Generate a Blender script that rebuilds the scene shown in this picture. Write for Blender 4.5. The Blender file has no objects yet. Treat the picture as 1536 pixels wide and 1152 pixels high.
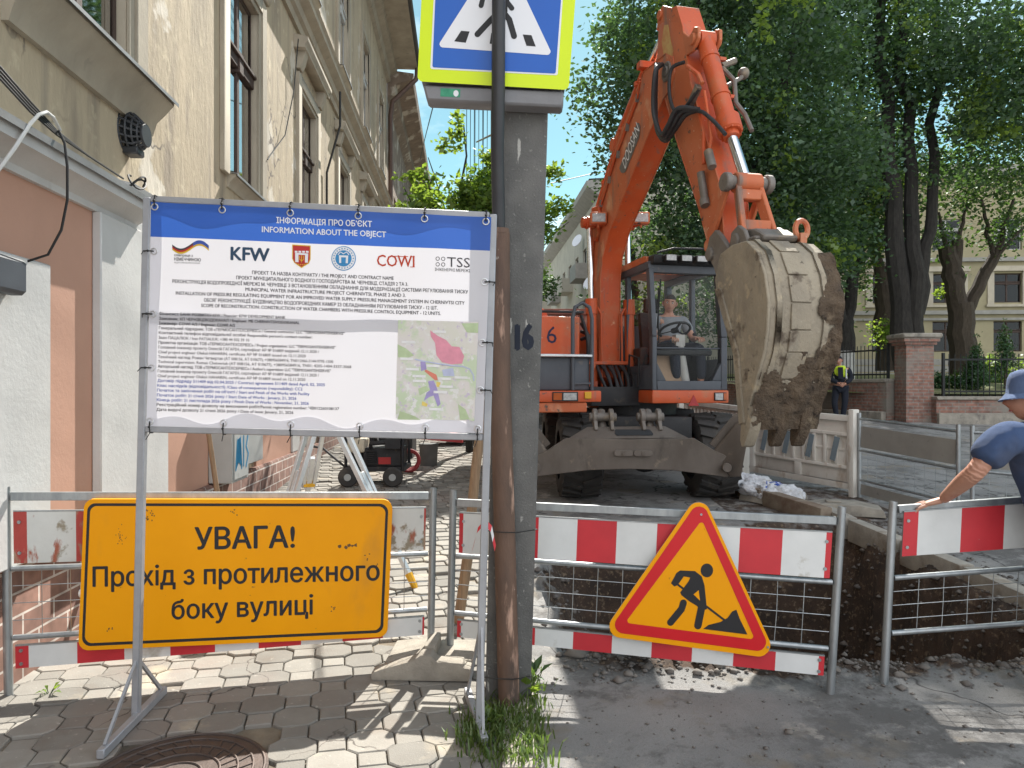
import bpy, bmesh, math, random
import numpy as np
from mathutils import Vector, Matrix, noise, geometry
R = math.radians
rnd = random.Random(7)
sc = bpy.context.scene
col = sc.collection

# ---------------------------------------------------------------- camera
H, FPX, HZ = 1.6, 1065.0, 580.0
cd = bpy.data.cameras.new('camera'); cam = bpy.data.objects.new('camera', cd); col.objects.link(cam)
cd.sensor_width = 36; cd.lens = 36 * FPX / 1536; cd.clip_start = .05; cd.clip_end = 900
cd.shift_y = -(576 - HZ) / 1536
cam.location = (0, 0, H); cam.rotation_euler = (R(90), 0, 0)
sc.camera = cam
# ---------------------------------------------------------------- sky and sun
SUN_EL, SUN_AZ = R(46), R(13)
S = Vector((math.sin(SUN_AZ) * math.cos(SUN_EL), math.cos(SUN_AZ) * math.cos(SUN_EL), math.sin(SUN_EL)))
w = bpy.data.worlds.new('World'); sc.world = w; w.use_nodes = True
nt = w.node_tree; bg = nt.nodes['Background']
sky = nt.nodes.new('ShaderNodeTexSky'); sky.sky_type = 'NISHITA'; sky.sun_disc = False
sky.sun_elevation = SUN_EL; sky.sun_rotation = SUN_AZ; sky.dust_density = .3; sky.ozone_density = 1.4
tc = nt.nodes.new('ShaderNodeTexCoord'); mp = nt.nodes.new('ShaderNodeMapping'); mp.inputs['Scale'].default_value = (1.4, 1.4, 3.2)
nz = nt.nodes.new('ShaderNodeTexNoise'); nz.inputs['Scale'].default_value = 2.2; nz.inputs['Detail'].default_value = 7; nz.inputs['Roughness'].default_value = .6
rp = nt.nodes.new('ShaderNodeValToRGB'); rp.color_ramp.elements[0].position = .54; rp.color_ramp.elements[1].position = .86
rp.color_ramp.elements[1].color = (.75, .75, .75, 1)
mx = nt.nodes.new('ShaderNodeMix'); mx.data_type = 'RGBA'; mx.inputs[7].default_value = (6.9, 7.1, 7.5, 1)
nt.links.new(tc.outputs['Generated'], mp.inputs[0]); nt.links.new(mp.outputs[0], nz.inputs[0]); nt.links.new(nz.outputs['Fac'], rp.inputs[0])
sx_ = nt.nodes.new('ShaderNodeSeparateXYZ'); nt.links.new(tc.outputs['Generated'], sx_.inputs[0])
mr_ = nt.nodes.new('ShaderNodeMapRange'); mr_.inputs[1].default_value = .25; mr_.inputs[2].default_value = -.45; mr_.inputs[4].default_value = .85; nt.links.new(sx_.outputs[1], mr_.inputs[0])   # unseen white cloud added behind the camera to fill the shaded fronts
ma_ = nt.nodes.new('ShaderNodeMath'); ma_.operation = 'MAXIMUM'; nt.links.new(rp.outputs[0], ma_.inputs[0]); nt.links.new(mr_.outputs[0], ma_.inputs[1]); nt.links.new(ma_.outputs[0], mx.inputs[0]); tn = nt.nodes.new('ShaderNodeMix'); tn.data_type = 'RGBA'; tn.blend_type = 'MULTIPLY'; tn.inputs[0].default_value = 1; tn.inputs[7].default_value = (.40, .53, .42, 1); nt.links.new(sky.outputs[0], tn.inputs[6]); nt.links.new(tn.outputs[2], mx.inputs[6]); nt.links.new(mx.outputs[2], bg.inputs[0])
bg.inputs[1].default_value = .09
sl = bpy.data.lights.new('sun', 'SUN'); sl.energy = 3.4; sl.angle = R(.5); sl.color = (1, .95, .87)
so = bpy.data.objects.new('sun', sl); col.objects.link(so); so.rotation_euler = (-S).to_track_quat('-Z', 'Y').to_euler()
sc.view_settings.view_transform = 'Standard'; sc.view_settings.look = 'None'; sc.view_settings.gamma = 1
sc.view_settings.exposure = 1.8
sc.cycles.max_bounces = 8; sc.cycles.transparent_max_bounces = 12

# ---------------------------------------------------------------- helpers
def V(*a): return Vector(a)
def at(px, py, Y): return V((px - 768) / FPX * Y, Y, H - (py - HZ) / FPX * Y)
def gz(y):
    if y < 4: return 0.
    if y < 20: return .05 * (y - 4)
    return .8 + .015 * (y - 20)
class Plane:
    """a real plane in the scene; hit() is the point of it seen at a picture position"""
    def __init__(s, a, b, c):
        s.p = a; s.n = (b - a).cross(c - a).normalized()
        if s.n.y > 0: s.n = -s.n
    def hit(s, px, py, off=0.):
        d = V((px - 768) / FPX, 1, -(py - HZ) / FPX); o = V(0, 0, H)
        t = (s.p - o).dot(s.n) / d.dot(s.n)
        return o + d * t + s.n * off
ORG = {}
def tag(o, label=None, cat=None, group=None, kind=None):
    for k, v in (('label', label), ('category', cat), ('group', group), ('kind', kind)):
        if v: o[k] = v
    return o
def empty(name, loc, label, cat, group=None):
    o = bpy.data.objects.new(name, None); col.objects.link(o); o.location = loc; o.empty_display_size = .2
    ORG[o.name] = V(*loc); return tag(o, label, cat, group)
def copy_tree(o, parent=None):
    c = o.copy(); col.objects.link(c); c.parent = parent
    for ch in list(o.children): copy_tree(ch, c)
    return c
def link(name, me, parent=None):
    o = bpy.data.objects.new(name, me); col.objects.link(o)
    if parent:
        o.parent = parent; org = ORG[parent.name]; me.transform(Matrix.Translation(-org)); ORG[o.name] = org
    else: ORG[o.name] = V(0, 0, 0)
    return o
def origin_to(o, p):
    p = V(*p); o.data.transform(Matrix.Translation(-p)); o.location = p; ORG[o.name] = p; return o
class Frame:
    def __init__(s, o, ex, ey, ez=V(0, 0, 1)): s.o, s.x, s.y, s.z = V(*o), V(*ex).normalized(), V(*ey).normalized(), V(*ez).normalized()
    def __call__(s, a, b, c=0.): return s.o + s.x * a + s.y * b + s.z * c
WF = Frame((0, 0, 0), (1, 0, 0), (0, 1, 0))
class MB:
    def __init__(s): s.v, s.f, s.m = [], [], []
    def add(s, vs, fs, mi=0):
        n = len(s.v); s.v += [tuple(v) for v in vs]; s.f += [tuple(i + n for i in f) for f in fs]; s.m += [mi] * len(fs); return s
    def box(s, x0, x1, y0, y1, z0, z1, mi=0, F=WF):
        vs = [F(x, y, z) for z in (z0, z1) for y in (y0, y1) for x in (x0, x1)]
        return s.add(vs, [(0, 2, 3, 1), (4, 5, 7, 6), (0, 1, 5, 4), (2, 6, 7, 3), (0, 4, 6, 2), (1, 3, 7, 5)], mi)
    def bar(s, p, q, w, h, mi=0, up=V(0, 0, 1)):
        p, q = V(*p), V(*q); d = (q - p).normalized(); x = d.cross(up)
        if x.length < 1e-4: x = d.cross(V(1, 0, 0))
        x.normalize(); u = x.cross(d)
        vs = [c + x * (i * w / 2) + u * (j * h / 2) for c in (p, q) for i, j in ((-1, -1), (1, -1), (1, 1), (-1, 1))]
        return s.add(vs, [(0, 3, 2, 1), (4, 5, 6, 7), (0, 1, 5, 4), (1, 2, 6, 5), (2, 3, 7, 6), (3, 0, 4, 7)], mi)
    def tube(s, pts, r, n=8, mi=0, cap=True, closed=False):
        pts = [V(*p) for p in pts]; k = len(pts); rs = r if isinstance(r, (list, tuple)) else [r] * k
        vs = []; x = None
        for i, p in enumerate(pts):
            if closed: d = pts[(i + 1) % k] - pts[i - 1]
            else: d = pts[min(i + 1, k - 1)] - pts[max(i - 1, 0)]
            d.normalize()
            if x is None: x = d.orthogonal()
            x = x - d * x.dot(d); x.normalize(); y = d.cross(x)
            vs += [p + (x * math.cos(a) + y * math.sin(a)) * rs[i] for a in [2 * math.pi * j / n for j in range(n)]]
        fs = [(i * n + j, i * n + (j + 1) % n, ((i + 1) % k) * n + (j + 1) % n, ((i + 1) % k) * n + j) for i in range(k if closed else k - 1) for j in range(n)]
        if cap and not closed: fs += [tuple(range(n - 1, -1, -1)), tuple((k - 1) * n + j for j in range(n))]
        return s.add(vs, fs, mi)
    def prism(s, poly, d0, d1, F, mi=0, ax='z'):
        """poly in the frame's (x,y) when ax=z, (x,z) when ax=y; extruded along the third axis"""
        g = (lambda a, b, c: F(a, b, c)) if ax == 'z' else (lambda a, b, c: F(a, c, b))
        n = len(poly); vs = [g(a, b, d0) for a, b in poly] + [g(a, b, d1) for a, b in poly]
        fs = [tuple(range(n)), tuple(range(2 * n - 1, n - 1, -1))] + [(i, i + n, (i + 1) % n + n, (i + 1) % n) for i in range(n)]
        return s.add(vs, fs, mi)
    def slab(s, front, back, mi=0):
        n = len(front); return s.add(list(front) + list(back), [tuple(range(n)), tuple(range(2 * n - 1, n - 1, -1))] + [(i, i + n, (i + 1) % n + n, (i + 1) % n) for i in range(n)], mi)
    def disc(s, c, axis, r, t, n=20, mi=0):
        c, a = V(*c), V(*axis).normalized(); return s.tube([c - a * t / 2, c + a * t / 2], r, n, mi)
    def sph(s, c, r, n=10, mi=0, sc3=(1, 1, 1)):
        vs, fs = [], []
        for i in range(n + 1):
            th = math.pi * i / n
            for j in range(n * 2):
                ph = math.pi * j / n; vs.append(V(*c) + V(r * sc3[0] * math.sin(th) * math.cos(ph), r * sc3[1] * math.sin(th) * math.sin(ph), r * sc3[2] * math.cos(th)))
        m = 2 * n
        for i in range(n):
            for j in range(m): fs.append((i * m + j, (i + 1) * m + j, (i + 1) * m + (j + 1) % m, i * m + (j + 1) % m))
        return s.add(vs, fs, mi)
    def build(s, name, mats, parent=None, bevel=0., seg=1, smooth=38, sub=0, disp=None):
        me = bpy.data.meshes.new(name); me.from_pydata(s.v, [], s.f); me.update()
        me.polygons.foreach_set('material_index', s.m)
        bm = bmesh.new(); bm.from_mesh(me); bmesh.ops.remove_doubles(bm, verts=bm.verts, dist=1e-5); bmesh.ops.recalc_face_normals(bm, faces=bm.faces)
        if bevel:
            es = [e for e in bm.edges if len(e.link_faces) == 2 and e.calc_face_angle(0) > R(28)]
            bmesh.ops.bevel(bm, geom=es, offset=bevel, segments=seg, profile=.6, affect='EDGES', clamp_overlap=True)
        if sub: bmesh.ops.subdivide_edges(bm, edges=bm.edges, cuts=sub, use_grid_fill=True)
        if disp:
            for v in bm.verts: v.co = disp(v.co)
        bm.to_mesh(me); bm.free()
        if smooth:
            me.polygons.foreach_set('use_smooth', [True] * len(me.polygons)); me.set_sharp_from_angle(angle=R(smooth))
        for m in (mats if isinstance(mats, (list, tuple)) else [mats]): me.materials.append(m)
        return link(name, me, parent)
def npmesh(name, verts, faces, mats, parent=None, smooth=False, mi=None):
    verts = np.asarray(verts, np.float32); faces = np.asarray(faces, np.int32); k = faces.shape[1]
    me = bpy.data.meshes.new(name); me.vertices.add(len(verts)); me.vertices.foreach_set('co', verts.ravel())
    me.loops.add(faces.size); me.loops.foreach_set('vertex_index', faces.ravel())
    me.polygons.add(len(faces)); me.polygons.foreach_set('loop_start', np.arange(len(faces), dtype=np.int32) * k)
    if mi is not None: me.polygons.foreach_set('material_index', np.asarray(mi, np.int32))
    if smooth: me.polygons.foreach_set('use_smooth', np.ones(len(faces), bool))
    me.update(calc_edges=True); me.validate()
    for m in (mats if isinstance(mats, (list, tuple)) else [mats]): me.materials.append(m)
    return link(name, me, parent)

# ---------------------------------------------------------------- materials
def pmat(name, c1, c2=None, scale=4., rough=.75, metal=0., bump=.15, bscale=60., stretch=(1, 1, 1), spots=(), spec=.4, dist=.01, coat=0.):
    """noise-mottled surface; spots = (colour, scale, lo, hi, stretch, roughness) worn patches, streaks, stains of their own shape"""
    m = bpy.data.materials.new(name); m.use_nodes = True; n = m.node_tree.nodes; L = m.node_tree.links; b = n['Principled BSDF']
    tc = n.new('ShaderNodeTexCoord')
    def noi(sc_, st=(1, 1, 1), det=8, ro=.6):
        mp = n.new('ShaderNodeMapping'); mp.inputs['Scale'].default_value = st; L.new(tc.outputs['Object'], mp.inputs[0])
        t = n.new('ShaderNodeTexNoise'); t.inputs['Scale'].default_value = sc_; t.inputs['Detail'].default_value = det; t.inputs['Roughness'].default_value = ro
        L.new(mp.outputs[0], t.inputs[0]); return t.outputs['Fac']
    def ramp(src, lo, hi):
        r = n.new('ShaderNodeMapRange'); r.inputs[1].default_value = lo; r.inputs[2].default_value = hi; L.new(src, r.inputs[0]); return r.outputs[0]
    def mix(f, a, bcol):
        x = n.new('ShaderNodeMix'); x.data_type = 'RGBA'; L.new(f, x.inputs[0])
        for s_, v in ((6, a), (7, bcol)):
            if isinstance(v, tuple): x.inputs[s_].default_value = (*v[:3], 1)
            else: L.new(v, x.inputs[s_])
        return x.outputs[2]
    c2 = c2 or tuple(x * .78 for x in c1)
    out = mix(ramp(noi(scale, stretch), .33, .67), tuple(c1), tuple(c2))
    ro = None
    for sp in spots:
        f = ramp(noi(sp[1], sp[4] if len(sp) > 4 else (1, 1, 1)), sp[2], sp[3]); out = mix(f, out, tuple(sp[0]))
    L.new(out, b.inputs['Base Color'])
    b.inputs['Roughness'].default_value = rough; b.inputs['Metallic'].default_value = metal; b.inputs['Specular IOR Level'].default_value = spec
    if coat: b.inputs['Coat Weight'].default_value = coat; b.inputs['Coat Roughness'].default_value = .15
    if bump:
        bp = n.new('ShaderNodeBump'); bp.inputs['Strength'].default_value = bump; bp.inputs['Distance'].default_value = dist
        L.new(noi(bscale, stretch, 5, .65), bp.inputs['Height']); L.new(bp.outputs[0], b.inputs['Normal'])
    return m
def brickmat(name, c1, c2, mortar, w_, h_, ms=.012, rot=0., bump=.6, dirt=None):
    m = bpy.data.materials.new(name); m.use_nodes = True; n = m.node_tree.nodes; L = m.node_tree.links; b = n['Principled BSDF']
    tc = n.new('ShaderNodeTexCoord'); sx = n.new('ShaderNodeSeparateXYZ'); L.new(tc.outputs['Object'], sx.inputs[0])
    ad = n.new('ShaderNodeMath'); ad.operation = 'ADD'; L.new(sx.outputs[0], ad.inputs[0]); L.new(sx.outputs[1], ad.inputs[1])
    cx = n.new('ShaderNodeCombineXYZ'); L.new(ad.outputs[0], cx.inputs[0]); L.new(sx.outputs[2], cx.inputs[1])
    br = n.new('ShaderNodeTexBrick'); br.inputs['Color1'].default_value = (*c1, 1); br.inputs['Color2'].default_value = (*c2, 1); br.inputs['Mortar'].default_value = (*mortar, 1)
    br.inputs['Scale'].default_value = 1; br.inputs['Brick Width'].default_value = w_; br.inputs['Row Height'].default_value = h_; br.inputs['Mortar Size'].default_value = ms; br.inputs['Bias'].default_value = 0
    L.new(cx.outputs[0], br.inputs[0])
    t = n.new('ShaderNodeTexNoise'); t.inputs['Scale'].default_value = 9; t.inputs['Detail'].default_value = 8; L.new(tc.outputs['Object'], t.inputs[0])
    mr = n.new('ShaderNodeMapRange'); mr.inputs[1].default_value = .3; mr.inputs[2].default_value = .75; mr.inputs[3].default_value = .6; mr.inputs[4].default_value = 1.25; L.new(t.outputs['Fac'], mr.inputs[0])
    mu = n.new('ShaderNodeMix'); mu.data_type = 'RGBA'; mu.blend_type = 'MULTIPLY'; mu.inputs[0].default_value = 1; L.new(br.outputs['Color'], mu.inputs[6]); L.new(mr.outputs[0], mu.inputs[7])
    out = mu.outputs[2]
    if dirt:
        t2 = n.new('ShaderNodeTexNoise'); t2.inputs['Scale'].default_value = 1.3; t2.inputs['Detail'].default_value = 7; L.new(tc.outputs['Object'], t2.inputs[0])
        r2 = n.new('ShaderNodeMapRange'); r2.inputs[1].default_value = .5; r2.inputs[2].default_value = .66; L.new(t2.outputs['Fac'], r2.inputs[0])
        m2 = n.new('ShaderNodeMix'); m2.data_type = 'RGBA'; L.new(r2.outputs[0], m2.inputs[0]); L.new(out, m2.inputs[6]); m2.inputs[7].default_value = (*dirt, 1); out = m2.outputs[2]
    L.new(out, b.inputs['Base Color']); b.inputs['Roughness'].default_value = .9
    bp = n.new('ShaderNodeBump'); bp.inputs['Strength'].default_value = bump; bp.inputs['Distance'].default_value = .012; bp.invert = True
    L.new(br.outputs['Fac'], bp.inputs['Height']); L.new(bp.outputs[0], b.inputs['Normal'])
    return m
def leafmat(name, c1, c2, tr=.5, back=(.25, .42, .03)):
    m = bpy.data.materials.new(name); m.use_nodes = True; n = m.node_tree.nodes; L = m.node_tree.links; n.remove(n['Principled BSDF']); out = n['Material Output']
    g = n.new('ShaderNodeNewGeometry'); mx = n.new('ShaderNodeMix'); mx.data_type = 'RGBA'; mx.inputs[6].default_value = (*c1, 1); mx.inputs[7].default_value = (*c2, 1); L.new(g.outputs['Random Per Island'], mx.inputs[0])
    d = n.new('ShaderNodeBsdfDiffuse'); t = n.new('ShaderNodeBsdfTranslucent'); gl = n.new('ShaderNodeBsdfGlossy'); gl.inputs['Roughness'].default_value = .45; gl.inputs['Color'].default_value = (.5, .55, .5, 1)
    L.new(mx.outputs[2], d.inputs[0]); t.inputs[0].default_value = (*back, 1)
    a = n.new('ShaderNodeMixShader'); a.inputs[0].default_value = tr; L.new(d.outputs[0], a.inputs[1]); L.new(t.outputs[0], a.inputs[2])
    a2 = n.new('ShaderNodeMixShader'); a2.inputs[0].default_value = .06; L.new(a.outputs[0], a2.inputs[1]); L.new(gl.outputs[0], a2.inputs[2]); L.new(a2.outputs[0], out.inputs[0])
    return m
def glassmat(name, tint, alpha, rough=.03, k=1., lim=1.):
    """thin window glass: mirror reflection over a tinted see-through pane"""
    m = bpy.data.materials.new(name); m.use_nodes = True; n = m.node_tree.nodes; L = m.node_tree.links; n.remove(n['Principled BSDF']); out = n['Material Output']
    t = n.new('ShaderNodeBsdfTransparent'); t.inputs[0].default_value = (*tint, 1); g = n.new('ShaderNodeBsdfGlossy'); g.inputs['Roughness'].default_value = rough; g.inputs['Color'].default_value = (k, k, k, 1)
    f = n.new('ShaderNodeFresnel'); f.inputs[0].default_value = 1.5; x = n.new("ShaderNodeMath"); x.operation = "ADD"; x.use_clamp = True; x.inputs[1].default_value = alpha; L.new(f.outputs[0], x.inputs[0])
    mn = n.new('ShaderNodeMath'); mn.operation = 'MINIMUM'; mn.inputs[1].default_value = lim; L.new(x.outputs[0], mn.inputs[0])
    a = n.new('ShaderNodeMixShader'); L.new(mn.outputs[0], a.inputs[0]); L.new(t.outputs[0], a.inputs[1]); L.new(g.outputs[0], a.inputs[2]); L.new(a.outputs[0], out.inputs[0])
    return m
def sheetmat(name, c, tr=.35, rough=.5):
    m = bpy.data.materials.new(name); m.use_nodes = True; n = m.node_tree.nodes; L = m.node_tree.links; b = n['Principled BSDF']; out = n['Material Output']
    b.inputs['Base Color'].default_value = (*c, 1); b.inputs['Roughness'].default_value = rough; t = n.new('ShaderNodeBsdfTranslucent'); t.inputs[0].default_value = (*c, 1)
    a = n.new('ShaderNodeMixShader'); a.inputs[0].default_value = tr; L.new(b.outputs[0], a.inputs[1]); L.new(t.outputs[0], a.inputs[2]); L.new(a.outputs[0], out.inputs[0])
    return m
K = {}
K['plaster'] = pmat('beige plaster', (.43, .35, .24), (.34, .28, .195), 1.1, .9, 0, .5, 14, (1, 1, .45), [((.25, .205, .15), 2.2, .5, .66, (1.5, 1.5, .25)), ((.52, .47, .39), .9, .6, .63), ((.17, .14, .11), 14, .68, .71, (2, 2, .2)), ((.5, .42, .29), 5, .58, .72), ((.22, .19, .15), 1.0, .6, .74, (2, 2, .15))], dist=.02)
def crack(m, sc_, w_, colr):
    n = m.node_tree.nodes; L = m.node_tree.links; b = n['Principled BSDF']; src = b.inputs['Base Color'].links[0].from_socket; tc = n.new('ShaderNodeTexCoord'); nn = n.new('ShaderNodeTexNoise'); nn.inputs['Scale'].default_value = 2.5; nn.inputs['Detail'].default_value = 6
    wv = n.new('ShaderNodeMix'); wv.data_type = 'RGBA'; wv.inputs[0].default_value = .35; L.new(tc.outputs['Object'], nn.inputs[0]); L.new(tc.outputs['Object'], wv.inputs[6]); L.new(nn.outputs['Color'], wv.inputs[7])
    vo = n.new('ShaderNodeTexVoronoi'); vo.feature = 'DISTANCE_TO_EDGE'; vo.inputs['Scale'].default_value = sc_; L.new(wv.outputs[2], vo.inputs[0])
    r1 = n.new('ShaderNodeMapRange'); r1.inputs[1].default_value = w_ * .2; r1.inputs[2].default_value = w_; r1.inputs[3].default_value = 1; r1.inputs[4].default_value = 0; L.new(vo.outputs['Distance'], r1.inputs[0])
    n2 = n.new('ShaderNodeTexNoise'); n2.inputs['Scale'].default_value = .9; L.new(tc.outputs['Object'], n2.inputs[0]); r2 = n.new('ShaderNodeMapRange'); r2.inputs[1].default_value = .5; r2.inputs[2].default_value = .56; L.new(n2.outputs['Fac'], r2.inputs[0])
    mu = n.new('ShaderNodeMath'); mu.operation = 'MULTIPLY'; L.new(r1.outputs[0], mu.inputs[0]); L.new(r2.outputs[0], mu.inputs[1]); x = n.new('ShaderNodeMix'); x.data_type = 'RGBA'; L.new(mu.outputs[0], x.inputs[0]); L.new(src, x.inputs[6]); x.inputs[7].default_value = (*colr, 1); L.new(x.outputs[2], b.inputs['Base Color'])
crack(K['plaster'], .8, .008, (.12, .1, .08))
K['trim'] = pmat('grey plaster trim', (.37, .325, .25), (.28, .245, .19), 3, .9, 0, .3, 40, (1, 1, .5), [((.2, .18, .15), 5, .6, .74, (1, 1, .3))])
K['pink'] = pmat('pink wall paint', (.50, .29, .21), (.45, .26, .19), 1.5, .85, 0, .2, 30, spots=[((.3, .2, .16), 6, .66, .8, (1, 1, .3))])
K['whitewall'] = pmat('white wall paint', (.55, .545, .53), (.47, .465, .455), 2, .85, 0, .25, 30, spots=[((.38, .37, .35), 7, .63, .8, (1.5, 1.5, .35))])
K['brownwall'] = pmat('weathered brown wall', (.26, .2, .15), (.17, .13, .1), 2.5, .95, 0, .6, 14, (1, 1, .35), [((.45, .4, .33), 1.8, .55, .62)], dist=.03)
K['cream'] = pmat('cream facade', (.42, .40, .33), (.34, .32, .27), 1.2, .9, 0, .2, 20)
K['greenhouse'] = pmat('greenish facade', (.34, .30, .19), (.28, .245, .155), 1.2, .9, 0, .2, 20, spots=[((.2, .2, .15), 3, .6, .75, (1, 1, .3))])
K['plinth'] = brickmat('brown plinth tiles', (.22, .12, .09), (.17, .095, .075), (.45, .4, .36), .27, .125, .007)
K['redbrick'] = brickmat('old red brick', (.30, .15, .11), (.23, .125, .1), (.24, .21, .18), .26, .085, .012, dirt=(.22, .2, .17))
K['concrete'] = pmat('dark pole concrete', (.15, .147, .14), (.09, .09, .087), 5, .9, 0, .9, 90, spots=[((.23, .225, .21), 40, .6, .68), ((.05, .05, .05), 55, .68, .72), ((.42, .41, .38), 9, .655, .675, (3, 3, .5)),((.4, .39, .36), 22, .67, .74, (1, 1, .6)), ((.08, .08, .08), 3, .6, .75, (1.5, 1.5, .2))], dist=.006)
K['foot'] = pmat('grey cast concrete', (.34, .31, .26), (.22, .2, .17), 7, .95, 0, .6, 60, spots=[((.12, .11, .1), 4, .56, .72)])
K['kerb'] = pmat('kerb concrete', (.40, .37, .32), (.26, .24, .21), 6, .95, 0, .6, 50, spots=[((.2, .16, .12), 4, .55, .7)])
K['galv'] = pmat('galvanised steel', (.40, .42, .43), (.28, .30, .31), 18, .42, .75, .12, 120, (1, 1, .3), [((.28, .28, .27), 9, .6, .75)])
K['greypaint'] = pmat('grey frame paint', (.36, .37, .39), (.29, .3, .32), 8, .5, .2, .1, 80, spots=[((.2, .18, .16), 25, .68, .76)])
K['rustpipe'] = pmat('rusty brown pipe', (.15, .09, .062), (.085, .056, .043), 9, .75, .1, .4, 70, (1, 1, .35), [((.05, .04, .035), 3, .55, .7, (1, 1, .3)), ((.42, .27, .2), 10, .56, .66, (1.5, 1.5, .3)), ((.5, .46, .4), 30, .68, .72, (1, 1, .6))])
K['blackpipe'] = pmat('black plastic', (.035, .037, .04), (.025, .026, .03), 8, .45, 0, .05)
K['black'] = pmat('black lettering', (.02, .02, .022), (.018, .018, .02), 8, .6, 0, 0)
K['yellow'] = pmat('yellow sign film', (.86, .355, .002), (.79, .315, .002), 1.6, .4, 0, .05, 8, spots=[((.42, .19, .02), 26, .70, .73), ((.66, .28, .02), 2.5, .58, .74, (1, 1, .5)), ((.08, .05, .03), 30, .74, .76)], spec=.2)
K['signred'] = pmat('red sign film', (.60, .012, .02), (.54, .01, .016), 3, .35, 0, .03, 12)
K['stripered'] = pmat('red reflective stripe', (.55, .03, .04), (.46, .025, .035), 4, .45, 0, .05, 30, spots=[((.35, .2, .18), 24, .7, .76)])
K['stripewhite'] = pmat('white reflective stripe', (.66, .67, .66), (.57, .58, .57), 4, .5, 0, .05, 30, spots=[((.22, .2, .17), 20, .69, .74, (1, 1, .6)), ((.4, .38, .33), 5, .63, .72)])
K['wornwhite'] = pmat('worn white board', (.6, .6, .57), (.52, .52, .49), 4, .7, 0, .2, 30, spots=[((.26, .22, .16), 5, .54, .58), ((.32, .1, .06), 9, .6, .66, (1, 1, .4))])
K['wornred'] = pmat('worn red board', (.42, .06, .05), (.33, .05, .04), 5, .7, 0, .2, 30, spots=[((.33, .22, .15), 10, .55, .62, (1, 1, .4))])
K['neon'] = pmat('fluorescent yellow film', (.62, .78, .0), (.58, .74, .0), 2, .4, 0, .0)
K['signblue'] = pmat('blue sign film', (.006, .10, .46), (.005, .09, .42), 3, .35, 0, 0)
K['signwhite'] = pmat('white sign film', (.74, .75, .78), (.7, .71, .74), 3, .4, 0, 0)
K['asign'] = pmat('sign back aluminium', (.45, .46, .47), None, 6, .45, .6, .05)
K['wood'] = pmat('weathered wood', (.30, .2, .12), (.2, .13, .08), 10, .85, 0, .3, 40, (6, 6, .6))
K['orange'] = pmat('orange machine paint', (.54, .09, .022), (.45, .072, .02), 2.2, .5, 0, .14, 25, spots=[((.42, .13, .055), 3.5, .52, .70), ((.58, .3, .17), 9, .66, .74), ((.08, .055, .045), 14, .655, .69), ((.17, .11, .085), 4, .60, .74, (1.6, 1.6, .25)), ((.5, .34, .25), 38, .68, .71)], coat=.1)
K['orangefade'] = pmat('faded orange paint', (.48, .145, .06), (.47, .105, .034), 1.6, .55, 0, .15, 25, spots=[((.55, .32, .19), 2.6, .56, .72), ((.09, .065, .05), 12, .63, .68), ((.2, .13, .1), 3.5, .58, .74, (1.6, 1.6, .25)), ((.62, .48, .38), 30, .67, .70)], coat=.05)
K['mgrey'] = pmat('machine dark grey', (.075, .085, .10), (.055, .062, .075), 3, .5, 0, .06, 30, spots=[((.16, .14, .12), 6, .62, .78)])
K['mdark'] = pmat('greasy machine black', (.03, .03, .032), (.018, .018, .02), 6, .6, .1, .2, 40, spots=[((.1, .08, .06), 8, .6, .75)])
K['hose'] = pmat('black hydraulic hose', (.022, .022, .025), (.03, .03, .032), 8, .5, 0, .2, 150)
K['chrome'] = pmat('chromed rod', (.8, .8, .82), None, 4, .12, 1., 0)
K['steel'] = pmat('worn dirty steel', (.22, .2, .18), (.13, .11, .095), 4, .6, .35, .25, 40, spots=[((.33, .26, .18), 4, .55, .7), ((.08, .065, .055), 7, .6, .72)])
K['blade'] = pmat('dusty blade steel', (.17, .145, .125), (.115, .095, .08), 3, .7, .2, .2, 30, (1, 1, .5), [((.3, .24, .18), 6, .62, .76), ((.07, .06, .05), 5, .6, .75, (1, 1, .3))])
K['tyre'] = pmat('tyre rubber', (.035, .034, .034), (.05, .046, .042), 6, .8, 0, .3, 40, spots=[((.11, .095, .08), 5, .58, .74)])
K['lens'] = pmat('lamp glass', (.42, .42, .41), (.25, .25, .25), 30, .25, .2, .3, 200)
K['amber'] = pmat('amber lens', (.4, .08, .01), None, 9, .2, 0, .1)
K['wplastic'] = pmat('dirty white plastic', (.66, .63, .57), (.56, .52, .46), 3, .6, 0, .12, 40, spots=[((.36, .27, .19), 5, .57, .72, (1, 1, .35)), ((.2, .18, .16), 22, .69, .75)])
K['slate'] = pmat('blue grey recess', (.2, .25, .28), None, 4, .7, 0, .1)
K['board'] = pmat('grey board', (.30, .29, .26), (.24, .23, .21), 3, .8, 0, .1, 30, spots=[((.15, .14, .13), 9, .65, .76)])
K['bark'] = pmat('dark bark', (.05, .045, .04), (.026, .024, .022), 6, .95, 0, 1., 22, (3, 3, .6), dist=.06)
K['barkl'] = pmat('brown bark', (.09, .07, .053), (.048, .038, .03), 6, .95, 0, 1., 22, (3, 3, .6), dist=.06)
K['limewash'] = pmat('whitewashed bark', (.5, .5, .48), (.35, .34, .32), 8, .95, 0, .6, 20)
K['iron'] = pmat('black iron', (.025, .027, .027), None, 8, .6, .4, .1)
K['frame'] = pmat('dark brown window wood', (.065, .04, .03), (.04, .025, .02), 9, .7, 0, .3, 40, (4, 4, .6))
K['wframe'] = pmat('white window wood', (.5, .5, .48), None, 9, .7, 0, .1)
K['zinc'] = pmat('zinc sheet', (.3, .31, .32), (.22, .22, .22), 5, .5, .5, .1)
K['drain'] = pmat('brown drainpipe', (.10, .06, .045), None, 7, .6, .1, .1)
K['inside'] = pmat('dark room', (.03, .032, .035), None, 3, .9, 0, 0)
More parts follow.
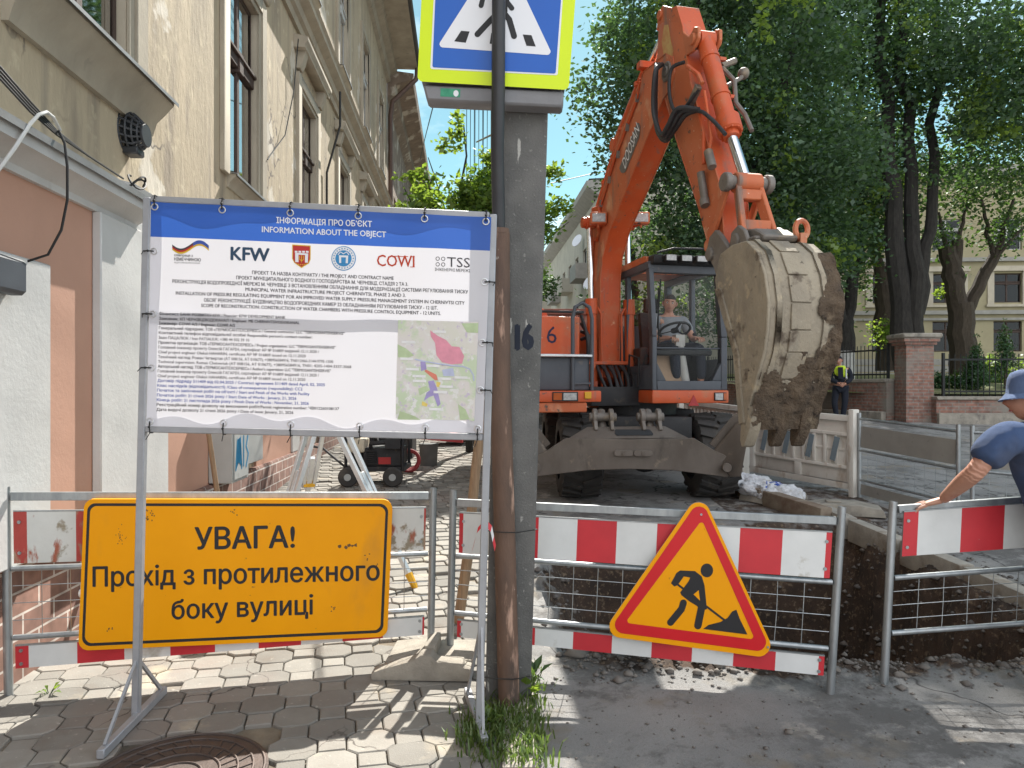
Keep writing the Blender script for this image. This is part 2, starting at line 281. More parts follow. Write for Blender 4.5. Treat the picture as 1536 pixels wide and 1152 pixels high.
K['curtain'] = pmat('pale curtain', (.45, .47, .46), (.3, .33, .33), 4, .9, 0, .2, 20, (4, 4, .4))
K['skin'] = pmat('skin', (.50, .28, .20), (.41, .2, .135), 9, .55, 0, .35, 70, spots=[((.40, .15, .10), 7, .52, .7), ((.3, .15, .1), 60, .66, .7), ((.58, .36, .27), 5, .62, .75)], dist=.004)
K['hair'] = pmat('dark brown hair', (.03, .02, .015), None, 40, .6, 0, .4, 120)
K['teegrey'] = pmat('grey cotton', (.25, .26, .28), (.2, .21, .23), 5, .95, 0, .25, 40)
K['teeblue'] = pmat('faded navy cotton', (.055, .095, .2), (.042, .072, .155), 4, .95, 0, .5, 260, spots=[((.07, .075, .1), 1.7, .5, .7)], dist=.02)
K['hat'] = pmat('blue grey denim', (.13, .19, .34), (.085, .125, .24), 7, .95, 0, .8, 240, spots=[((.2, .23, .32), 4, .55, .7)])
K['navy'] = pmat('dark navy workwear', (.014, .018, .03), (.01, .012, .02), 5, .9, 0, .3, 20)
K['hivis'] = pmat('hi-vis yellow', (.55, .72, .04), None, 5, .8, 0, .2, 20)
K['silver'] = pmat('reflective tape', (.6, .62, .64), None, 5, .4, .3, 0)
K['eye'] = pmat('eye white', (.6, .58, .55), None, 5, .3, 0, 0)
K['lip'] = pmat('lips', (.36, .12, .10), None, 5, .5, 0, 0)
K['truck'] = pmat('rusty red truck bed', (.25, .085, .06), (.17, .06, .045), 3, .7, .1, .2, 30, spots=[((.3, .2, .15), 5, .6, .72)])
K['bag'] = pmat('white woven bag', (.70, .71, .73), (.55, .56, .59), 7, .7, 0, 1., 20, spots=[((.42, .37, .3), 5, .6, .72)], dist=.04)
K['bluetext'] = pmat('blue print', (.05, .1, .4), None, 5, .6, 0, 0)
K['graffiti'] = pmat('blue spray paint', (.02, .22, .42), None, 5, .6, 0, 0)
K['cabinet'] = pmat('grey cabinet paint', (.42, .43, .42), (.36, .37, .36), 3, .6, .1, .08, spots=[((.25, .24, .22), 8, .64, .76)])
K['alu'] = pmat('aluminium leg', (.7, .71, .72), (.6, .61, .62), 8, .35, .7, .05)
K['yplastic'] = pmat('yellow plastic', (.7, .38, .02), None, 5, .5, 0, .05)
K['redpaint'] = pmat('red paint', (.4, .03, .03), None, 5, .5, 0, .1)
K['engine'] = pmat('cream tank plastic', (.55, .48, .36), None, 5, .5, 0, .05)
K['binrubber'] = pmat('dark rubber tub', (.06, .062, .06), (.09, .09, .085), 5, .8, 0, .1)
K['manhole'] = pmat('cast iron cover', (.10, .075, .065), (.07, .055, .05), 9, .6, .4, .3, 50)
K['glass'] = glassmat('window glass', (.8, .84, .84), .38)
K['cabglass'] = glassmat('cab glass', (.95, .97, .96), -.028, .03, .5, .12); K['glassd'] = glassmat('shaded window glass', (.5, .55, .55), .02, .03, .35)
K['cable'] = pmat('black cable', (.015, .015, .015), None, 5, .6, 0, 0)
K['wcable'] = pmat('white cable', (.6, .6, .58), None, 5, .6, 0, 0)

# ---------------------------------------------------------------- lettering
_tc, _ch = {}, {}
def _mesh_of(s):
    c = bpy.data.curves.new('t', 'FONT'); c.body = s; c.size = 1; c.resolution_u = 2; c.fill_mode = 'NONE'
    o = bpy.data.objects.new('t', c); col.objects.link(o)
    me = bpy.data.meshes.new_from_object(o.evaluated_get(bpy.context.evaluated_depsgraph_get()))
    P = [Vector(v.co.xy) for v in me.vertices]; E = [tuple(e.vertices) for e in me.edges]
    r_ = geometry.delaunay_2d_cdt(P, E, [], 0, 1e-5); A = np.array([P[i] for i, _ in E]); B = np.array([P[j] for _, j in E])
    def inside(f):
        x, y = np.mean([r_[0][i] for i in f], 0); k = (A[:, 1] > y) != (B[:, 1] > y); xi = A[k, 0] + (y - A[k, 1]) / (B[k, 1] - A[k, 1]) * (B[k, 0] - A[k, 0]); return (xi > x).sum() % 2 == 1
    bpy.data.objects.remove(o); bpy.data.curves.remove(c); bpy.data.meshes.remove(me); return [tuple(v) for v in r_[0]], [tuple(f) for f in r_[2] if inside(f)]
def _char(ch):
    """one letter's shape and advance width"""
    if ch not in _ch:
        wd = lambda q: max(v[0] for v in _mesh_of(q)[0])
        _ch[ch] = (([], []) if ch == ' ' else _mesh_of(ch), wd('H' + ch + 'H') - wd('HH'))
    return _ch[ch]
def glyphs(s, bold=0.):
    if s not in _tc:
        vs, fs, x = [], [], 0.
        for ch in s:
            (v_, f_), adv = _char(ch); n_ = len(vs); vs += [(a + x, b_) for a, b_ in v_]; fs += [tuple(i + n_ for i in f) for f in f_]; x += adv
        _tc[s] = (vs, fs)
    return _tc[s]
def text_px(mb, s, x0, y0, x1, y1, cap, hit, mi=0, bold=0., shear=0.):
    """letters on a surface: baseline from (x0,y0) to (x1,y1) as seen, cap = capital height seen; hit(px,py) gives the surface point"""
    vs, fs = glyphs(s, bold); xa = min(v[0] for v in vs); xb = max(v[0] for v in vs); k = (x1 - x0) / (xb - xa); h = cap / .70
    sl = (y1 - y0) / (x1 - x0)
    cps = [(0, 0)] if bold <= 0 else [(-bold, 0), (bold, 0), (0, bold * .7), (0, -bold * .7), (-bold * .5, bold * .35), (bold * .5, -bold * .35)]
    for i, (ox, oy) in enumerate(cps):
        mb.add([hit(x0 + (vx - xa) * k + ox * h, y0 + (vx - xa) * k * sl - (vy + oy) * h) + V(0, -1.2e-4 * i, 0) for vx, vy in vs], fs, mi)
def poly_px(mb, pts, hit, mi=0): mb.add([hit(*p) for p in pts], [tuple(range(len(pts)))], mi)
def rounded(pts, r, n=5):
    out = []; k = len(pts)
    for i in range(k):
        p, a, b = V(*pts[i], 0), V(*pts[i - 1], 0), V(*pts[(i + 1) % k], 0)
        u, w_ = (a - p).normalized(), (b - p).normalized(); ang = u.angle(w_); d = r / math.tan(ang / 2); d = min(d, (a - p).length * .45, (b - p).length * .45); rr = d * math.tan(ang / 2)
        c = p + (u + w_).normalized() * (rr / math.sin(ang / 2)); s0 = p + u * d - c; s1 = p + w_ * d - c
        for j in range(n + 1):
            t = j / n; q = s0.lerp(s1, t).normalized() * rr + c; out.append((q.x, q.y))
    return out
def circ(cx, cy, r, n=24, ry=None): return [(cx + r * math.cos(2 * math.pi * i / n), cy + (ry or r) * math.sin(2 * math.pi * i / n)) for i in range(n)]
def stroke(pts, w_):
    """outline of a thick round-ended line"""
    L_, R_ = [], []; P = [V(*p, 0) for p in pts]
    for i, p in enumerate(P):
        d = (P[min(i + 1, len(P) - 1)] - P[max(i - 1, 0)]).normalized(); nn = V(-d.y, d.x, 0) * w_ / 2; L_.append(p + nn); R_.append(p - nn)
    def cap(c, d, a):
        return [c + V(math.cos(t), math.sin(t), 0) * w_ / 2 for t in [math.atan2(d.y, d.x) + math.pi / 2 * (1 - 2 * j / 6) * a for j in range(1, 6)]]
    d1 = (P[-1] - P[-2]).normalized(); d0 = (P[0] - P[1]).normalized()
    out = L_ + cap(P[-1], d1, 1) + R_[::-1] + cap(P[0], d0, 1)
    return [(q.x, q.y) for q in out]
# ================================================================ SETTING
PIT = (.2, 3.45, 4.14, 7.35)
def nse(x, y, s=1., z=0.): return noise.noise(V(x * s, y * s, z))
def ground_h(x, y):
    h = gz(y); d = 0.
    if -.2 < x < 4.6 and 3.6 < y < 8.2:
        e = .12 * nse(x, y, 2.2) + .08 * nse(x, y, 6) + .04 * nse(x, y, 17)
        def ss(a, b, v): t = min(1, max(0, (v - a) / (b - a))); return t * t * (3 - 2 * t)
        yn = PIT[2] + e * .7 + .1 * nse(x, 0, 1.1) - .06 * ss(1.6, 2.4, x)
        m = ss(.16, 1.25 + e, x + e) * ss(3.5 + e * .5, 3.05 + e, x) * ss(yn, yn + .16, y) * ss(7.4, 7.0, y)
        d = -1.9 * m
        if .02 < m: d += .14 * nse(x, y, 4) + .09 * nse(x, y, 11) + .04 * nse(x, y, 26)
        edge = math.exp(-((y - yn + .1) / .13) ** 2) * ss(.3, .6, x) * ss(4.2, 3.6, x)
        d += edge * (.03 + .03 * nse(x, y, 9) + .02 * nse(x, y, 24)); dirt = min(1, m * 8 + edge * (.9 if nse(x, y, 4) > -.15 else .3))
        bank = ss(3.2, 3.5, x) * ss(3.95, 3.7, x) * ss(4.4, 4.8, y); dirt = max(dirt, bank * .8); d += bank * .03 * nse(x, y, 8)
    else: dirt = 0.
    if 2.4 < x < 4.3 and 7.3 < y < 9.6: dirt = max(dirt, .55)
    if y < 4.4: d += .010 * nse(x, y, 2.2) + .006 * nse(x, y, 7) + .003 * nse(x, y, 19)
    return h + d, dirt
xs = np.unique(np.round(np.concatenate([np.arange(-120, -4, 8), np.arange(-4, 0, .5), np.arange(0, 4.6, .045), np.arange(4.6, 12, .6), np.arange(12, 130, 8)]), 4))
ys = np.unique(np.round(np.concatenate([np.arange(-12, 2.4, 1.2), np.arange(2.4, 3.9, .07), np.arange(3.9, 7.7, .045), np.arange(7.7, 12, .4), np.arange(12, 30, 2), np.arange(30, 300, 15)]), 4))
gv = []; gd = []
for y in ys:
    for x in xs:
        h, d = ground_h(float(x), float(y)); gv.append((x, y, h)); gd.append(d)
nx = len(xs); gi = np.arange(nx * len(ys)).reshape(len(ys), nx)
gf = np.stack([gi[:-1, :-1], gi[:-1, 1:], gi[1:, 1:], gi[1:, :-1]], -1).reshape(-1, 4)
m = bpy.data.materials.new('asphalt and dug earth'); m.use_nodes = True; n = m.node_tree.nodes; L = m.node_tree.links; b = n['Principled BSDF']
def N(t, **k):
    x = n.new('ShaderNode' + t)
    for a, v in k.items(): setattr(x, a, v)
    return x
tcn = N('TexCoord')
def noi(s, d=8, ro=.6):
    t = N('TexNoise'); t.inputs['Scale'].default_value = s; t.inputs['Detail'].default_value = d; t.inputs['Roughness'].default_value = ro; L.new(tcn.outputs['Object'], t.inputs[0]); return t.outputs['Fac']
def rmp(src, lo, hi, a=0., b_=1.):
    r = N('MapRange'); r.inputs[1].default_value = lo; r.inputs[2].default_value = hi; r.inputs[3].default_value = a; r.inputs[4].default_value = b_; L.new(src, r.inputs[0]); return r.outputs[0]
def mixc(f, a, c):
    x = N('Mix', data_type='RGBA'); L.new(f, x.inputs[0])
    for s_, v in ((6, a), (7, c)):
        if isinstance(v, tuple): x.inputs[s_].default_value = (*v, 1)
        else: L.new(v, x.inputs[s_])
    return x.outputs[2]
asp = mixc(rmp(noi(1.1), .38, .62), (.28, .274, .265), (.195, .192, .188)); asp = mixc(rmp(noi(230, 2), .52, .72), asp, (.29, .28, .27)); asp = mixc(rmp(noi(260, 3), .56, .74), asp, (.09, .088, .085)); asp = mixc(rmp(noi(.7, 10, .75), .5, .56), asp, (.135, .13, .125)); asp = mixc(rmp(noi(1.9, 10, .75), .57, .63), asp, (.33, .31, .28)); asp = mixc(rmp(noi(5, 8, .7), .62, .68), asp, (.1, .096, .09))
asp = mixc(rmp(noi(2.4), .56, .68), asp, (.22, .19, .15))
vo = N('TexVoronoi', feature='DISTANCE_TO_EDGE'); vo.inputs['Scale'].default_value = .55
wv = N('Mix', data_type='RGBA'); wv.inputs[0].default_value = .3; nn = N('TexNoise'); nn.inputs['Scale'].default_value = 4; L.new(tcn.outputs['Object'], nn.inputs[0]); L.new(tcn.outputs['Object'], wv.inputs[6]); L.new(nn.outputs['Color'], wv.inputs[7]); L.new(wv.outputs[2], vo.inputs[0])
asp = mixc(rmp(vo.outputs['Distance'], .001, .0065, .9, 0), asp, (.05, .048, .046))
ear = mixc(rmp(noi(3.5), .35, .65), (.085, .052, .034), (.036, .025, .019)); ear = mixc(rmp(noi(22, 6), .55, .68), ear, (.2, .145, .095)); ear = mixc(rmp(noi(60, 3), .58, .68), ear, (.03, .022, .018))
at_ = N('Attribute', attribute_name='dirt'); f = N('Math', operation='ADD'); L.new(at_.outputs['Fac'], f.inputs[0]); L.new(rmp(noi(7), .3, .7, -.25, .25), f.inputs[1]); ff = rmp(f.outputs[0], .4, .6)
L.new(mixc(ff, asp, ear), b.inputs['Base Color']); b.inputs['Roughness'].default_value = .93
bp = N('Bump'); bp.inputs['Strength'].default_value = .9; bp.inputs['Distance'].default_value = .014; L.new(noi(85, 8, .75), bp.inputs['Height']); L.new(bp.outputs[0], b.inputs['Normal'])
g = npmesh('ground', gv, gf, m, smooth=True); tag(g, kind='structure')
a_ = g.data.attributes.new('dirt', 'FLOAT', 'POINT'); a_.data.foreach_set('value', np.array(gd, np.float32))

# wall line of the street on the left
WD = V(-.069, 1, 0).normalized(); WN = V(1, .069, 0).normalized()
AF = Frame((-2.73, 3.79, 0), WD, WN)            # a along the street, b out of the wall, c up
def Lof(Y): return (Y - 3.79) / WD.y
# ---- paving of octagon-and-square stones
pav = MB(); p_ = .158; rot = R(13); cr, sr = math.cos(rot), math.sin(rot); s_ = .058; h_ = p_ - s_ - .0
MH = V(-1.36, 2.86, 0)
def wallx(y): return -2.73 - .069 * (y - 3.79)
rr = random.Random(3)
for i in range(-30, 80):
    for j in range(4, 150):
        x = (i * cr - j * sr) * p_ * 1.06 - .2; y = (i * sr + j * cr) * p_
        if y < 1.6 or y > 15 or x < wallx(y) + .02 or x > -.02 or (V(x, y, 0) - MH).length < .42: continue
        if (i + j) % 2 == 0:
            q = s_; a = p_ - s_
            pts = [(a, -q), (a, q), (q, a), (-q, a), (-a, q), (-a, -q), (-q, -a), (q, -a)]
        else: pts = [(s_, -s_), (s_, s_), (-s_, s_), (-s_, -s_)]
        dz = gz(y) + .030 - (.012 if rr.random() < .05 else 0) + rr.uniform(-.004, .004) + .010 * nse(x, y, 1.3); tx, ty = rr.uniform(-.02, .02), rr.uniform(-.02, .02)
        def ring(k, zz):
            o = []
            for u, v in pts:
                l = math.hypot(u, v); u2, v2 = u * (1 - k / l), v * (1 - k / l); o.append((x + (u2 * cr - v2 * sr) * 1.06, y + u2 * sr + v2 * cr, zz + dz + u2 * tx + v2 * ty))
            return o
        r0, r1, r2 = ring(.003, -.03), ring(.004, -.005), ring(.010, .0); m_ = len(pts); base = r0 + r1 + r2
        fs = [(a_ * m_ + c, a_ * m_ + (c + 1) % m_, (a_ + 1) * m_ + (c + 1) % m_, (a_ + 1) * m_ + c) for a_ in (0, 1) for c in range(m_)] + [tuple(2 * m_ + c for c in range(m_))]
        pav.add(base, fs, 0)
m = pmat('paving stone', (.25, .238, .212), (.205, .192, .17), 6, .92, 0, .6, 110, spots=[((.235, .205, .18), .8, .52, .62), ((.38, .33, .25), 2.2, .6, .72),((.2, .17, .14), 3, .58, .74), ((.36, .34, .3), 30, .62, .72)], dist=.004)
n = m.node_tree.nodes; L = m.node_tree.links; b = n['Principled BSDF']; src = b.inputs['Base Color'].links[0].from_socket
gg = n.new('ShaderNodeNewGeometry'); r1 = n.new('ShaderNodeMapRange'); r1.inputs[3].default_value = .72; r1.inputs[4].default_value = 1.16; L.new(gg.outputs['Random Per Island'], r1.inputs[0])
mu = n.new('ShaderNodeMix'); mu.data_type = 'RGBA'; mu.blend_type = 'MULTIPLY'; mu.inputs[0].default_value = 1; L.new(src, mu.inputs[6]); L.new(r1.outputs[0], mu.inputs[7]); L.new(mu.outputs[2], b.inputs['Base Color'])
K['stone'] = m; crack(m, 2.2, .010, (.09, .08, .07))
K['joint'] = pmat('sandy joint', (.2, .165, .12), (.08, .068, .055), 4, .95, 0, .6, 60)
pm = bpy.data.meshes.new('pavement'); pm.from_pydata(pav.v, [], pav.f); pm.materials.append(K['stone'])
tag(link('pavement', pm), kind='structure')
pb = MB(); yl = [-4, 4, 8, 12, 15, 16, 20, 30, 60, 100]
for y0, y1 in zip(yl, yl[1:]): pb.add([(wallx(y0) - .1, y0, gz(y0) + .012), (.1, y0, gz(y0) + .012), (.1, y1, gz(y1) + .012), (wallx(y1) - .1, y1, gz(y1) + .012)], [(0, 1, 2, 3)], 0 if y0 < 15 else 1)
K['farpave'] = pmat('far paving', (.3, .28, .25), (.2, .19, .17), 5, .95, 0, .5, 30)
tag(pb.build('pavement_bed', [K['joint'], K['farpave']]), kind='structure')
# kerb between pavement and road, kerb across the trench on the right
kb = MB(); y = 1.4; rr = random.Random(5)
while y < 16:
    if not (4.35 < y < 7.2): kb.bar((.03 + rr.uniform(-.006, .006), y + .004, gz(y) + .0), (.03 + rr.uniform(-.006, .006), y + .74, gz(y + .74) + .0), .15, .09)
    y += .75
tag(kb.build('kerb', K['kerb'], bevel=.012, seg=2), kind='structure')
kb = MB()
for (xa, ya), (xb, yb) in (((3.42, 7.95), (3.44, 7.2)), ((3.44, 7.15), (3.52, 6.4)), ((3.53, 6.36), (3.6, 5.62)), ((3.6, 5.58), (3.63, 4.86)), ((3.64, 4.83), (3.7, 4.2))):
    kb.bar((xa, ya, gz(ya) + .0), (xb, yb, gz(yb) + .0), .13, .22)
tag(kb.build('trench_kerb', K['kerb'], bevel=.014, seg=2), kind='structure')
kb = MB(); kb.bar((2.72, 9.75, .37), (2.98, 8.35, .30), .16, .19); kb.bar((2.99, 8.31, .30), (3.3, 7.45, .24), .16, .18)
o = kb.build('kerb_stone', pmat('muddy kerb stone', (.3, .26, .2), (.16, .11, .08), 4, .95, 0, .7, 30), bevel=.02, seg=2)
tag(o, 'long muddy kerb stones lying loose beside the excavator under the white bags', 'kerb stone')
# manhole cover in the pavement
mh = MB(); c = MH + V(0, 0, .034); mh.disc(c - V(0, 0, .02), (0, 0, 1), .36, .034, 48); 
for r_ in (.10, .17, .24, .30, .345): mh.tube([c + V(math.cos(a) * r_, math.sin(a) * r_, -.002) for a in [2 * math.pi * i / 48 for i in range(48)]], .006, 6, closed=True)
for i in range(26):
    a = 2 * math.pi * i / 26
    for ra, rb in ((.245, .297), (.175, .235)): mh.bar(c + V(math.cos(a) * ra, math.sin(a) * ra, -.002), c + V(math.cos(a + .1) * rb, math.sin(a + .1) * rb, -.002), .008, .008)
tag(origin_to(mh.build('manhole_cover', K['manhole']), MH), 'round cast iron manhole cover with raised rings set in the paving', 'manhole cover')

# ---------------------------------------------------------------- building on the left
def facade(mb, F, L0, L1, z0, z1, holes, depth, mi=0, rev=None):
    """front sheet with rectangular openings (l0,l1,z0,z1) and their reveals"""
    ls = sorted({L0, L1, *[h[0] for h in holes], *[h[1] for h in holes]}); zs = sorted({z0, z1, *[h[2] for h in holes], *[h[3] for h in holes]})
    for a, b_ in zip(ls, ls[1:]):
        for c, d in zip(zs, zs[1:]):
            if any(h[0] <= a and b_ <= h[1] and h[2] <= c and d <= h[3] for h in holes): continue
            mb.add([F(a, 0, c), F(b_, 0, c), F(b_, 0, d), F(a, 0, d)], [(0, 1, 2, 3)], mi)
    r = mi if rev is None else rev
    for a, b_, c, d in holes:
        mb.add([F(a, 0, c), F(b_, 0, c), F(b_, 0, d), F(a, 0, d), F(a, -depth, c), F(b_, -depth, c), F(b_, -depth, d), F(a, -depth, d)], [(0, 1, 5, 4), (1, 2, 6, 5), (2, 3, 7, 6), (3, 0, 4, 7)], r)
def old_window(parent, F, a, b_, c, d, depth, fm, gm, trans=.62, curtain=True, mull=True):
    f = MB(); y0, y1 = -depth - .02, -depth + .025; t = .06
    f.box(a, a + t, y0, y1, c, d, 0, F); f.box(b_ - t, b_, y0, y1, c, d, 0, F); f.box(a + t, b_ - t, y0, y1, c, c + t, 0, F); f.box(a + t, b_ - t, y0, y1, d - t, d, 0, F)
    if mull: m_ = (a + b_) / 2; f.box(m_ - .042, m_ + .042, y0 + .003, y1 + .01, c + t, d - t, 0, F)
    if trans: zt = c + (d - c) * trans; f.box(a + .01, b_ - .01, y0 + .004, y1 + .035, zt - .06, zt + .06, 0, F); f.box(a - .0, b_ + .0, y0 + .004, y1 + .065, zt + .06, zt + .1, 0, F)
    if mull and trans: f.box(m_ - .075, m_ + .075, y0, y1 + .05, zt - .1, zt + .14, 0, F)
    fo = f.build('window', fm, parent, bevel=.008)
    g_ = MB(); g_.box(a + t, b_ - t, y0 + .03, y0 + .036, c + t, d - t, 0, F); g_.build('pane', gm, fo)
    if curtain:
        q = MB(); xs_ = np.linspace(a + .02, b_ - .02, 26); q.slab([F(x, y0 - .1 + .02 * math.sin(i * 1.7), c) for i, x in enumerate(xs_)] + [F(x, y0 - .1 + .02 * math.sin(i * 1.7), d) for i, x in list(enumerate(xs_))[::-1]], [F(x, y0 - .11 + .02 * math.sin(i * 1.7), c) for i, x in enumerate(xs_)] + [F(x, y0 - .11 + .02 * math.sin(i * 1.7), d) for i, x in list(enumerate(xs_))[::-1]]); q.build('curtain', K['curtain'], fo)
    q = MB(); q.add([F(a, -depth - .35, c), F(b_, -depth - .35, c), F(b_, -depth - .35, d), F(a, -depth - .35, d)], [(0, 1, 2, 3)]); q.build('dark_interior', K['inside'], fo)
    return fo
A = empty('town_house', AF(0, 0, 0), 'weathered beige two storey town house with tall brown windows, pink and white at street level', 'building')
LE = 19.3
wins = [(round(Lof(4.15 + 3.3 * k), 3), round(Lof(5.2 + 3.3 * k), 3)) for k in range(-1, 6)]
up = [(a, b_, 3.82, 6.05) for a, b_ in wins] + [(a, b_, 7.95, 10.2) for a, b_ in wins]
mb = MB(); facade(mb, AF, -7, LE, 0, 12.2, up, .26, 0, 1); mb.box(-7, LE, -9, -.6, 0, 12.18, 0, AF); mb.add([AF(-7, 0, 0), AF(-7, -.6, 0), AF(-7, -.6, 12.2), AF(-7, 0, 12.2)], [(0, 1, 2, 3)])
mb.build('wall', [K['plaster'], K['trim']], A, smooth=0)
for a, b_, c, d in up: old_window(A, AF, a, b_, c, d, .09, K['frame'] if c < 5 else K['wframe'], K['glass'])
# surrounds, sills, hoods, belt cornice, eave
for k, (a, b_, c, d) in enumerate(up):
    t = MB(); t.box(a - .26, a - .08, .0, .05, c - .02, d + .22, 0, AF); t.box(b_ + .08, b_ + .26, .0, .05, c - .02, d + .22, 0, AF); t.box(a - .08, b_ + .08, .0, .05, d + .06, d + .22, 0, AF)
    t.box(a - .08, a, .0, .028, c, d + .06, 0, AF); t.box(b_, b_ + .08, .0, .028, c, d + .06, 0, AF); t.box(a, b_, .0, .028, d, d + .06, 0, AF)
    if c < 5:
        for e in (a - .3, b_ + .12): t.prism([(0, d + .25), (.07, d + .25), (.11, d + .34), (.15, d + .5), (0, d + .5)], e, e + .18, Frame(AF.o, AF.y, AF.x), 0, 'y')
        t.prism([(0, d + .5), (.17, d + .5), (.17, d + .55), (.21, d + .6), (.21, d + .65), (0, d + .7)], a - .42, b_ + .42, Frame(AF.o, AF.y, AF.x), 0, 'y')
    t.build('window_surround', K['trim'], A, bevel=.006)
    big = a < 1.5; q = 1. if big else .5; e = .36 if big else .04; t = MB(); t.prism([(0, c - .26 * q), (.04 * q, c - .26 * q), (.07 * q, c - .16 * q), (.13 * q, c - .1 * q), (.2 * q, c - .02), (.2 * q, c + .0), (0, c + .015)], a - e, b_ + e, Frame(AF.o, AF.y, AF.x), 0, 'y')
    t.build('window_sill', K['trim'], A)
    t = MB(); t.prism([(.0, c + .021), (.22 * q + .01, c + .006), (.22 * q + .01, c - .02), (.22 * q + .007, c - .02), (.22 * q + .006, c + .002), (.0, c + .016)], a - e - .02, b_ + e + .02, Frame(AF.o, AF.y, AF.x), 0, 'y'); t.build('sill_flashing', K['zinc'], A)
EY = Frame(AF.o, AF.y, AF.x)
t = MB(); t.prism([(0, 6.86), (.05, 6.86), (.07, 6.95), (.12, 6.98), (.14, 7.08), (.26, 7.14), (.26, 7.22), (.3, 7.26), (.0, 7.34)], -7, LE, EY, 0, 'y'); t.prism([(0, 7.5), (.06, 7.5), (.08, 7.62), (.0, 7.66)], -7, LE, EY, 0, 'y'); t.build('belt_cornice', K['trim'], A)
t = MB(); t.prism([(0, 11.45), (.1, 11.5), (.14, 11.7), (.3, 11.78), (.34, 11.9), (0, 11.9)], -7, LE, EY, 0, 'y'); t.prism([(0, 11.91), (.98, 11.91), (.98, 11.96), (0, 12.0)], -7, LE, EY, 0, 'y'); t.build('eave_soffit', K['trim'], A)
t = MB(); t.prism([(-.5, 12.5), (-.5, 12.21), (.0, 12.21), (.0, 12.01), (1.06, 11.97), (1.1, 12.03), (1.02, 12.12)], -7, LE + .1, EY, 0, 'y'); t.build('roof_edge', pmat('dark roof tin', (.06, .055, .05), None, 4, .7), A)
# ground floor: plinth, pink panels, white pilasters, projecting metal-capped ledge
t = MB(); t.prism([(0, -.2), (.09, -.2), (.09, .62), (.06, .66), (0, .66)], -7, 8.2, EY, 0, 'y'); t.prism([(0, .1), (.085, .1), (.085, .95), (.05, .99), (0, .99)], 8.2, LE, EY, 0, 'y'); t.build('plinth', K['plinth'], A)
for l0_, l1_, pr, zz in ((-7, 1.2, .14, 2.70), (1.87, 3.6, .03, 2.9), (4.6, 6.3, .03, 2.9)): t = MB(); t.box(l0_, l1_, 0, pr, .66, zz, 0, AF); t.build('pink_panel', K['pink'], A)
for nm_, q in (('white_pilaster', (.65, 1.22, .141, .2, .665, 2.70)), ('white_pilaster', (1.221, 1.87, 0, .12, .665, 2.88)), ('white_panel', (-2.2, .17, .141, .165, .67, 2.28)), ('white_pilaster', (6.3, 6.75, 0, .05, .665, 2.9))): t = MB(); t.box(*q, 0, AF); t.build(nm_, K['whitewall'], A, bevel=.008)
t = MB(); t.box(6.75, LE, 0, .03, .67, 2.9, 0, AF); t.build('brown_panel', K['brownwall'], A)
t = MB(); t.prism([(.0, 2.70), (.17, 2.70), (.17, 2.74), (.25, 2.79), (.3, 2.80), (.3, 2.87), (0, 2.91)], -7, 1.22, EY, 0, 'y'); t.prism([(.0, 2.9), (.06, 2.9), (.12, 2.96), (.14, 3.04), (0, 3.07)], 1.221, LE, EY, 0, 'y'); t.build('ledge', K['whitewall'], A)
t = MB(); t.prism([(.0, 2.945), (.33, 2.89), (.33, 2.85), (.327, 2.85), (.327, 2.882), (0, 2.935)], -7, 1.24, EY, 0, 'y'); t.build('ledge_flashing', K['zinc'], A)
t = MB(); t.box(-1.2, -.2, .166, .26, 2.06, 2.24, 0, AF); t.build('shop_lamp_box', K['mgrey'], A, bevel=.02)
t = MB(); e0 = AF(LE - .1, .98, 11.9); e1 = AF(LE - .25, .2, 10.75); e2 = AF(LE - .25, .14, 10.3); t.tube([e0, AF(LE - .12, .95, 11.55), e1, e2, AF(LE - .25, .14, .4)], .075, 10); t.build('drainpipe', K['drain'], A)
# farther brown house, same street line
B = empty('brown_house', AF(LE, 0, 0), 'dark weathered brown house with peeling plaster beyond the beige house', 'building')
bh = [(LE + 2.2 + 3.4 * k, LE + 3.3 + 3.4 * k, z, z + 2.1) for k in range(8) for z in (2.2, 6.3)]
mb = MB(); facade(mb, AF, LE + .02, 50, .3, 11.7, bh, .2); mb.box(LE + .02, 50, -8, -.5, .3, 11.68, 0, AF); mb.build('wall', K['brownwall'], B, smooth=0)
for h_4 in bh: old_window(B, AF, *h_4, .15, K['wframe'], K['glass'], .6, False)
t = MB(); t.prism([(0, 11.0), (.25, 11.2), (.3, 11.45), (.82, 11.6), (.86, 11.8), (0, 11.9)], LE + .02, 50, EY, 0, 'y'); t.build('eave', K['brownwall'], B)
t = MB(); t.prism([(0, 5.3), (.2, 5.4), (.2, 5.55), (0, 5.6)], LE + .02, 50, EY, 0, 'y'); t.build('belt_cornice', K['trim'], B)

# far street: cream apartment house on the right-hand side, and a closing house
CF = Frame((7.7 - .069 * 40, 40, 0), WD, -WN)
C_ = empty('apartment_house', CF(0, 0, 0), 'tall cream apartment house with balconies far down the street', 'building')
ch = [(1.2 + 3.1 * k, 2.5 + 3.1 * k, z, z + 1.7) for k in range(16) for z in (2.2, 5.4, 8.6)]
mb = MB(); facade(mb, CF, 0, 52, .8, 13.2, ch, .2); mb.box(0, 52, -10, -.5, .8, 13.18, 0, CF); mb.add([CF(0, 0, .8), CF(0, -.5, .8), CF(0, -.5, 13.2), CF(0, 0, 13.2)], [(0, 1, 2, 3)]); mb.build('wall', K['cream'], C_, smooth=0)
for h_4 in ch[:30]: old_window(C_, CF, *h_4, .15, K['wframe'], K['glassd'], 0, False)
ce = Frame(CF.o, CF.y, CF.x)
t = MB(); t.prism([(0, 12.4), (.2, 12.5), (.7, 12.9), (.75, 13.2), (0, 13.3)], 0, 52, ce, 0, 'y'); t.build('eave', K['board'], C_)
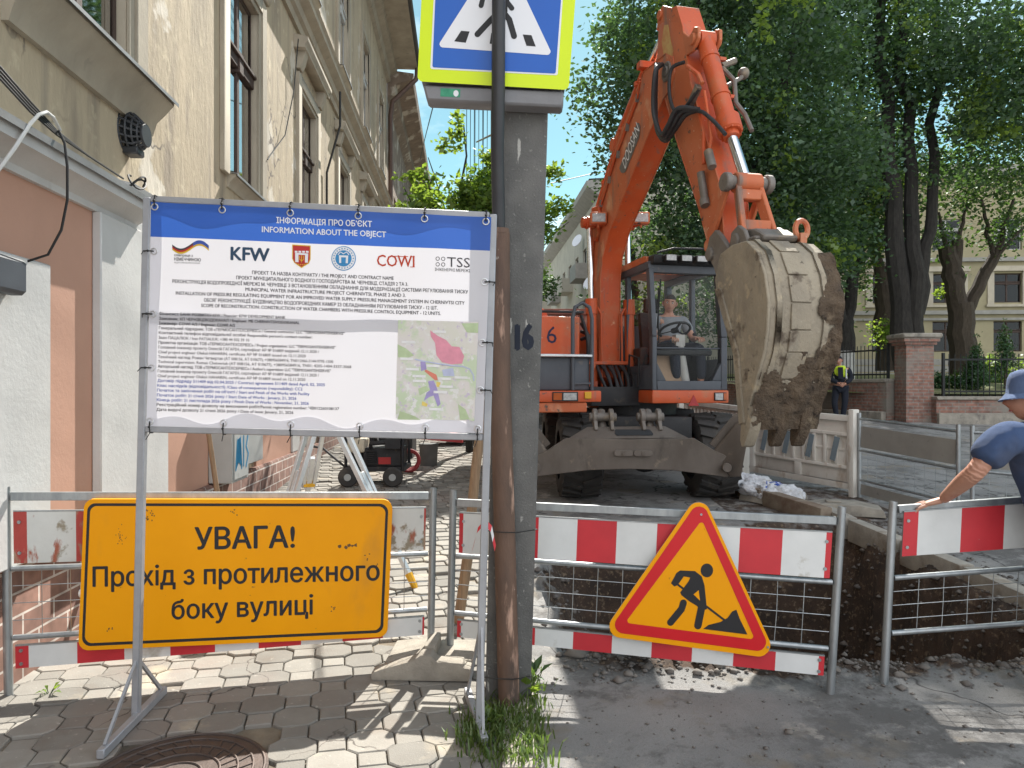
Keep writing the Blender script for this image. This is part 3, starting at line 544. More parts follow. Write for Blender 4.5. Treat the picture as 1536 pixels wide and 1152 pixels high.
t = MB(); t.prism([(-10, 13.31), (.6, 13.31), (-4, 13.7)], 0, 52, ce, 0, 'y'); t.build('roof', pmat('dark slate roof', (.1, .1, .105), None, 3, .8), C_)
for k in range(7):
    for z in (5.2, 8.4):
        l = 3.6 + 6.2 * k; t = MB(); t.box(l, l + 2.4, 0, .8, z - .15, z, 0, CF); t.box(l, l + 2.4, .75, .8, z, z + .8, 0, CF); t.box(l, l + .06, 0, .75, z, z + .8, 0, CF); t.box(l + 2.34, l + 2.4, 0, .75, z, z + .8, 0, CF); t.build('balcony', K['cream'] if k % 2 else K['board'], C_)
for l, z in ((1.0, 7.6), (5.2, 10.9)):
    t = MB(); t.disc(CF(l, .45, z), (-.7, -.5, .35), .42, .04, 20); t.build('satellite_dish', K['signwhite'], C_)

# greenish house behind the garden on the right
DF = Frame((13.5, 37, 0), (1, -.06, 0), (-.06, -1, 0))
D = empty('garden_house', DF(0, 0, 0), 'greenish three storey house with cream window surrounds behind the garden trees', 'building')
dh = [(2.1 + 3.02 * k, 3.5 + 3.02 * k, z, z + hh) for k in range(6) for z, hh in ((3.4, 1.55), (5.9, 1.5), (8.6, 1.6))]
mb = MB(); facade(mb, DF, 0, 22, 1, 13, dh, .2); mb.box(0, 22, -9, -.5, 1, 12.98, 0, DF); mb.add([DF(0, 0, 1), DF(0, -.5, 1), DF(0, -.5, 13), DF(0, 0, 13)], [(0, 1, 2, 3)]); mb.build('wall', K['greenhouse'], D, smooth=0)
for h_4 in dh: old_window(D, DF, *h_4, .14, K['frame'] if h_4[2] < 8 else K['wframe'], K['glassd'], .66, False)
for a, b_, c, d in dh:
    if 5 < c < 8:
        t = MB(); t.box(a - .32, a, 0, .07, c - .1, d + .1, 0, DF); t.box(b_, b_ + .32, 0, .07, c - .1, d + .1, 0, DF); t.box(a - .4, b_ + .4, 0, .16, d + .1, d + .36, 0, DF); t.box(a - .4, b_ + .4, 0, .14, c - .22, c - .1, 0, DF); t.build('window_surround', pmat('cream surround', (.46, .41, .32), None, 3) if 'csur' not in K else K['csur'], D); K.setdefault('csur', D.children[-1].data.materials[0])
t = MB()
for z0, z1, q in ((5.3, 5.5, .16), (5.0, 5.12, .1), (8.0, 8.2, .18), (12.3, 12.8, .5)): t.box(-.1, 22, 0, q, z0, z1, 0, DF)
for i in range(8): t.box(0, 22, 0, .03, 2.0 + i * .36, 2.3 + i * .36, 0, DF) if i < 3 else None
t.build('string_course', K['board'], D)
for k, (l, z) in enumerate(((.8, 4.6), (1.1, 7.9))):
    t = MB(); t.box(l, l + .8, 0, .32, z, z + .55, 0, DF); t.disc(DF(l + .3, .33, z + .28), DF.y, .2, .02); t.build('air_conditioner', K['signwhite'], D, bevel=.02)

# garden behind the brick wall
gm = pmat('garden grass and soil', (.10, .13, .04), (.16, .15, .07), 2, .95, 0, .8, 12, spots=[((.22, .19, .11), 1.2, .52, .64)], dist=.05)
t = MB(); gx = [8, 10, 12, 14, 16, 20, 26, 34, 44]; gy = [18.8, 20.5, 24, 30, 37.5]
gp = [(x + (y - 18.8) * -.1, y + (3.0 if x < 9 else 0) * (1 if y < 19 else 0), 1.42 + (y - 18.8) * .045 + .08 * nse(x, y, .6)) for y in gy for x in gx]
t.add(gp, [(j * len(gx) + i, j * len(gx) + i + 1, (j + 1) * len(gx) + i + 1, (j + 1) * len(gx) + i) for j in range(len(gy) - 1) for i in range(len(gx) - 1)]); tag(t.build('garden', gm), kind='structure')
# brick retaining wall, pillar, fence
P0 = at(1353, 575, 18.2); P1 = at(1060, 575, 27)
LF = Frame((P0.x, P0.y, 0), (P1.x - P0.x, P1.y - P0.y, 0), (-(P1.y - P0.y), P1.x - P0.x, 0)); ll = math.hypot(P1.x - P0.x, P1.y - P0.y)
def wall_thing(F, l0, l1, ztop, label):
    r_ = empty('brick_wall', F((l0 + l1) / 2, 0, .6), label, 'wall'); t = MB(); t.box(l0, l1, -.25, .15, 0, ztop, 0, F); t.build('brickwork', K['redbrick'], r_)
    t = MB(); t.box(l0, l1, -.3, .2, ztop, ztop + .09, 0, F); t.build('coping', K['foot'], r_, bevel=.015); t = MB(); t.box(l0, l1, .151, .3, 0, .95 if l0 > .1 else .78, 0, F); t.build('footing', K['foot'], r_, bevel=.02)
wall_thing(LF, .35, ll, 1.72, 'long low brick retaining wall left of the brick pillar under the iron fence')
RF = Frame((P0.x + .1, P0.y - .3, 0), (1, -.12, 0), (-.12, -1, 0))
wall_thing(RF, .5, 9.5, 1.27, 'crumbling brick wall right of the brick pillar behind the man in the blue hat')
pl = empty('brick_pillar', (P0.x + .42, P0.y, .6), 'square red brick gate pillar with a stepped slab cap', 'pillar')
t = MB(); t.box(P0.x - .03, P0.x + .67, P0.y - .25, P0.y + .3, 0, 2.66, 0); t.build('brickwork', K['redbrick'], pl)
t = MB(); t.box(P0.x - .08, P0.x + .72, P0.y - .3, P0.y + .35, 2.66, 2.74); t.box(P0.x - .13, P0.x + .77, P0.y - .35, P0.y + .4, 2.74, 2.83); t.build('brick_cap', K['redbrick'], pl)
t = MB(); t.box(P0.x - .18, P0.x + .82, P0.y - .4, P0.y + .45, 2.83, 2.95); t.build('cap_slab', K['foot'], pl, bevel=.03)
def fence(F, l0, l1, z0, z1, label):
    r_ = empty('iron_fence', F((l0 + l1) / 2, 0, z0), label, 'fence'); t = MB(); n_ = int((l1 - l0) / .135)
    for i in range(n_ + 1): l = l0 + (l1 - l0) * i / n_; p = F(l, -.05, 0); t.tube([p + V(0, 0, z0), p + V(0, 0, z1)], .012, 5)
    t.build('pickets', K['iron'], r_); t = MB()
    for z in (z0 + .12, z1 - .14): t.bar(F(l0, -.05, z), F(l1, -.05, z), .02, .045)
    t.build('rail', K['iron'], r_)
    for l in np.arange(l0, l1 + .1, (l1 - l0) / 4): t = MB(); t.bar(F(l, -.05, z0), F(l, -.05, z1 + .03), .06, .06); t.build('post', K['iron'], r_)
fence(LF, .5, ll, 1.81, 2.72, 'black iron picket fence left of the brick pillar')
fence(RF, .75, 9.3, 1.36, 2.42, 'black iron picket fence right of the brick pillar in front of the conifers')

# ---------------------------------------------------------------- trees
def leaves(name, blobs, n_, size, mat, parent, seed, spr=.28, per=9, flat=.55, fq=1.25, thr=-.13):
    """leaf clumps through the volume of the blobs (centre, radii): every leaf its own small bent face"""
    rg = np.random.default_rng(seed); vol = np.array([b_[1][0] * b_[1][1] * b_[1][2] for b_ in blobs]) ** .75; vol /= vol.sum(); k = n_ // per
    w_ = rg.choice(len(blobs), k, p=vol); d = rg.normal(size=(k, 3)); d /= np.linalg.norm(d, axis=1)[:, None]; rad = rg.random(k) ** .38
    c = np.array([blobs[i][0] for i in w_]) + d * rad[:, None] * np.array([blobs[i][1] for i in w_])
    lump = np.array([noise.noise(V(*(q * fq))) for q in c]); keep = lump > thr; c = c[keep]; k = len(c)
    c = np.repeat(c, per, 0) + rg.normal(size=(k * per, 3)) * spr * np.array([1, 1, .7]); n2 = len(c)
    nrm = rg.normal(size=(n2, 3)); nrm[:, 2] = np.abs(nrm[:, 2]) + flat; nrm /= np.linalg.norm(nrm, axis=1)[:, None]
    t1 = np.cross(nrm, rg.normal(size=(n2, 3))); t1 /= np.linalg.norm(t1, axis=1)[:, None]; t2 = np.cross(nrm, t1)
    s = size * rg.uniform(.6, 1.35, n2)[:, None]
    vs = np.stack([c - t1 * s * .6, c + t2 * s * .42 - nrm * s * .1, c + t1 * s * .65 - nrm * s * .12, c - t2 * s * .42 - nrm * s * .1], 1).reshape(-1, 3)
    return npmesh(name, vs, np.arange(n2 * 4).reshape(-1, 4), mat, parent)
def limb(mb, p, q, r0, r1, seed, mi=0, wob=.12, n=9):
    rg = random.Random(seed); p, q = V(*p), V(*q); pts = []; L_ = (q - p).length
    for i in range(8):
        t = i / 7; w2 = math.sin(t * math.pi) * wob * L_ * .25; pts.append(p.lerp(q, t) + V(rg.uniform(-1, 1), rg.uniform(-1, 1), 0) * w2)
    mb.tube(pts, [r0 + (r1 - r0) * i / 7 for i in range(8)], n, mi)
K['leafd'] = leafmat('dark maple leaf', (.022, .048, .034), (.075, .125, .066), .24, (.15, .29, .06))
K['leafm'] = leafmat('green leaf', (.032, .064, .034), (.07, .12, .05), .24, (.15, .28, .04)); K['leafb'] = leafmat('linden leaf', (.035, .075, .025), (.07, .125, .035), .3, (.25, .42, .03))
K['leafy'] = leafmat('bright leaf', (.07, .13, .03), (.12, .18, .04), .42, (.32, .46, .05))
K['conifer'] = leafmat('thuja green', (.018, .05, .02), (.03, .075, .03), .1)
def tree(name, base, stems, blobs, nl, ls, label, lm='leafd', bk='bark', seed=1, cat='tree', white=None, spr=.28):
    r_ = empty(name, base, label, cat)
    t = MB()
    for i, (p, q, r0, r1) in enumerate(stems): limb(t, p, q, r0, r1, seed * 17 + i)
    mats = [K[bk]]
    o = t.build('trunk', mats, r_)
    if white:
        p, q, r0 = white; t = MB(); t.tube([p, q], r0, 12); t.build('whitewash_band', K['limewash'], o)
    if nl: leaves('crown', blobs, nl, ls, K[lm], r_, seed, spr)
    if nl > 11000 and lm == 'leafd':   # brighter, yellower sprays: sunlit patches of the crown put into leaf colour
        rg = random.Random(seed); bb = []
        for k in range(16):
            c, q = blobs[rg.randrange(len(blobs))]; d = V(rg.gauss(0, 1), -abs(rg.gauss(0, 1)), rg.gauss(0, .8)).normalized(); bb.append((np.array(c) + np.array(d) * q * rg.uniform(.75, 1.02), np.array((.38, .3, .24))))
        leaves('sunlit_leaves', bb, 1100, ls * .95, K['leafy'], r_, seed + 60, .16, 6, .4, 1.25, -1)
    return r_
def blobline(pts): return [(np.array(p), np.array(r_ if isinstance(r_, tuple) else (r_, r_, r_ * .85))) for p, r_ in pts]
# the big maple over the road behind the excavator
Y = 17
tree('maple_tree', (6.2, Y + 1, gz(18)), [((6.2, Y + 1, .6), (6.0, Y + .6, 6.5), .34, .26), ((6.0, Y + .6, 6.4), (4.4, Y, 11), .2, .06), ((6.0, Y + .6, 6.2), (3.2, Y, 8.5), .13, .04), ((6.0, Y + .6, 6.4), (7.4, Y + 1, 11.5), .2, .05)],
     blobline([((2.6, Y, 8.7), 1.15), ((3.0, Y - .2, 6.9), (1.0, 1.2, .8)), ((3.6, Y + .4, 10.4), 1.5), ((4.6, Y, 8.4), 1.9), ((5.0, Y, 6.2), 1.6), ((4.2, Y, 4.9), 1.0), ((6.6, Y + .6, 9.8), 2.0), ((7.0, Y, 7.0), 1.9), ((6.0, Y, 4.6), 1.3), ((7.6, Y + .5, 5.0), 1.2), ((5.4, Y - .4, 11.3), 1.4)]), 70000, .105, 'broad dark green maple reaching over the road behind the excavator arm', seed=2)
Y = 23
tree('ash_tree', (8.6, Y, .9), [((8.6, Y, .8), (8.4, Y, 9), .33, .25), ((8.4, Y, 8.8), (6.4, Y, 17), .2, .05), ((8.4, Y, 8.6), (10, Y, 18), .2, .05)],
     blobline([((6.2, Y, 16), 2.6), ((8.8, Y, 19.5), 2.6), ((8.6, Y, 13), 2.7), ((6.2, Y, 10.5), 2.2), ((10.6, Y, 16), 2.4), ((9.6, Y, 9), 2.2), ((7.2, Y + .5, 6.2), 1.8), ((9.0, Y + 1, 5.2), 1.6), ((4.6, Y, 12.8), 1.8)]), 42000, .15, 'tall dark tree rising directly behind the excavator bucket', seed=3)
def tp(px, py, Yd): return tuple(at(px, py, Yd))
Y = 25
tree('forked_tree', tp(1262, 560, Y), [(tp(1264, 580, Y), tp(1266, 480, Y), .36, .32), (tp(1262, 490, Y), tp(1246, 380, Y), .26, .2), (tp(1246, 384, Y), tp(1225, 60, Y), .2, .1), (tp(1270, 492, Y), tp(1287, 380, Y), .22, .19), (tp(1287, 384, Y), tp(1290, 20, Y), .19, .08)],
     blobline([((10.6, Y, 9.5), 2.3), ((12.2, Y, 7.6), 1.9), ((12.5, Y, 12), 2.3), ((10.2, Y - .5, 13.6), 2.2), ((11.2, Y, 6.1), (1.5, 1.5, .9))]), 22000, .14, 'forked tree with a whitewashed trunk foot beside the man in the hi-vis vest', seed=4, white=(V(*tp(1264, 581, Y)), V(*tp(1264, 527, Y)), .40))
Y = 23.5
tree('plane_tree', tp(1366, 560, Y), [(tp(1362, 560, Y), tp(1340, 330, Y), .40, .28), (tp(1340, 336, Y), tp(1322, 0, Y), .28, .14), (tp(1374, 560, Y), tp(1366, 300, Y), .31, .22), (tp(1366, 306, Y), tp(1354, -40, Y), .215, .12), (tp(1376, 470, Y), tp(1397, 330, Y), .22, .18), (tp(1397, 336, Y), tp(1402, -20, Y), .18, .1), (tp(1340, 345, Y), tp(1308, 245, Y), .12, .05)],
     blobline([((13.0, Y - .4, 12.2), 2.2), ((14.6, Y - .4, 9.4), (1.6, 1.4, 1.3)), ((15.2, Y, 12.2), 2.2), ((12.4, Y + 1.2, 9.6), 1.7), ((14, Y, 15), 2.6), ((16.6, Y, 10.6), 1.7), ((11.5, Y, 15.5), 2.0)]), 26000, .14, 'thick triple-stemmed tree right behind the brick pillar', seed=5)
Y = 27
tree('pollard_tree', tp(1445, 540, Y), [(tp(1446, 560, Y), tp(1440, 455, Y), .5, .44), (tp(1437, 465, Y), tp(1420, 372, Y), .36, .3), (tp(1436, 460, Y), tp(1436, 360, Y), .25, .2), (tp(1448, 470, Y), tp(1492, 384, Y), .26, .2), (tp(1492, 388, Y), tp(1520, 300, Y), .12, .05), (tp(1490, 388, Y), tp(1472, 300, Y), .1, .05), (tp(1420, 376, Y), tp(1408, 318, Y), .1, .04), (tp(1436, 364, Y), tp(1450, 310, Y), .1, .04), (tp(1492, 386, Y), tp(1536, 340, Y), .1, .05)],
     blobline([((16.1, Y, 7.2), (1.0, .8, .7)), ((18.8, Y, 7.5), (1.3, 1, .9)), ((17.4, Y + .5, 9.4), (1.9, 1.4, 1.3)), ((19.6, Y, 9.8), (1.6, 1.4, 1.4)), ((16.6, Y, 5.9), (.5, .5, .4)), ((18.7, Y - .3, 12), 1.9)]), 13000, .13, 'lopped pollard tree with short thick stubs in front of the greenish house', 'leafm', 'barkl', seed=6)
Y = 28
tree('leaning_tree', tp(1328, 555, Y), [(tp(1330, 556, Y), tp(1322, 430, Y), .42, .32), (tp(1322, 436, Y), tp(1310, 300, Y), .24, .12), (tp(1324, 436, Y), tp(1345, 330, Y), .2, .1)],
     blobline([((14.0, Y, 8.3), 1.7), ((13.1, Y - .4, 5.4), (.8, .8, .9)), ((12.6, Y - .5, 3.9), (.5, .5, .5)), ((14.8, Y, 10.5), 1.8), ((12.4, Y, 7.2), 1.3)]), 12000, .13, 'stout brown tree left of the triple-stemmed tree by the iron fence', 'leafm', 'barkl', seed=7)
Y = 21
tree('beech_tree', (17.5, Y, 1.6), [((18.6, Y, 1.5), (18.2, Y, 8), .3, .22), ((18.2, Y, 7.6), (15.4, Y, 11), .14, .04)], blobline([((15.0, Y, 9.9), (1.9, 1.5, 1.2)), ((16.8, Y, 11.6), 2.2), ((17.4, Y, 8.2), (1.7, 1.5, 1.2)), ((13.2, Y - .5, 11.8), 1.8)]), 17000, .13, 'leafy tree at the right edge with branches hanging over the fence', 'leafd', seed=8)
Y = 33
tree('linden_tree', (5.6, Y, 1.0), [((5.6, Y, 1), (5.6, Y, 8), .3, .15)], blobline([((5.4, Y, 5.2), 2.0), ((7.0, Y, 8.5), 2.4), ((9.6, Y, 5.0), 2.2), ((11.5, Y, 8.4), 2.3), ((12.5, Y, 12.4), 2.6), ((9, Y, 12), 2.6)]), 17000, .17, 'dim tree far behind the excavator cab', seed=9)
# young tree on the pavement behind the banner
Y = 12.5
r_ = tree('young_tree', (-.75, Y, gz(Y)), [((-.75, Y, .35), (-.8, Y, 2.6), .07, .05), ((-.8, Y, 2.5), (-.85, Y, 6.2), .05, .012), ((-.8, Y, 2.8), (-1.9, Y - .1, 5.1), .03, .008), ((-.8, Y, 3.0), (.5, Y - .2, 4.9), .03, .008), ((-.8, Y, 3.4), (-1.5, Y + .2, 5.7), .03, .008), ((-.8, Y, 3.3), (-.2, Y + .3, 5.6), .03, .008), ((-.8, Y, 2.9), (-2.1, Y, 4.5), .025, .006), ((-.8, Y, 2.9), (1.0, Y, 4.5), .025, .006)],
          blobline([((-.75, Y, 5.0), (.8, .7, .55)), ((-.55, Y, 4.6), (.95, .7, .55)), ((-1.0, Y, 5.4), (.4, .3, .3)), ((-.35, Y, 5.25), (.55, .4, .35)), ((-.3, Y, 3.9), (.7, .5, .7)), ((-1.3, Y, 4.75), (.55, .4, .35)), ((.3, Y, 4.5), (.45, .4, .4))]), 15000, .085, 'small young street tree with bright round leaves behind the banner', 'leafb', seed=10, spr=.13)
leaves('bright_shoots', blobline([((-1.15, Y - .1, 5.55), (.14, .1, .45)), ((-.95, Y, 6.00), (.12, .09, .5)), ((-1.6, Y, 5.30), (.5, .1, .12)), ((-1.8, Y, 4.75), (.5, .1, .12)), ((-.4, Y - .2, 5.55), (.35, .1, .2)), ((.8, Y, 4.75), (.3, .1, .2)), ((.75, Y, 5.35), (.16, .1, .2)), ((-.7, Y - .4, 5.25), (.7, .2, .2)), ((-.9, Y - .6, 4.75), (.8, .2, .4)), ((-.3, Y - .6, 4.45), (.6, .2, .5))]), 3400, .09, K['leafy'], r_, 12, .07, 5)
Y = 45
tree('street_tree', (1.2, Y, 1.2), [((1.2, Y, 1), (1.2, Y, 5), .2, .1)], blobline([((.8, Y, 5.5), 1.6), ((1.4, Y, 8), 1.5), ((2.8, Y, 4.6), 1.2)]), 4000, .2, 'distant street tree beside the far cream apartment house', 'leafm', seed=13)
# overhanging sunlit twigs at the top of the view
r_ = tree('overhanging_branch', (6.6, 13.5, 10.5), [((8.5, 15, 9.9), (4.6, 12.2, 8.7), .07, .015)], blobline([((4.2, 12, 8.35), (.45, .4, .22)), ((4.7, 12.2, 8.6), (.5, .4, .25)), ((5.3, 12.4, 8.5), (.4, .4, .16)), ((4.25, 12.0, 7.75), (.16, .15, .3))]), 900, .085, 'sunlit yellow-green branch hanging in at the top beside the arm', 'leafy', seed=14, cat='branch', spr=.1)
# conifers, hedge, shrubs in the garden
for i, (px, Yd, h2, rd, lb) in enumerate(((1463, 21, 1.55, .42, 'small dark cone-shaped thuja nearer the pillar behind the iron fence'), (1508, 21.5, 2.0, .48, 'taller dark cone-shaped thuja right of the smaller one behind the fence'))):
    p = at(px, 548, Yd); r_ = empty('thuja', (p.x, p.y, 1.6), lb, 'conifer'); t = MB(); t.tube([(p.x, p.y, 1.5), (p.x, p.y, 1.6 + h2 * .8)], [.05, .02], 6); t.build('trunk', K['barkl'], r_)
    leaves('crown', blobline([((p.x, p.y, 1.6 + h2 * f_), (rd * (1.05 - f_), rd * (1.05 - f_), h2 * .16)) for f_ in (.1, .22, .36, .5, .64, .78, .9)]), 4200, .05, K['conifer'], r_, 30 + i, .05, 6, 0)
p = at(1425, 545, 22); r_ = empty('hedge', (p.x, p.y, 1.6), 'low clipped dark hedge between the pillar and the thujas', 'hedge'); leaves('foliage', blobline([((p.x - .5 + .35 * i, p.y, 1.75), (.4, .35, .33)) for i in range(5)]), 3500, .07, K['conifer'], r_, 40, .06, 6)
for i, (px, Yd, z, rd, lb) in enumerate(((1490, 26, 2.15, .7, 'bright yellow-green shrub between the two thujas'), (1410, 27.5, 5.6, .5, 'sunlit shoot cluster on the lopped trunk of the pollard'), (1313, 27.5, 3.6, .5, 'sunlit green suckers beside the stout brown tree'))):
    p = at(px, 560, Yd)
    if i == 0: r_ = empty('shrub', (p.x, p.y, 1.6), lb, 'shrub'); leaves('foliage', blobline([((p.x, p.y, z), (rd, rd, rd * .8)), ((p.x + 1.2, p.y, z), (rd, rd, rd * .7))]), 2200, .1, K['leafy'], r_, 50 + i, .12)
    else:
        tr_ = [o_ for o_ in col.objects if o_.name == ('pollard_tree' if i == 1 else 'leaning_tree')][0]
        leaves('sucker_shoots', blobline([((p.x, p.y - .4, z), (rd, rd, rd * 1.2))]), 900, .11, K['leafy'], tr_, 50 + i, .1)
# ================================================================ INFORMATION BANNER
BL_T, BL_B = at(222, 297, 3.36), at(204, 1078, 3.34); BR_T, BR_B = at(740, 322, 3.27), at(718, 1096, 3.27)
bn = empty('information_banner', (BL_B.x, BL_B.y, .03), 'big white and blue project information banner tied to a grey tube frame on feet', 'banner')
up_l = (BL_T - BL_B).normalized(); up_r = (BR_T - BR_B).normalized(); alongb = (BR_T - BL_T).normalized()
YW = V(0, 1, 0)
def part(mb, name, mat, par, **k): return mb.build(name, mat, par, **k)
for p, q in ((BL_T, BL_B), (BR_T, BR_B)): part(MB().bar(q, p, .034, .034, 0, YW), 'post', K['greypaint'], bn, bevel=.004)
def onpost(l, py): # point of a post at a picture height
    p, q = (BL_T, BL_B) if l else (BR_T, BR_B)
    z = H - (py - HZ) / FPX * p.y; t = (z - q.z) / (p.z - q.z); return q.lerp(p, t)
for yl, yr in ((299, 324), (471, 487), (643, 656)):
    part(MB().bar(onpost(1, yl) + alongb * .018, onpost(0, yr) - alongb * .018, .03, .03), 'rail', K['greypaint'], bn, bevel=.004)
fl = [at(150, 1143, 2.98), at(246, 1046, 3.62)]; fl = [V(p.x, p.y, .055) for p in fl]; fr = [at(727, 1128, 3.10), at(701, 1042, 3.62)]; fr = [V(p.x, p.y, .05) for p in fr]
for a, b_ in (fl, fr): part(MB().bar(a, b_, .034, .04), 'foot', K['greypaint'], bn, bevel=.004)
for a, l in ((fl, 1), (fr, 0)):
    top = onpost(l, 985 if l else 930)
    for e in a: part(MB().bar(top + V(0, 0, .0), e.lerp(a[0].lerp(a[1], .5), .12) + V(0, 0, .02), .012, .016), 'brace', K['greypaint'], bn)
TLp, TRp, BRp, BLp = (227, 303), (737, 326), (724, 650), (220, 639)
bpl = Plane(at(*TLp, 3.335), at(*TRp, 3.245), at(*BLp, 3.325))
def bab(px, py):
    a = (px - 223) / 514; yt = 303 + 23 * a; yb = 639 + 11 * a; return a, (py - yt) / (yb - yt)
def bwave(a, b_):
    e = min(a, 1 - a, b_, 1 - b_); k = min(1, e * 6)
    w_ = .006 * k * (math.sin(a * 23 + b_ * 4) * .5 + math.sin(a * 9 - b_ * 6 + 1)) + .004 * k * nse(a * 5, b_ * 4)
    w_ += .004 * math.cos(a * 2 * math.pi * 5) * math.exp(-b_ * 9) + .005 * math.cos(a * 2 * math.pi * 5) * math.exp(-(1 - b_) * 9)
    return w_
def bhit(px, py, off=0.): a, b_ = bab(px, py); return bpl.hit(px, py, bwave(a, b_) + off)
def bpx(a, b_):
    t = V(*TLp, 0).lerp(V(*TRp, 0), a); q = V(*BLp, 0).lerp(V(*BRp, 0), a); p = t.lerp(q, b_); return p.x, p.y
K['bwhite'] = sheetmat('white banner vinyl', (.62, .62, .66), .24); K['bblue'] = sheetmat('blue banner vinyl', (.03, .11, .44), .22); K['hem'] = sheetmat('banner hem', (.66, .66, .7), .5)
nu, nv = 72, 40
vs, fs, mi = [], [], []
bs = sorted(set(list(np.linspace(0, .155, 8)) + list(np.linspace(.155, 1, 40))))
for b_ in bs:
    for i in range(nu + 1): vs.append(bhit(*bpx(i / nu, b_)))
for j in range(len(bs) - 1):
    for i in range(nu): fs.append((j * (nu + 1) + i, j * (nu + 1) + i + 1, (j + 1) * (nu + 1) + i + 1, (j + 1) * (nu + 1) + i)); mi.append(1 if bs[j + 1] < .156 else 0)
sh = npmesh('banner_sheet', [tuple(v) for v in vs], fs, [K['bwhite'], K['bblue']], bn, True, mi)
# folded hem behind the sheet: a second layer along the edges
hv, hf = [], []
def strip(pa, pb):
    n0 = len(hv)
    for p, q in zip(pa, pb): hv.append(bhit(*bpx(*p), -.004)); hv.append(bhit(*bpx(*q), -.004))
    for i in range(len(pa) - 1): hf.append((n0 + 2 * i, n0 + 2 * i + 1, n0 + 2 * i + 3, n0 + 2 * i + 2))
ar = np.linspace(0, 1, 61)
strip([(a, .0) for a in ar], [(a, .07 - .03 * math.cos(a * 12 + 1) * (1 - .4 * a) - .01 * math.sin(a * 31)) for a in ar])
strip([(a, 1.) for a in ar], [(a, .955 + .018 * math.cos(a * 31 + .5) + .014 * math.sin(a * 13)) for a in ar])
strip([(.0, a) for a in ar], [(.03 + .004 * math.sin(a * 7), a) for a in ar]); strip([(1., a) for a in ar], [(.968, a) for a in ar])
npmesh('hem', [tuple(v) for v in hv], hf, K['hem'], sh)
# eyelets and cable ties
ty = [(a, .022, 0, -1) for a in (.012, .21, .41, .61, .805, .985)] + [(a, .978, 0, 1) for a in (.012, .23, .43, .635, .83, .985)] + [(.012, .22, -1, 0), (.012, .5, -1, 0), (.012, .74, -1, 0), (.988, .3, 1, 0), (.988, .58, 1, 0), (.988, .8, 1, 0)]
for a, b_, dx, dy in ty:
    px, py = bpx(a, b_); c = bhit(px, py, .001); ring = [bhit(px + 4.6 * math.cos(t), py + 4.6 * math.sin(t), .002) for t in [2 * math.pi * i / 14 for i in range(14)]]
    MB().tube(ring, .0032, 6, closed=True).build('eyelet', K['alu'], sh)
    e = bpx(a + dx * .03, b_ + dy * .052); q = bpl.hit(*e, -.02)
    t = MB(); t.tube([c + V(0, -.004, 0), bpl.hit((px + e[0]) / 2, (py + e[1]) / 2, .012), bpl.hit(*e, .006), q], .0032, 6); t.sph(bpl.hit((px + e[0]) / 2, (py + e[1]) / 2, .014), .006, 5); t.tube([bpl.hit(*e, .006), bpl.hit(e[0] + 4 * rnd.uniform(-1, 1), e[1] + 6 + dy * 4, .02)], .002, 5); t.build('cable_tie', K['cable'], bn)
# --- lettering and emblems (positions read off the photograph's banner)
hl = lambda o_: (lambda px, py: bhit(px, py, o_))
Z1 = lambda x, y: (200 + x / 2.743, 280 + y / 2.743); Z2 = lambda x, y: (210 + x / 3.938, 460 + y / 3.938)
def bline(mb, s, xa, xb, y, cap, Z, bold=0., mi=0):
    x0, y0 = Z(xa, y); x1, _ = Z(xb, y); a0, b0 = bab(x0, y0); a1 = (x1 - 223) / 514; y1 = (303 + 23 * a1) + b0 * ((639 + 11 * a1) - (303 + 23 * a1))
    text_px(mb, s, x0, y0, x1, y1, cap, hl(.0022), mi, bold)
t = MB(); bline(t, 'ІНФОРМАЦІЯ ПРО ОБ’ЄКТ', 590, 982, 150, 8.6, Z1, .022); bline(t, 'INFORMATION ABOUT THE OBJECT', 530, 1040, 187, 8.6, Z1, .022)
t.build('title_lettering', K['signwhite'], sh, smooth=0)
K['btext'] = pmat('dark grey print', (.05, .05, .06), None, 4, .6, 0, 0); K['bslate'] = pmat('slate print', (.03, .07, .13), None, 4, .6, 0, 0); K['bred'] = pmat('orange red print', (.55, .06, .02), None, 4, .6, 0, 0); K['bgold'] = pmat('gold print', (.7, .45, .03), None, 4, .6, 0, 0); K['bsky'] = pmat('sky blue print', (.04, .25, .52), None, 4, .6, 0, 0); K['bcrim'] = pmat('crimson print', (.5, .03, .03), None, 4, .6, 0, 0)
t = MB()
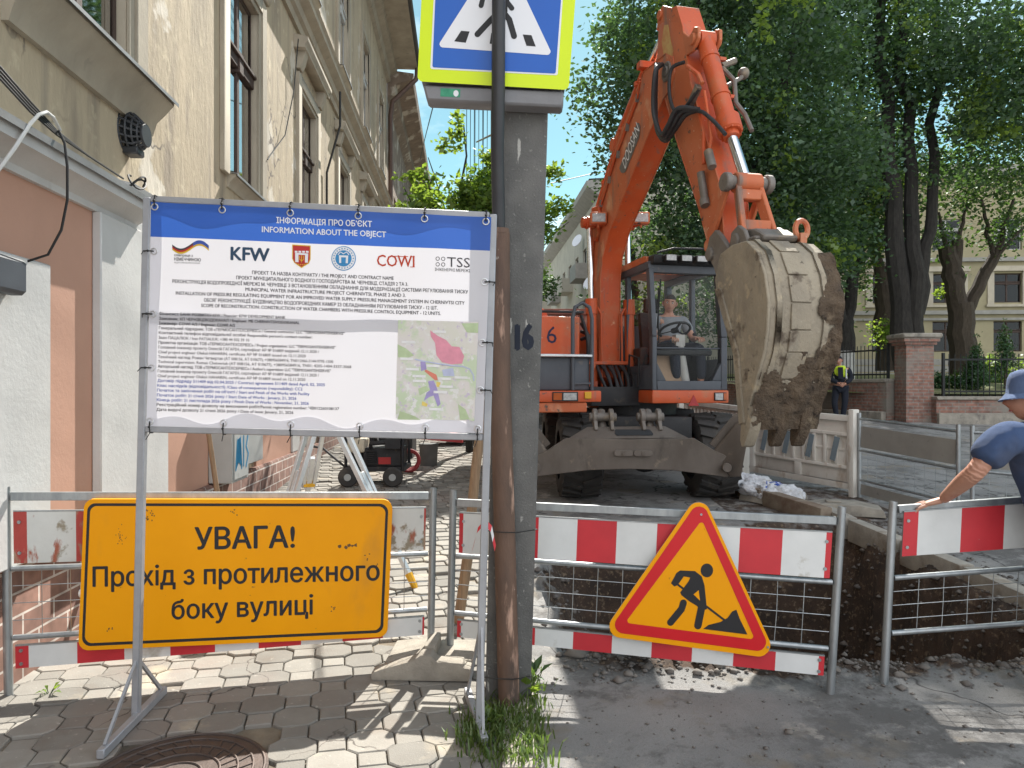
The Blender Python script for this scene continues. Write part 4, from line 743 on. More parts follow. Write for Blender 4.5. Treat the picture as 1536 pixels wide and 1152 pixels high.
for s, xa, xb, y in (('ПРОЕКТ ТА НАЗВА КОНТРАКТУ / THE PROJECT AND CONTRACT NAME', 492, 1070, 361), ('ПРОЕКТ МУНІЦИПАЛЬНОГО ВОДНОГО ГОСПОДАРСТВА М. ЧЕРНІВЦІ, СТАДІЯ 2 ТА 3.', 427, 1130, 382), ('РЕКОНСТРУКЦІЯ ВОДОПРОВІДНОЇ МЕРЕЖІ М. ЧЕРНІВЦІ З ВСТАНОВЛЕННЯМ ОБЛАДНАННЯ ДЛЯ МОДЕРНІЗАЦІЇ СИСТЕМИ РЕГУЛЮВАННЯ ТИСКУ', 162, 1377, 396), ('MUNICIPAL WATER INFRASTRUCTURE PROJECT CHERNIVTSI, PHASE 2 AND 3.', 465, 1120, 430), ('INSTALLATION OF PRESSURE REGULATING EQUIPMENT FOR AN IMPROVED WATER SUPPLY PRESSURE MANAGEMENT SYSTEM IN CHERNIVTSI CITY', 175, 1363, 444), ('ОБСЯГ РЕКОНСТРУКЦІЇ: БУДІВНИЦТВО ВОДОПРОВІДНИХ КАМЕР ІЗ ОБЛАДНАННЯМ РЕГУЛЮВАННЯ ТИСКУ - 12 ШТ.', 290, 1253, 473), ('SCOPE OF RECONSTRUCTION: CONSTRUCTION OF WATER CHAMBERS WITH PRESSURE CONTROL EQUIPMENT - 12 UNITS.', 278, 1265, 495)):
    bline(t, s, xa, xb, y, 5.0, Z1, .02)
low = [('Фінансист: БАНК РОЗВИТКУ KFW / Financier: KFW DEVELOPMENT BANK', 862, 48, 1), ('Замовник: КП ЧЕРНІВЦІВОДОКАНАЛ / Employer: ME CHERNIVTSIVODOKANAL', 945, 77, 1), ('Інженер: COWI A/S / Engineer: COWI A/S', 565, 105, 1), ('Генеральний підрядник: ТОВ «ТЕРМОСАНТЕХСЕРВІС» / General contractor: LLC "TERMOSANTEHSERVIS"', 1210, 133, 1), ('Контактний телефон відповідальної особи/ Responsible person’s contact number:', 1022, 161, 1), ('Іван ПАЦАЛЮК / Ivan PATSALIUK: +380 44 502 39 10', 648, 190, 0), ('Проектна організація: ТОВ «ТЕРМОСАНТЕХСЕРВІС» / Project organization: LLC "TERMOSANTEHSERVIS"', 1158, 219, 1), ('Головний інженер проекту Олексій ГАГАРІН, сертифікат АР № 016809 виданий 12.11.2020 /', 1062, 247, 0), ('Chief project engineer Oleksii HAHARIN, certificate АР № 016809 issued on 12.11.2020', 983, 275, 0), ('Технічний нагляд: Роман Четвертак (АТ 008156, АТ 010677), +380956584916, TN01:2466-3144-9795-1500', 1145, 304, 0), ('Technical supervision: Roman Chetvertak (AT 008156, AT 010677), +380956584916, TN01: 4205-1404-3337-3068', 1250, 332, 0), ('Авторський нагляд: ТОВ «ТЕРМОСАНТЕХСЕРВІС» / Author’s supervision: LLC "TERMOSANTEHSERVIS"', 1130, 360, 1), ('Головний інженер проекту Олексій ГАГАРІН, сертифікат АР № 016809 виданий 12.11.2020 /', 1060, 388, 0), ('Chief project engineer Oleksii HAHARIN, certificate АР № 016809 issued on 12.11.2020', 980, 416, 0), ('Договір підряду 511409 від 02.04.2025 / Contract agreement 511409 dated April, 02, 2025', 1095, 444, 2), ('Клас наслідків (відповідальності) /Class of consequences (responsibility): CC2', 962, 473, 2), ('Початок та закінчення робіт на об’єкті / Start and Finish of the Works with Facility', 1003, 501, 2), ('Початок робіт: 21 січня 2026 року / Start Date of Works : January, 21, 2026', 925, 530, 2), ('Кінець робіт: 21 листопада 2026 року / Finish Date of Works : November, 21, 2026', 998, 558, 2), ('Реєстраційний номер дозволу на виконання робіт/Permit registration number: ЧВ012260108137', 1177, 586, 1), ('Дата видачі дозволу 21 січня 2026 року / Date of issue: January, 21, 2026', 907, 615, 1)]
for i, (s, xb, y, bo) in enumerate(low): bline(t, s, 115 - i * .7, xb, y, 4.2, Z2, .02 if bo else .010, 1 if bo == 2 else 0)
t.build('text_block', [K['btext'], K['bluetext']], sh, smooth=0)
# emblems
t = MB(); h1, h2, h3 = hl(.0018), hl(.0026), hl(.0034)
for k, mi in ((0, 0), (1, 1), (2, 2)):   # waving ribbon
    topc = [(259 + 55 * u, 364 + 7.5 * math.sin(u * 5.6 + .4) * (1 if u < .55 else 1.15) + 7 * u + k * 2.7) for u in np.linspace(0, 1, 22)]
    for i in range(21):
        c_ = mi if i < 12 else (3 if k < 2 else 2)
        t.add([h1(*topc[i]), h1(*topc[i + 1]), h1(topc[i + 1][0], topc[i + 1][1] + 2.7), h1(topc[i][0], topc[i][1] + 2.7)], [(0, 1, 2, 3)], c_)
text_px(t, 'співпраця з', 262, 384.5, 290, 385.5, 3.6, h2, 0, .02); text_px(t, 'НІМЕЧЧИНОЮ', 262, 391, 302, 392.5, 4.6, h2, 0, .02); text_px(t, 'ФЕДЕРАТИВНОЮ РЕСПУБЛІКОЮ', 262, 395, 301, 396.3, 2.2, h2, 0)
t.build('ribbon_emblem', [K['btext'], K['bcrim'], K['bgold'], K['bluetext']], sh, smooth=0)
t = MB(); bline(t, 'KFW', 405, 560, 302, 19.5, Z1, .035); t.build('bank_lettering', K['bslate'], sh, smooth=0)
t = MB(); poly_px(t, [(438, 366.5), (465.5, 368), (465.5, 389), (463, 395), (452, 402), (441, 394), (438, 388)], h1, 0); poly_px(t, [(439.3, 368), (464.2, 369.3), (464.2, 388.5), (462, 394), (452, 400.3), (442, 393.2), (439.3, 387.5)], h2, 1)
for x in (442, 447.5, 453, 458.5): poly_px(t, [(x, 376), (x + 4, 376.2), (x + 4, 379), (x, 378.8)], h3, 2)
poly_px(t, [(442.5, 379), (462, 380), (461.6, 394), (442.8, 393)], h3, 2); poly_px(t, [(447.6, 382), (457.4, 382.4), (457.2, 394), (447.8, 393.8)], hl(.004), 1)
for pts in ([(452.3, 382.6), (452.3, 393.2)], [(449.2, 384), (449.2, 389), (452.3, 391)], [(455.4, 384.2), (455.4, 389.2), (452.3, 391)]): poly_px(t, stroke(pts, 1.1), hl(.0048), 3)
for i in range(6): poly_px(t, circ(445 + i * 2.8, 397.2 - abs(i - 2.5) * .5, .9, 6), hl(.0042), 3)
t.build('city_shield', [K['bgold'], K['bcrim'], K['signwhite'], K['bgold']], sh, smooth=0)
t = MB(); poly_px(t, circ(515.3, 387.6, 18.4, 36), h1, 0); poly_px(t, circ(515.3, 387.6, 17.2, 36), h2, 1); poly_px(t, circ(515.3, 387.6, 12.2, 36), h3, 0)
for i in range(22):
    a = 2 * math.pi * i / 22; poly_px(t, circ(515.3 + 14.7 * math.cos(a), 387.6 + 14.7 * math.sin(a), 1.0, 6), h3, 0)
poly_px(t, [(508.5, 383), (522.5, 383.5), (522, 395), (509, 394.5)], hl(.0042), 1); poly_px(t, [(512, 386), (519, 386.3), (518.7, 395.2), (512.2, 395)], hl(.005), 0); poly_px(t, stroke([(507.5, 382), (511, 378), (515.5, 381), (520, 378), (523.5, 382)], 1.4), hl(.005), 1)
t.build('round_emblem', [K['bsky'], K['signwhite']], sh, smooth=0)
t = MB(); bline(t, 'COWI', 1002, 1157, 325, 17, Z1, .012)
for x in (590.6, 599, 613.5, 618.6): pass
for xa, xb, y in ((589.5, 597.5, 383.6), (599, 605.5, 384), (606.5, 612.5, 384.2), (615.5, 622.5, 384.8), (615.5, 622.5, 400)): poly_px(t, [(xa, y), (xb, y + .25), (xb, y + 1.3), (xa, y + 1.05)], hl(.0026))
t.build('engineer_lettering', K['bred'], sh, smooth=0)
t = MB()
for x in (657, 665.2):
    for y in (388.5, 397):
        o_, i_ = circ(x, y + (x - 657) * .03, 3.1, 16), circ(x, y + (x - 657) * .03, 2.2, 16)
        for k in range(16): poly_px(t, [o_[k], o_[(k + 1) % 16], i_[(k + 1) % 16], i_[k]], h2)
bline(t, 'TSS', 1292, 1385, 330, 14.6, Z1, -.012); bline(t, 'ІНЖЕНЕРНІ МЕРЕЖІ', 1242, 1385, 347, 4.2, Z1, .01); t.build('contractor_lettering', K['btext'], sh, smooth=0)
# printed town map
Z3 = lambda x, y: (540 + x / 4.8, 460 + y / 4.8)
mapm = pmat('printed map paper', (.58, .58, .5), (.62, .57, .59), 9, .6, 0, 0, spots=[((.48, .56, .40), 5.5, .54, .6), ((.64, .64, .62), 30, .56, .62), ((.5, .44, .54), 40, .6, .64)])
cm = {'p': (.68, .28, .36), 'v': (.33, .28, .52), 'b': (.45, .49, .66), 'g': (.44, .54, .33), 'y': (.7, .55, .15), 'w': (.72, .72, .72), 'r': (.62, .2, .14)}
mm = [mapm] + [pmat('map tint', c, tuple(x * .85 for x in c), 30, .6, 0, 0) for c in cm.values()]; ix = {k: i + 1 for i, k in enumerate(cm)}
t = MB()
gx_ = np.linspace(0, 1, 14)
for i in range(13):
    for j in range(13):
        q = lambda u, v: h1(*[(1 - v) * a + v * b_ for a, b_ in zip([(1 - u) * p + u * r2 for p, r2 in zip((597, 480), (718, 483))], [(1 - u) * p + u * r2 for p, r2 in zip((594, 627), (711.5, 631.5))])])
        t.add([q(gx_[i], gx_[j]), q(gx_[i + 1], gx_[j]), q(gx_[i + 1], gx_[j + 1]), q(gx_[i], gx_[j + 1])], [(0, 1, 2, 3)], 0)
Zp = lambda pts: [Z3(*p) for p in pts]
for c, pts in (('p', [(505, 170), (560, 210), (620, 240), (660, 285), (715, 290), (750, 355), (735, 410), (660, 415), (590, 400), (550, 350), (540, 260), (510, 215)]), ('g', [(730, 120), (852, 118), (850, 190), (770, 185)]), ('g', [(270, 270), (330, 300), (390, 350), (340, 370), (275, 365)]), ('g', [(290, 750), (400, 790), (440, 815), (270, 812)]), ('g', [(705, 700), (760, 740), (790, 812), (720, 815)]), ('v', [(490, 540), (530, 530), (555, 590), (580, 700), (560, 720), (530, 640), (500, 650), (460, 680), (480, 620), (505, 600)]), ('v', [(435, 395), (470, 395), (480, 450), (440, 465)]), ('r', [(470, 450), (550, 490), (560, 530), (540, 530), (465, 465)]), ('y', [(550, 540), (580, 545), (575, 580), (550, 575)]), ('y', [(450, 680), (490, 700), (480, 720), (445, 710)]), ('b', [(590, 455), (670, 440), (680, 500), (600, 500)]), ('g', [(420, 590), (480, 570), (500, 600), (430, 640)])): poly_px(t, Zp(pts), h2, ix[c])
poly_px(t, stroke(Zp([(400, 380), (470, 395), (560, 410), (660, 425), (740, 430), (790, 450), (815, 490), (820, 530)]), 2.0), hl(.003), ix['b'])
for x, y in ((525, 170), (300, 245), (290, 365), (330, 440), (478, 415), (378, 490), (382, 525), (560, 508), (680, 500), (572, 565), (530, 605), (498, 728)): poly_px(t, Zp([(x, y), (x + 95, y + 3), (x + 95, y + 21), (x, y + 18)]), hl(.0034), ix['w'])
t.build('printed_map', mm, sh, smooth=0)

# ================================================================ BARRIERS
def barrier(label, tl, bl_, tr, br, fr, nst, first, worn=False, name='barrier', topboard=True, botboard=True, group='striped steel barriers round the works'):
    """corner posts given as points; fr = heights of the members down from the top as fractions"""
    r_ = empty(name, tuple(bl_), label, 'barrier', group)
    def pt(a, b_, off=0.): # a along, b down
        n_ = (tr - tl).cross(bl_ - tl).normalized(); n_ = n_ if n_.y < 0 else -n_
        return tl.lerp(tr, a).lerp(bl_.lerp(br, a), b_) + n_ * off
    for p, q in ((tl, bl_), (tr, br)):
        t = MB(); t.tube([q, p], .021, 14, cap=False); t.tube([p.lerp(q, .004), p], .017, 14, cap=False); t.disc(p.lerp(q, .01), p - q, .02, .003, 14); t.build('post', K['galv'], r_)
    for k, b_ in enumerate(fr['rails']):
        t = MB(); a0 = .012
        if k == 0: t.bar(pt(a0, b_), pt(1 - a0, b_), .03, .042)
        else: t.tube([pt(a0, b_), pt(1 - a0, b_)], .0145, 10)
        t.build('rail', K['galv'], r_, bevel=.003 if k == 0 else 0)
    t = MB(); b0, b1 = fr['mesh']; L_ = (tr - tl).length; n_ = int(L_ / .135); m_ = 4
    rg = random.Random(int(tl.x * 100))
    for i in range(1, n_): a = .012 + (1 - .024) * i / n_; t.tube([pt(a, b0), pt(a + rg.uniform(-.002, .002), (b0 + b1) / 2, rg.uniform(-.004, .004)), pt(a, b1)], .0022, 5)
    for j in range(1, m_): t.tube([pt(.012, b0 + (b1 - b0) * j / m_), pt(.988, b0 + (b1 - b0) * j / m_)], .0022, 5)
    t.build('wire_mesh', K['galv'], r_)
    rw = (K['wornred'], K['wornwhite']) if worn else (K['stripered'], K['stripewhite'])
    for nm, b0, b1, ok, mats in (('upper_board', *fr['top'], topboard, rw), ('lower_board', *fr['bot'], botboard, (K['stripered'], K['stripewhite']))):
        if not ok: continue
        e = fr.get('ends', .022); a = [e]; st = fr['stripe']; k = e + fr['first']
        while k < 1 - e - .004: a.append(k); k += st
        a.append(1 - e); t = MB()
        for i in range(len(a) - 1):
            q = [pt(a[i], b0, .026), pt(a[i + 1], b0, .026), pt(a[i + 1], b1, .026), pt(a[i], b1, .026)]; t.add(q, [(0, 1, 2, 3)], i % 2)
        q = [pt(e, b0, .026), pt(1 - e, b0, .026), pt(1 - e, b1, .026), pt(e, b1, .026)]; q2 = [pt(e, b0, .018), pt(1 - e, b0, .018), pt(1 - e, b1, .018), pt(e, b1, .018)]
        t.add(q + q2, [(7, 6, 5, 4), (0, 4, 5, 1), (1, 5, 6, 2), (2, 6, 7, 3), (3, 7, 4, 0)], 2)
        o = t.build(nm, [*mats, K['galv']], r_, smooth=0)
        for a_ in (e + .012, 1 - e - .012):
            for b_ in (.2, .8): t = MB(); p = pt(a_, b0 + (b1 - b0) * b_, .027); t.disc(p, (0, 1, 0), .009, .006, 10); t.build('bolt', K['galv'], o)
        t = MB(); t.bar(pt(e, b0 - .004, .02), pt(1 - e, b0 - .004, .02), .016, .006); t.build('board_rim', K['galv'], o)
    return r_
LB = (at(8, 730, 3.6), at(13, 1045, 3.62), at(650, 732, 4.1), at(646, 984, 4.1))
barrier('rusty worn barrier on the paving, hung with the yellow rectangular sign', *LB, {'rails': (.045, .39, .72), 'mesh': (.39, .72), 'top': (.115, .36), 'bot': (.755, .86), 'stripe': .103, 'first': .028, 'ends': .02}, 0, 0, True)
RB = (at(680, 735, 4.1), at(675, 980, 4.1), at(1263, 760, 3.74), at(1245, 1045, 3.72))
barrier('clean red and white barrier in front of the pit, hung with the triangular sign', *RB, {'rails': (.075, .40, .75), 'mesh': (.40, .75), 'top': (.135, .375), 'bot': (.785, .885), 'stripe': .1035, 'first': .011, 'ends': .022}, 0, 0)
MBq = (at(1340, 752, 3.86), at(1326, 1028, 3.82), at(1905, 712, 3.95), at(1893, 985, 3.92))
barrier('tilted red and white barrier the man in the blue hat leans on', *MBq, {'rails': (.045, .42, .72), 'mesh': (.42, .72), 'top': (.06, .30), 'bot': (.78, .88), 'stripe': .112, 'first': .038, 'ends': .022}, 0, 0, botboard=False)
# two plain barriers behind, along the far side of the trench
g2 = 'grey backed barriers standing behind the trench'
def gpt(x, y, z): return V(x, y, gz(y) + z)
def back_barrier(label, p, q):
    a, b_ = V(p[0], p[1], gz(p[1])), V(q[0], q[1], gz(q[1])); u = V(0, 0, 1.0)
    r_ = empty('site_fence', tuple(a), label, 'barrier', g2); d = (b_ - a)
    for e in (a, b_): MB().tube([e, e + u * 1.04], .022, 12).build('post', K['galv'], r_)
    for z in (.97, .58, .22): MB().tube([a + u * z, b_ + u * z], .016, 8).build('rail', K['galv'], r_)
    for nm, z0, z1 in (('upper_board', .62, .88), ('lower_board', .04, .17)): t = MB(); o = V(.0, .02, 0); t.bar(a + d * .02 + u * ((z0 + z1) / 2), b_ - d * .02 + u * ((z0 + z1) / 2), .008, z1 - z0); t.build(nm, K['board'], r_)
    t = MB(); n_ = int(d.length / .14)
    for i in range(1, n_): t.tube([a + d * i / n_ + u * .22, a + d * i / n_ + u * .58], .002, 4)
    for z in (.31, .4, .49): t.tube([a + u * z, b_ + u * z], .002, 4)
    t.build('wire_mesh', K['galv'], r_)
back_barrier('grey board barrier joined to the white plastic barrier post', (4.28, 8.75), (4.62, 7.35))
back_barrier('grey board barrier behind the man in the blue hat', (4.7, 7.25), (6.0, 6.1))

# ================================================================ YELLOW SIGN (hangs on the left barrier)
def off_plane(pl_, k): return Plane(pl_.p + pl_.n * k, pl_.p + pl_.n * k + V(1, 0, 0).cross(pl_.n), pl_.p + pl_.n * k + pl_.n.cross(V(1, 0, 0).cross(pl_.n)))
bp0 = Plane(LB[0], LB[2], LB[1])
def flat_sign(outline, hit, th, mats_front, name, par, back=None, r=None):
    t = MB(); f = [hit(*p, .0) for p in outline]; b_ = [hit(*p, -th) for p in outline]; n_ = len(f)
    t.add(f, [tuple(range(n_))], 0); t.add(f + b_, [tuple(range(2 * n_ - 1, n_ - 1, -1))] + [(i, i + n_, (i + 1) % n_ + n_, (i + 1) % n_) for i in range(n_)], 1)
    return t.build(name, [mats_front, back or K['asign']], par, smooth=0)
yh = lambda px, py, o=0.: bp0.hit(px, py, .075 + o)
ys_ = empty('warning_board', tuple(yh(355, 968)), 'big yellow board with black Ukrainian warning text hung on the left barrier', 'sign')
quad = [(134, 745), (588, 746), (580, 948), (125, 968)]
pan = flat_sign(rounded(quad, 14), yh, .025, K['yellow'], 'panel', ys_, K['yellow'])
t = MB(); o_ = rounded([(139, 751), (581.5, 752), (573.5, 942), (130.5, 961.5)], 12); i_ = rounded([(143, 755), (577.5, 756), (569.5, 938), (134.7, 957)], 10)
for k in range(len(o_)): k2 = (k + 1) % len(o_); t.add([yh(*o_[k], .0012), yh(*o_[k2], .0012), yh(*i_[k2], .0012), yh(*i_[k], .0012)], [(0, 1, 2, 3)])
t.build('border_line', K['black'], pan, smooth=0)
t = MB(); y2 = lambda px, py: yh(px, py, .0014)
text_px(t, 'УВАГА!', 297, 819, 443, 816, 31, y2, 0, .022); t.build('lettering', K['black'], pan, smooth=0); t = MB(); text_px(t, 'Прохід з протилежного', 147, 873.5, 568, 864.5, 28, y2, 0, .018); t.build('lettering', K['black'], pan, smooth=0); t = MB(); text_px(t, 'боку вулиці', 263, 921.5, 470, 914.5, 27.5, y2, 0, .018); t.build('lettering', K['black'], pan, smooth=0)
t = MB(); rg = random.Random(2)
for x, y, r_, k_ in ((524, 815, 3.2, 5), (548, 829, 1.6, 4), (562, 842, 1.4, 4), (230, 770, 1.4, 14), (188, 800, 1.0, 18), (170, 935, 1.4, 6), (355, 765, 1.2, 5), (500, 905, 1.3, 6)):
    for q_ in range(k_): cx_, cy_ = x + rg.gauss(0, 4), y + rg.gauss(0, 6 if k_ > 8 else 3); poly_px(t, [(cx_ + r_ * rg.uniform(.4, 1.1) * math.cos(a), cy_ + r_ * rg.uniform(.4, 1.1) * math.sin(a)) for a in [2 * math.pi * i / 7 for i in range(7)]], lambda a, b_: yh(a, b_, .0009))
t.build('worn_film', pmat('chipped film', (.16, .09, .04), None, 20, .8, 0, 0), pan, smooth=0)
t = MB()
for a, b_ in ((250, 760), (470, 760)): t.bar(yh(a, b_ + 6, -.027), yh(a, b_ - 8, -.06), .03, .01)
t.build('hook', K['galv'], ys_)
# ================================================================ TRIANGULAR SIGN
bp1 = Plane(RB[0], RB[2], RB[1]); th_ = lambda px, py, o=0.: bp1.hit(px, py, .075 + o)
ts = empty('roadworks_sign', tuple(th_(1033, 960)), 'yellow triangular roadworks sign with red border and black digging figure', 'sign')
pan = flat_sign(rounded([(1049, 733), (1163, 981), (902, 946)], 17, 8), th_, .012, K['yellow'], 'panel', ts)
o_ = rounded([(1049, 743), (1154, 971.5), (913, 940.5)], 13, 8); i_ = rounded([(1051, 776), (1129, 952), (938, 927.5)], 4, 8); t = MB()
for k in range(len(o_)): k2 = (k + 1) % len(o_); t.add([th_(*o_[k], .0012), th_(*o_[k2], .0012), th_(*i_[k2], .0012), th_(*i_[k], .0012)], [(0, 1, 2, 3)])
t.build('red_border', K['signred'], pan, smooth=0)
Z7 = lambda p: (780 + p[0] / 2.954, 700 + p[1] / 2.954)
t = MB(); q = lambda o: (lambda px, py: th_(px, py, o))
poly_px(t, [Z7(p) for p in circ(822, 444, 27, 24, 30)], q(.0016))
for k, pts in enumerate(([(706, 444), (770, 447), (800, 470), (812, 510), (822, 612), (800, 620), (778, 598), (745, 578), (712, 552), (706, 540), (742, 492), (750, 475), (722, 470), (695, 508), (680, 514), (666, 500), (690, 455)],)): poly_px(t, [Z7(p) for p in pts], q(.0016))
poly_px(t, [Z7(p) for p in [(764, 548), (786, 530), (792, 575)]], q(.0024), 1)
for k, (pts, w_) in enumerate((([(720, 585), (712, 612), (664, 670)], 30), ([(800, 600), (783, 684)], 32))): poly_px(t, stroke([Z7(p) for p in pts], w_ / 2.954), q(.0018 + .0002 * k))
poly_px(t, stroke([Z7((695, 505)), (Z7((905, 665)))], 3.0), q(.0022)); poly_px(t, [Z7(p) for p in [(806, 698), (830, 680), (880, 668), (912, 650), (932, 622), (950, 614), (965, 655), (998, 722)]], q(.0026))
t.build('digging_figure', [K['black'], K['yellow']], pan, smooth=0)
t = MB(); t.disc(th_(1148, 963, .003), bp1.n, .006, .004); t.disc(th_(1050, 768, .003), bp1.n, .006, .004); t.build('rivet', K['galv'], pan)
t = MB(); t.bar(th_(1040, 800, -.013), th_(1040, 786, -.05), .03, .012); t.bar(th_(1060, 945, -.013), th_(1060, 940, -.06), .03, .012); t.build('bracket', K['galv'], ts)

# ================================================================ POLE, LIGHT BOX SIGN, PIPE
PY = 3.56
pole = empty('utility_pole', tuple(at(762, 1066, PY)), 'dark grey concrete lamp pole with stencilled 16 and rusty pipe strapped to it', 'pole')
def wedge(quad4, Yf, Yb, mb, mi=0):
    f = [at(*p, Yf) for p in quad4]; b_ = [V(v.x, v.y + (Yb - Yf), v.z) for v in f]; mb.slab(f, b_, mi)
t = MB(); wedge([(756.5, -300), (836, -300), (795, 1085), (727, 1085)], PY, PY + .2, t); t.build('shaft', K['concrete'], pole, bevel=.014, seg=2)
t = MB(); text_px(t, '16', 774.5, 524, 798.5, 523, 37, lambda a, b_: at(a, b_, PY - .0015), 0, .05); t.build('stencil_number', pmat('stencil paint', (.015, .02, .035), None, 9, .8, 0, 0), pole, smooth=0)
K['scratch'] = pmat('white scratches', (.5, .48, .44), None, 9, .8, 0, 0)
cpts = [at(749, 350, PY - .055), at(750, 560, PY - .055), at(757, 800, PY - .055), at(764, 1068, PY - .055)]
t = MB(); t.tube(cpts, [.052, .052, .053, .053], 20); t.tube([at(748.5, 352, PY - .055), at(748.3, 344, PY - .055)], [.054, .05], 20); t.build('rusty_pipe', K['rustpipe'], pole)
t = MB(); t.tube([at(748.5, 352, PY - .06), at(746, 230, PY - .12), at(747.5, 130, 3.35), at(748, 0, 3.35), at(747, -130, 3.36), at(747, -330, 3.45)], .032, 16); t.build('black_conduit', K['blackpipe'], pole)
t = MB()
for py, x0, x1 in ((796, 727, 806), (1016, 727, 798)):
    t.tube([at(x0, py, PY - .004), at((x0 + x1) / 2 - 22, py + 2, PY - .112), at((x0 + x1) / 2 + 8, py + 3, PY - .112), at(x1, py - 2, PY - .004), at(x1, py - 2, PY + .2), at(x0, py, PY + .2)], .0025, 6, closed=True)
t.build('binding_wire', K['cable'], pole)
K['tapem'] = pmat('plastic tape', (.7, .7, .7), None, 5, .5); t = MB()
tp_ = [(709, 826), (714, 808), (717, 795), (723, 788), (732, 786), (738, 793), (741, 808), (744, 822)]
for i in range(len(tp_) - 1):
    a, b_ = tp_[i], tp_[i + 1]; Y0 = PY - .13; t.add([at(a[0], a[1] - 4, Y0), at(b_[0], b_[1] - 4, Y0), at(b_[0] - 2, b_[1] + 5, Y0 - .01), at(a[0] - 2, a[1] + 5, Y0 - .01)], [(0, 1, 2, 3)], i % 2)
o = t.build('barrier_tape', [K['stripered'], K['tapem']]); tag(o, 'torn scrap of red and white tape tied round the banner post and pipe', 'tape')
SY = 3.42
cs = empty('crossing_sign', tuple(at(742, 130, SY)), 'blue pedestrian crossing light box with bright yellow-green border high on the pole', 'sign')
shit = lambda px, py, o=0.: at(px, py, SY - o)
t = MB(); wedge([(633, -104), (868, -95), (848, 132), (631, 121)], SY + .012, SY + .12, t); t.build('housing', K['mgrey'] if 0 else pmat('grey box paint', (.2, .2, .21), None, 5, .5, .1, .05), cs, bevel=.012, seg=2)
t = MB(); wedge([(634, 126), (846, 136), (845, 160), (640, 150)], SY + .02, SY + .125, t); t.build('base_box', pmat('grey lower box', (.22, .22, .23), None, 5, .5), cs, bevel=.01)
pan = flat_sign(rounded([(638, -118), (871, -107), (853, 135), (626, 122)], 8), shit, .011, K['neon'], 'border_panel', cs)
def layer(pts, off, mat, nm, r=0): t = MB(); poly_px(t, rounded(pts, r) if r else pts, lambda a, b_: shit(a, b_, off)); return t.build(nm, mat, pan, smooth=0)
layer([(655, -98), (850, -90), (836.5, 113), (645.5, 103.5)], .0012, K['signwhite'], 'white_edge', 3); layer([(657, -96), (848, -88), (833.5, 110.5), (648.5, 101)], .0022, K['signblue'], 'blue_field', 3)
layer([(752, -80), (829, 83), (655.5, 70.5)], .0032, K['signwhite'], 'white_triangle', 5)
t = MB(); Z4 = lambda p: (580 + p[0] / 3.6, p[1] / 3.6)
for pts in ([(402, 166), (448, 170), (427, 231), (365, 223)], [(735, 186), (782, 190), (805, 251), (755, 247)], [(565, 178), (632, 184), (628, 242), (556, 236)]): poly_px(t, [Z4(p) for p in pts], lambda a, b_: shit(a, b_, .004))
for k, (pts, w_) in enumerate((([(612, 60), (560, 110), (490, 185)], 32), ([(625, 60), (662, 105), (688, 195)], 32), ([(600, -95), (530, -50), (510, 30)], 27), ([(625, -95), (650, 10), (676, 44)], 27), ([(612, -90), (618, 60)], 70))): poly_px(t, [Z4(p) for p in stroke(pts, w_)], lambda a, b_: shit(a, b_, .0042 + k * .0002))
poly_px(t, [Z4(p) for p in circ(620, -150, 32)], lambda a, b_: shit(a, b_, .0042)); t.build('walking_figure', K['black'], pan, smooth=0)
t = MB(); K['stickg'] = pmat('green sticker', (.02, .22, .12), (.05, .3, .17), 30, .5, 0, 0)
poly_px(t, [(661, 132), (690.5, 133.5), (690, 146), (660.5, 144.5)], lambda a, b_: at(a, b_, SY + .0185)); poly_px(t, circ(684, 140, 4, 10, 5), lambda a, b_: at(a, b_, SY + .0178), 1)
t.build('sticker', [K['stickg'], K['signwhite']], cs, smooth=0)
t = MB(); wedge([(752, 60), (832, 63), (832, 90), (752, 88)], SY + .12, PY + .01, t); t.build('mounting_arm', K['galv'], cs)
# overhead wires
for i in range(9):
    x = 702 + i * 4.2 + (i % 3) * 1.5; t = MB(); a = V((x - 768) / FPX * 11, 11, 12.5 - .1 * i); b_ = V((x - 3 - 768) / FPX * 48, 48, 7.6 + .25 * i); t.tube([a.lerp(b_, u) + V(0, 0, -1.2 * math.sin(u * math.pi)) for u in np.linspace(0, 1, 9)], .011, 5)
    tag(origin_to(t.build('overhead_wire', K['cable']), a), 'thin black overhead wire in the bundle running down the street below the crossing sign', 'wire', 'bundle of overhead wires along the street')
t = MB(); t.tube([at(650, 158, 14), at(638, 205, 20), at(630, 240, 24)], .012, 5); tag(t.build('overhead_wire', K['cable']), 'single wire slanting down to the brown house roof', 'wire')
t = MB(); t.tube([at(715, 213, 12), at(742, 200, 9), at(770, 194, 7.5)], .014, 6); tag(t.build('lamp_arm', K['galv']), 'thin grey metal arm sticking out behind the pole above the young tree', 'arm')
t = MB(); t.tube([at(826, 275, 20), at(900, 258, 26), at(960, 250, 30)], .014, 5); tag(t.build('overhead_wire', K['cable']), 'faint wire crossing the sky between the pole and the excavator boom', 'wire')

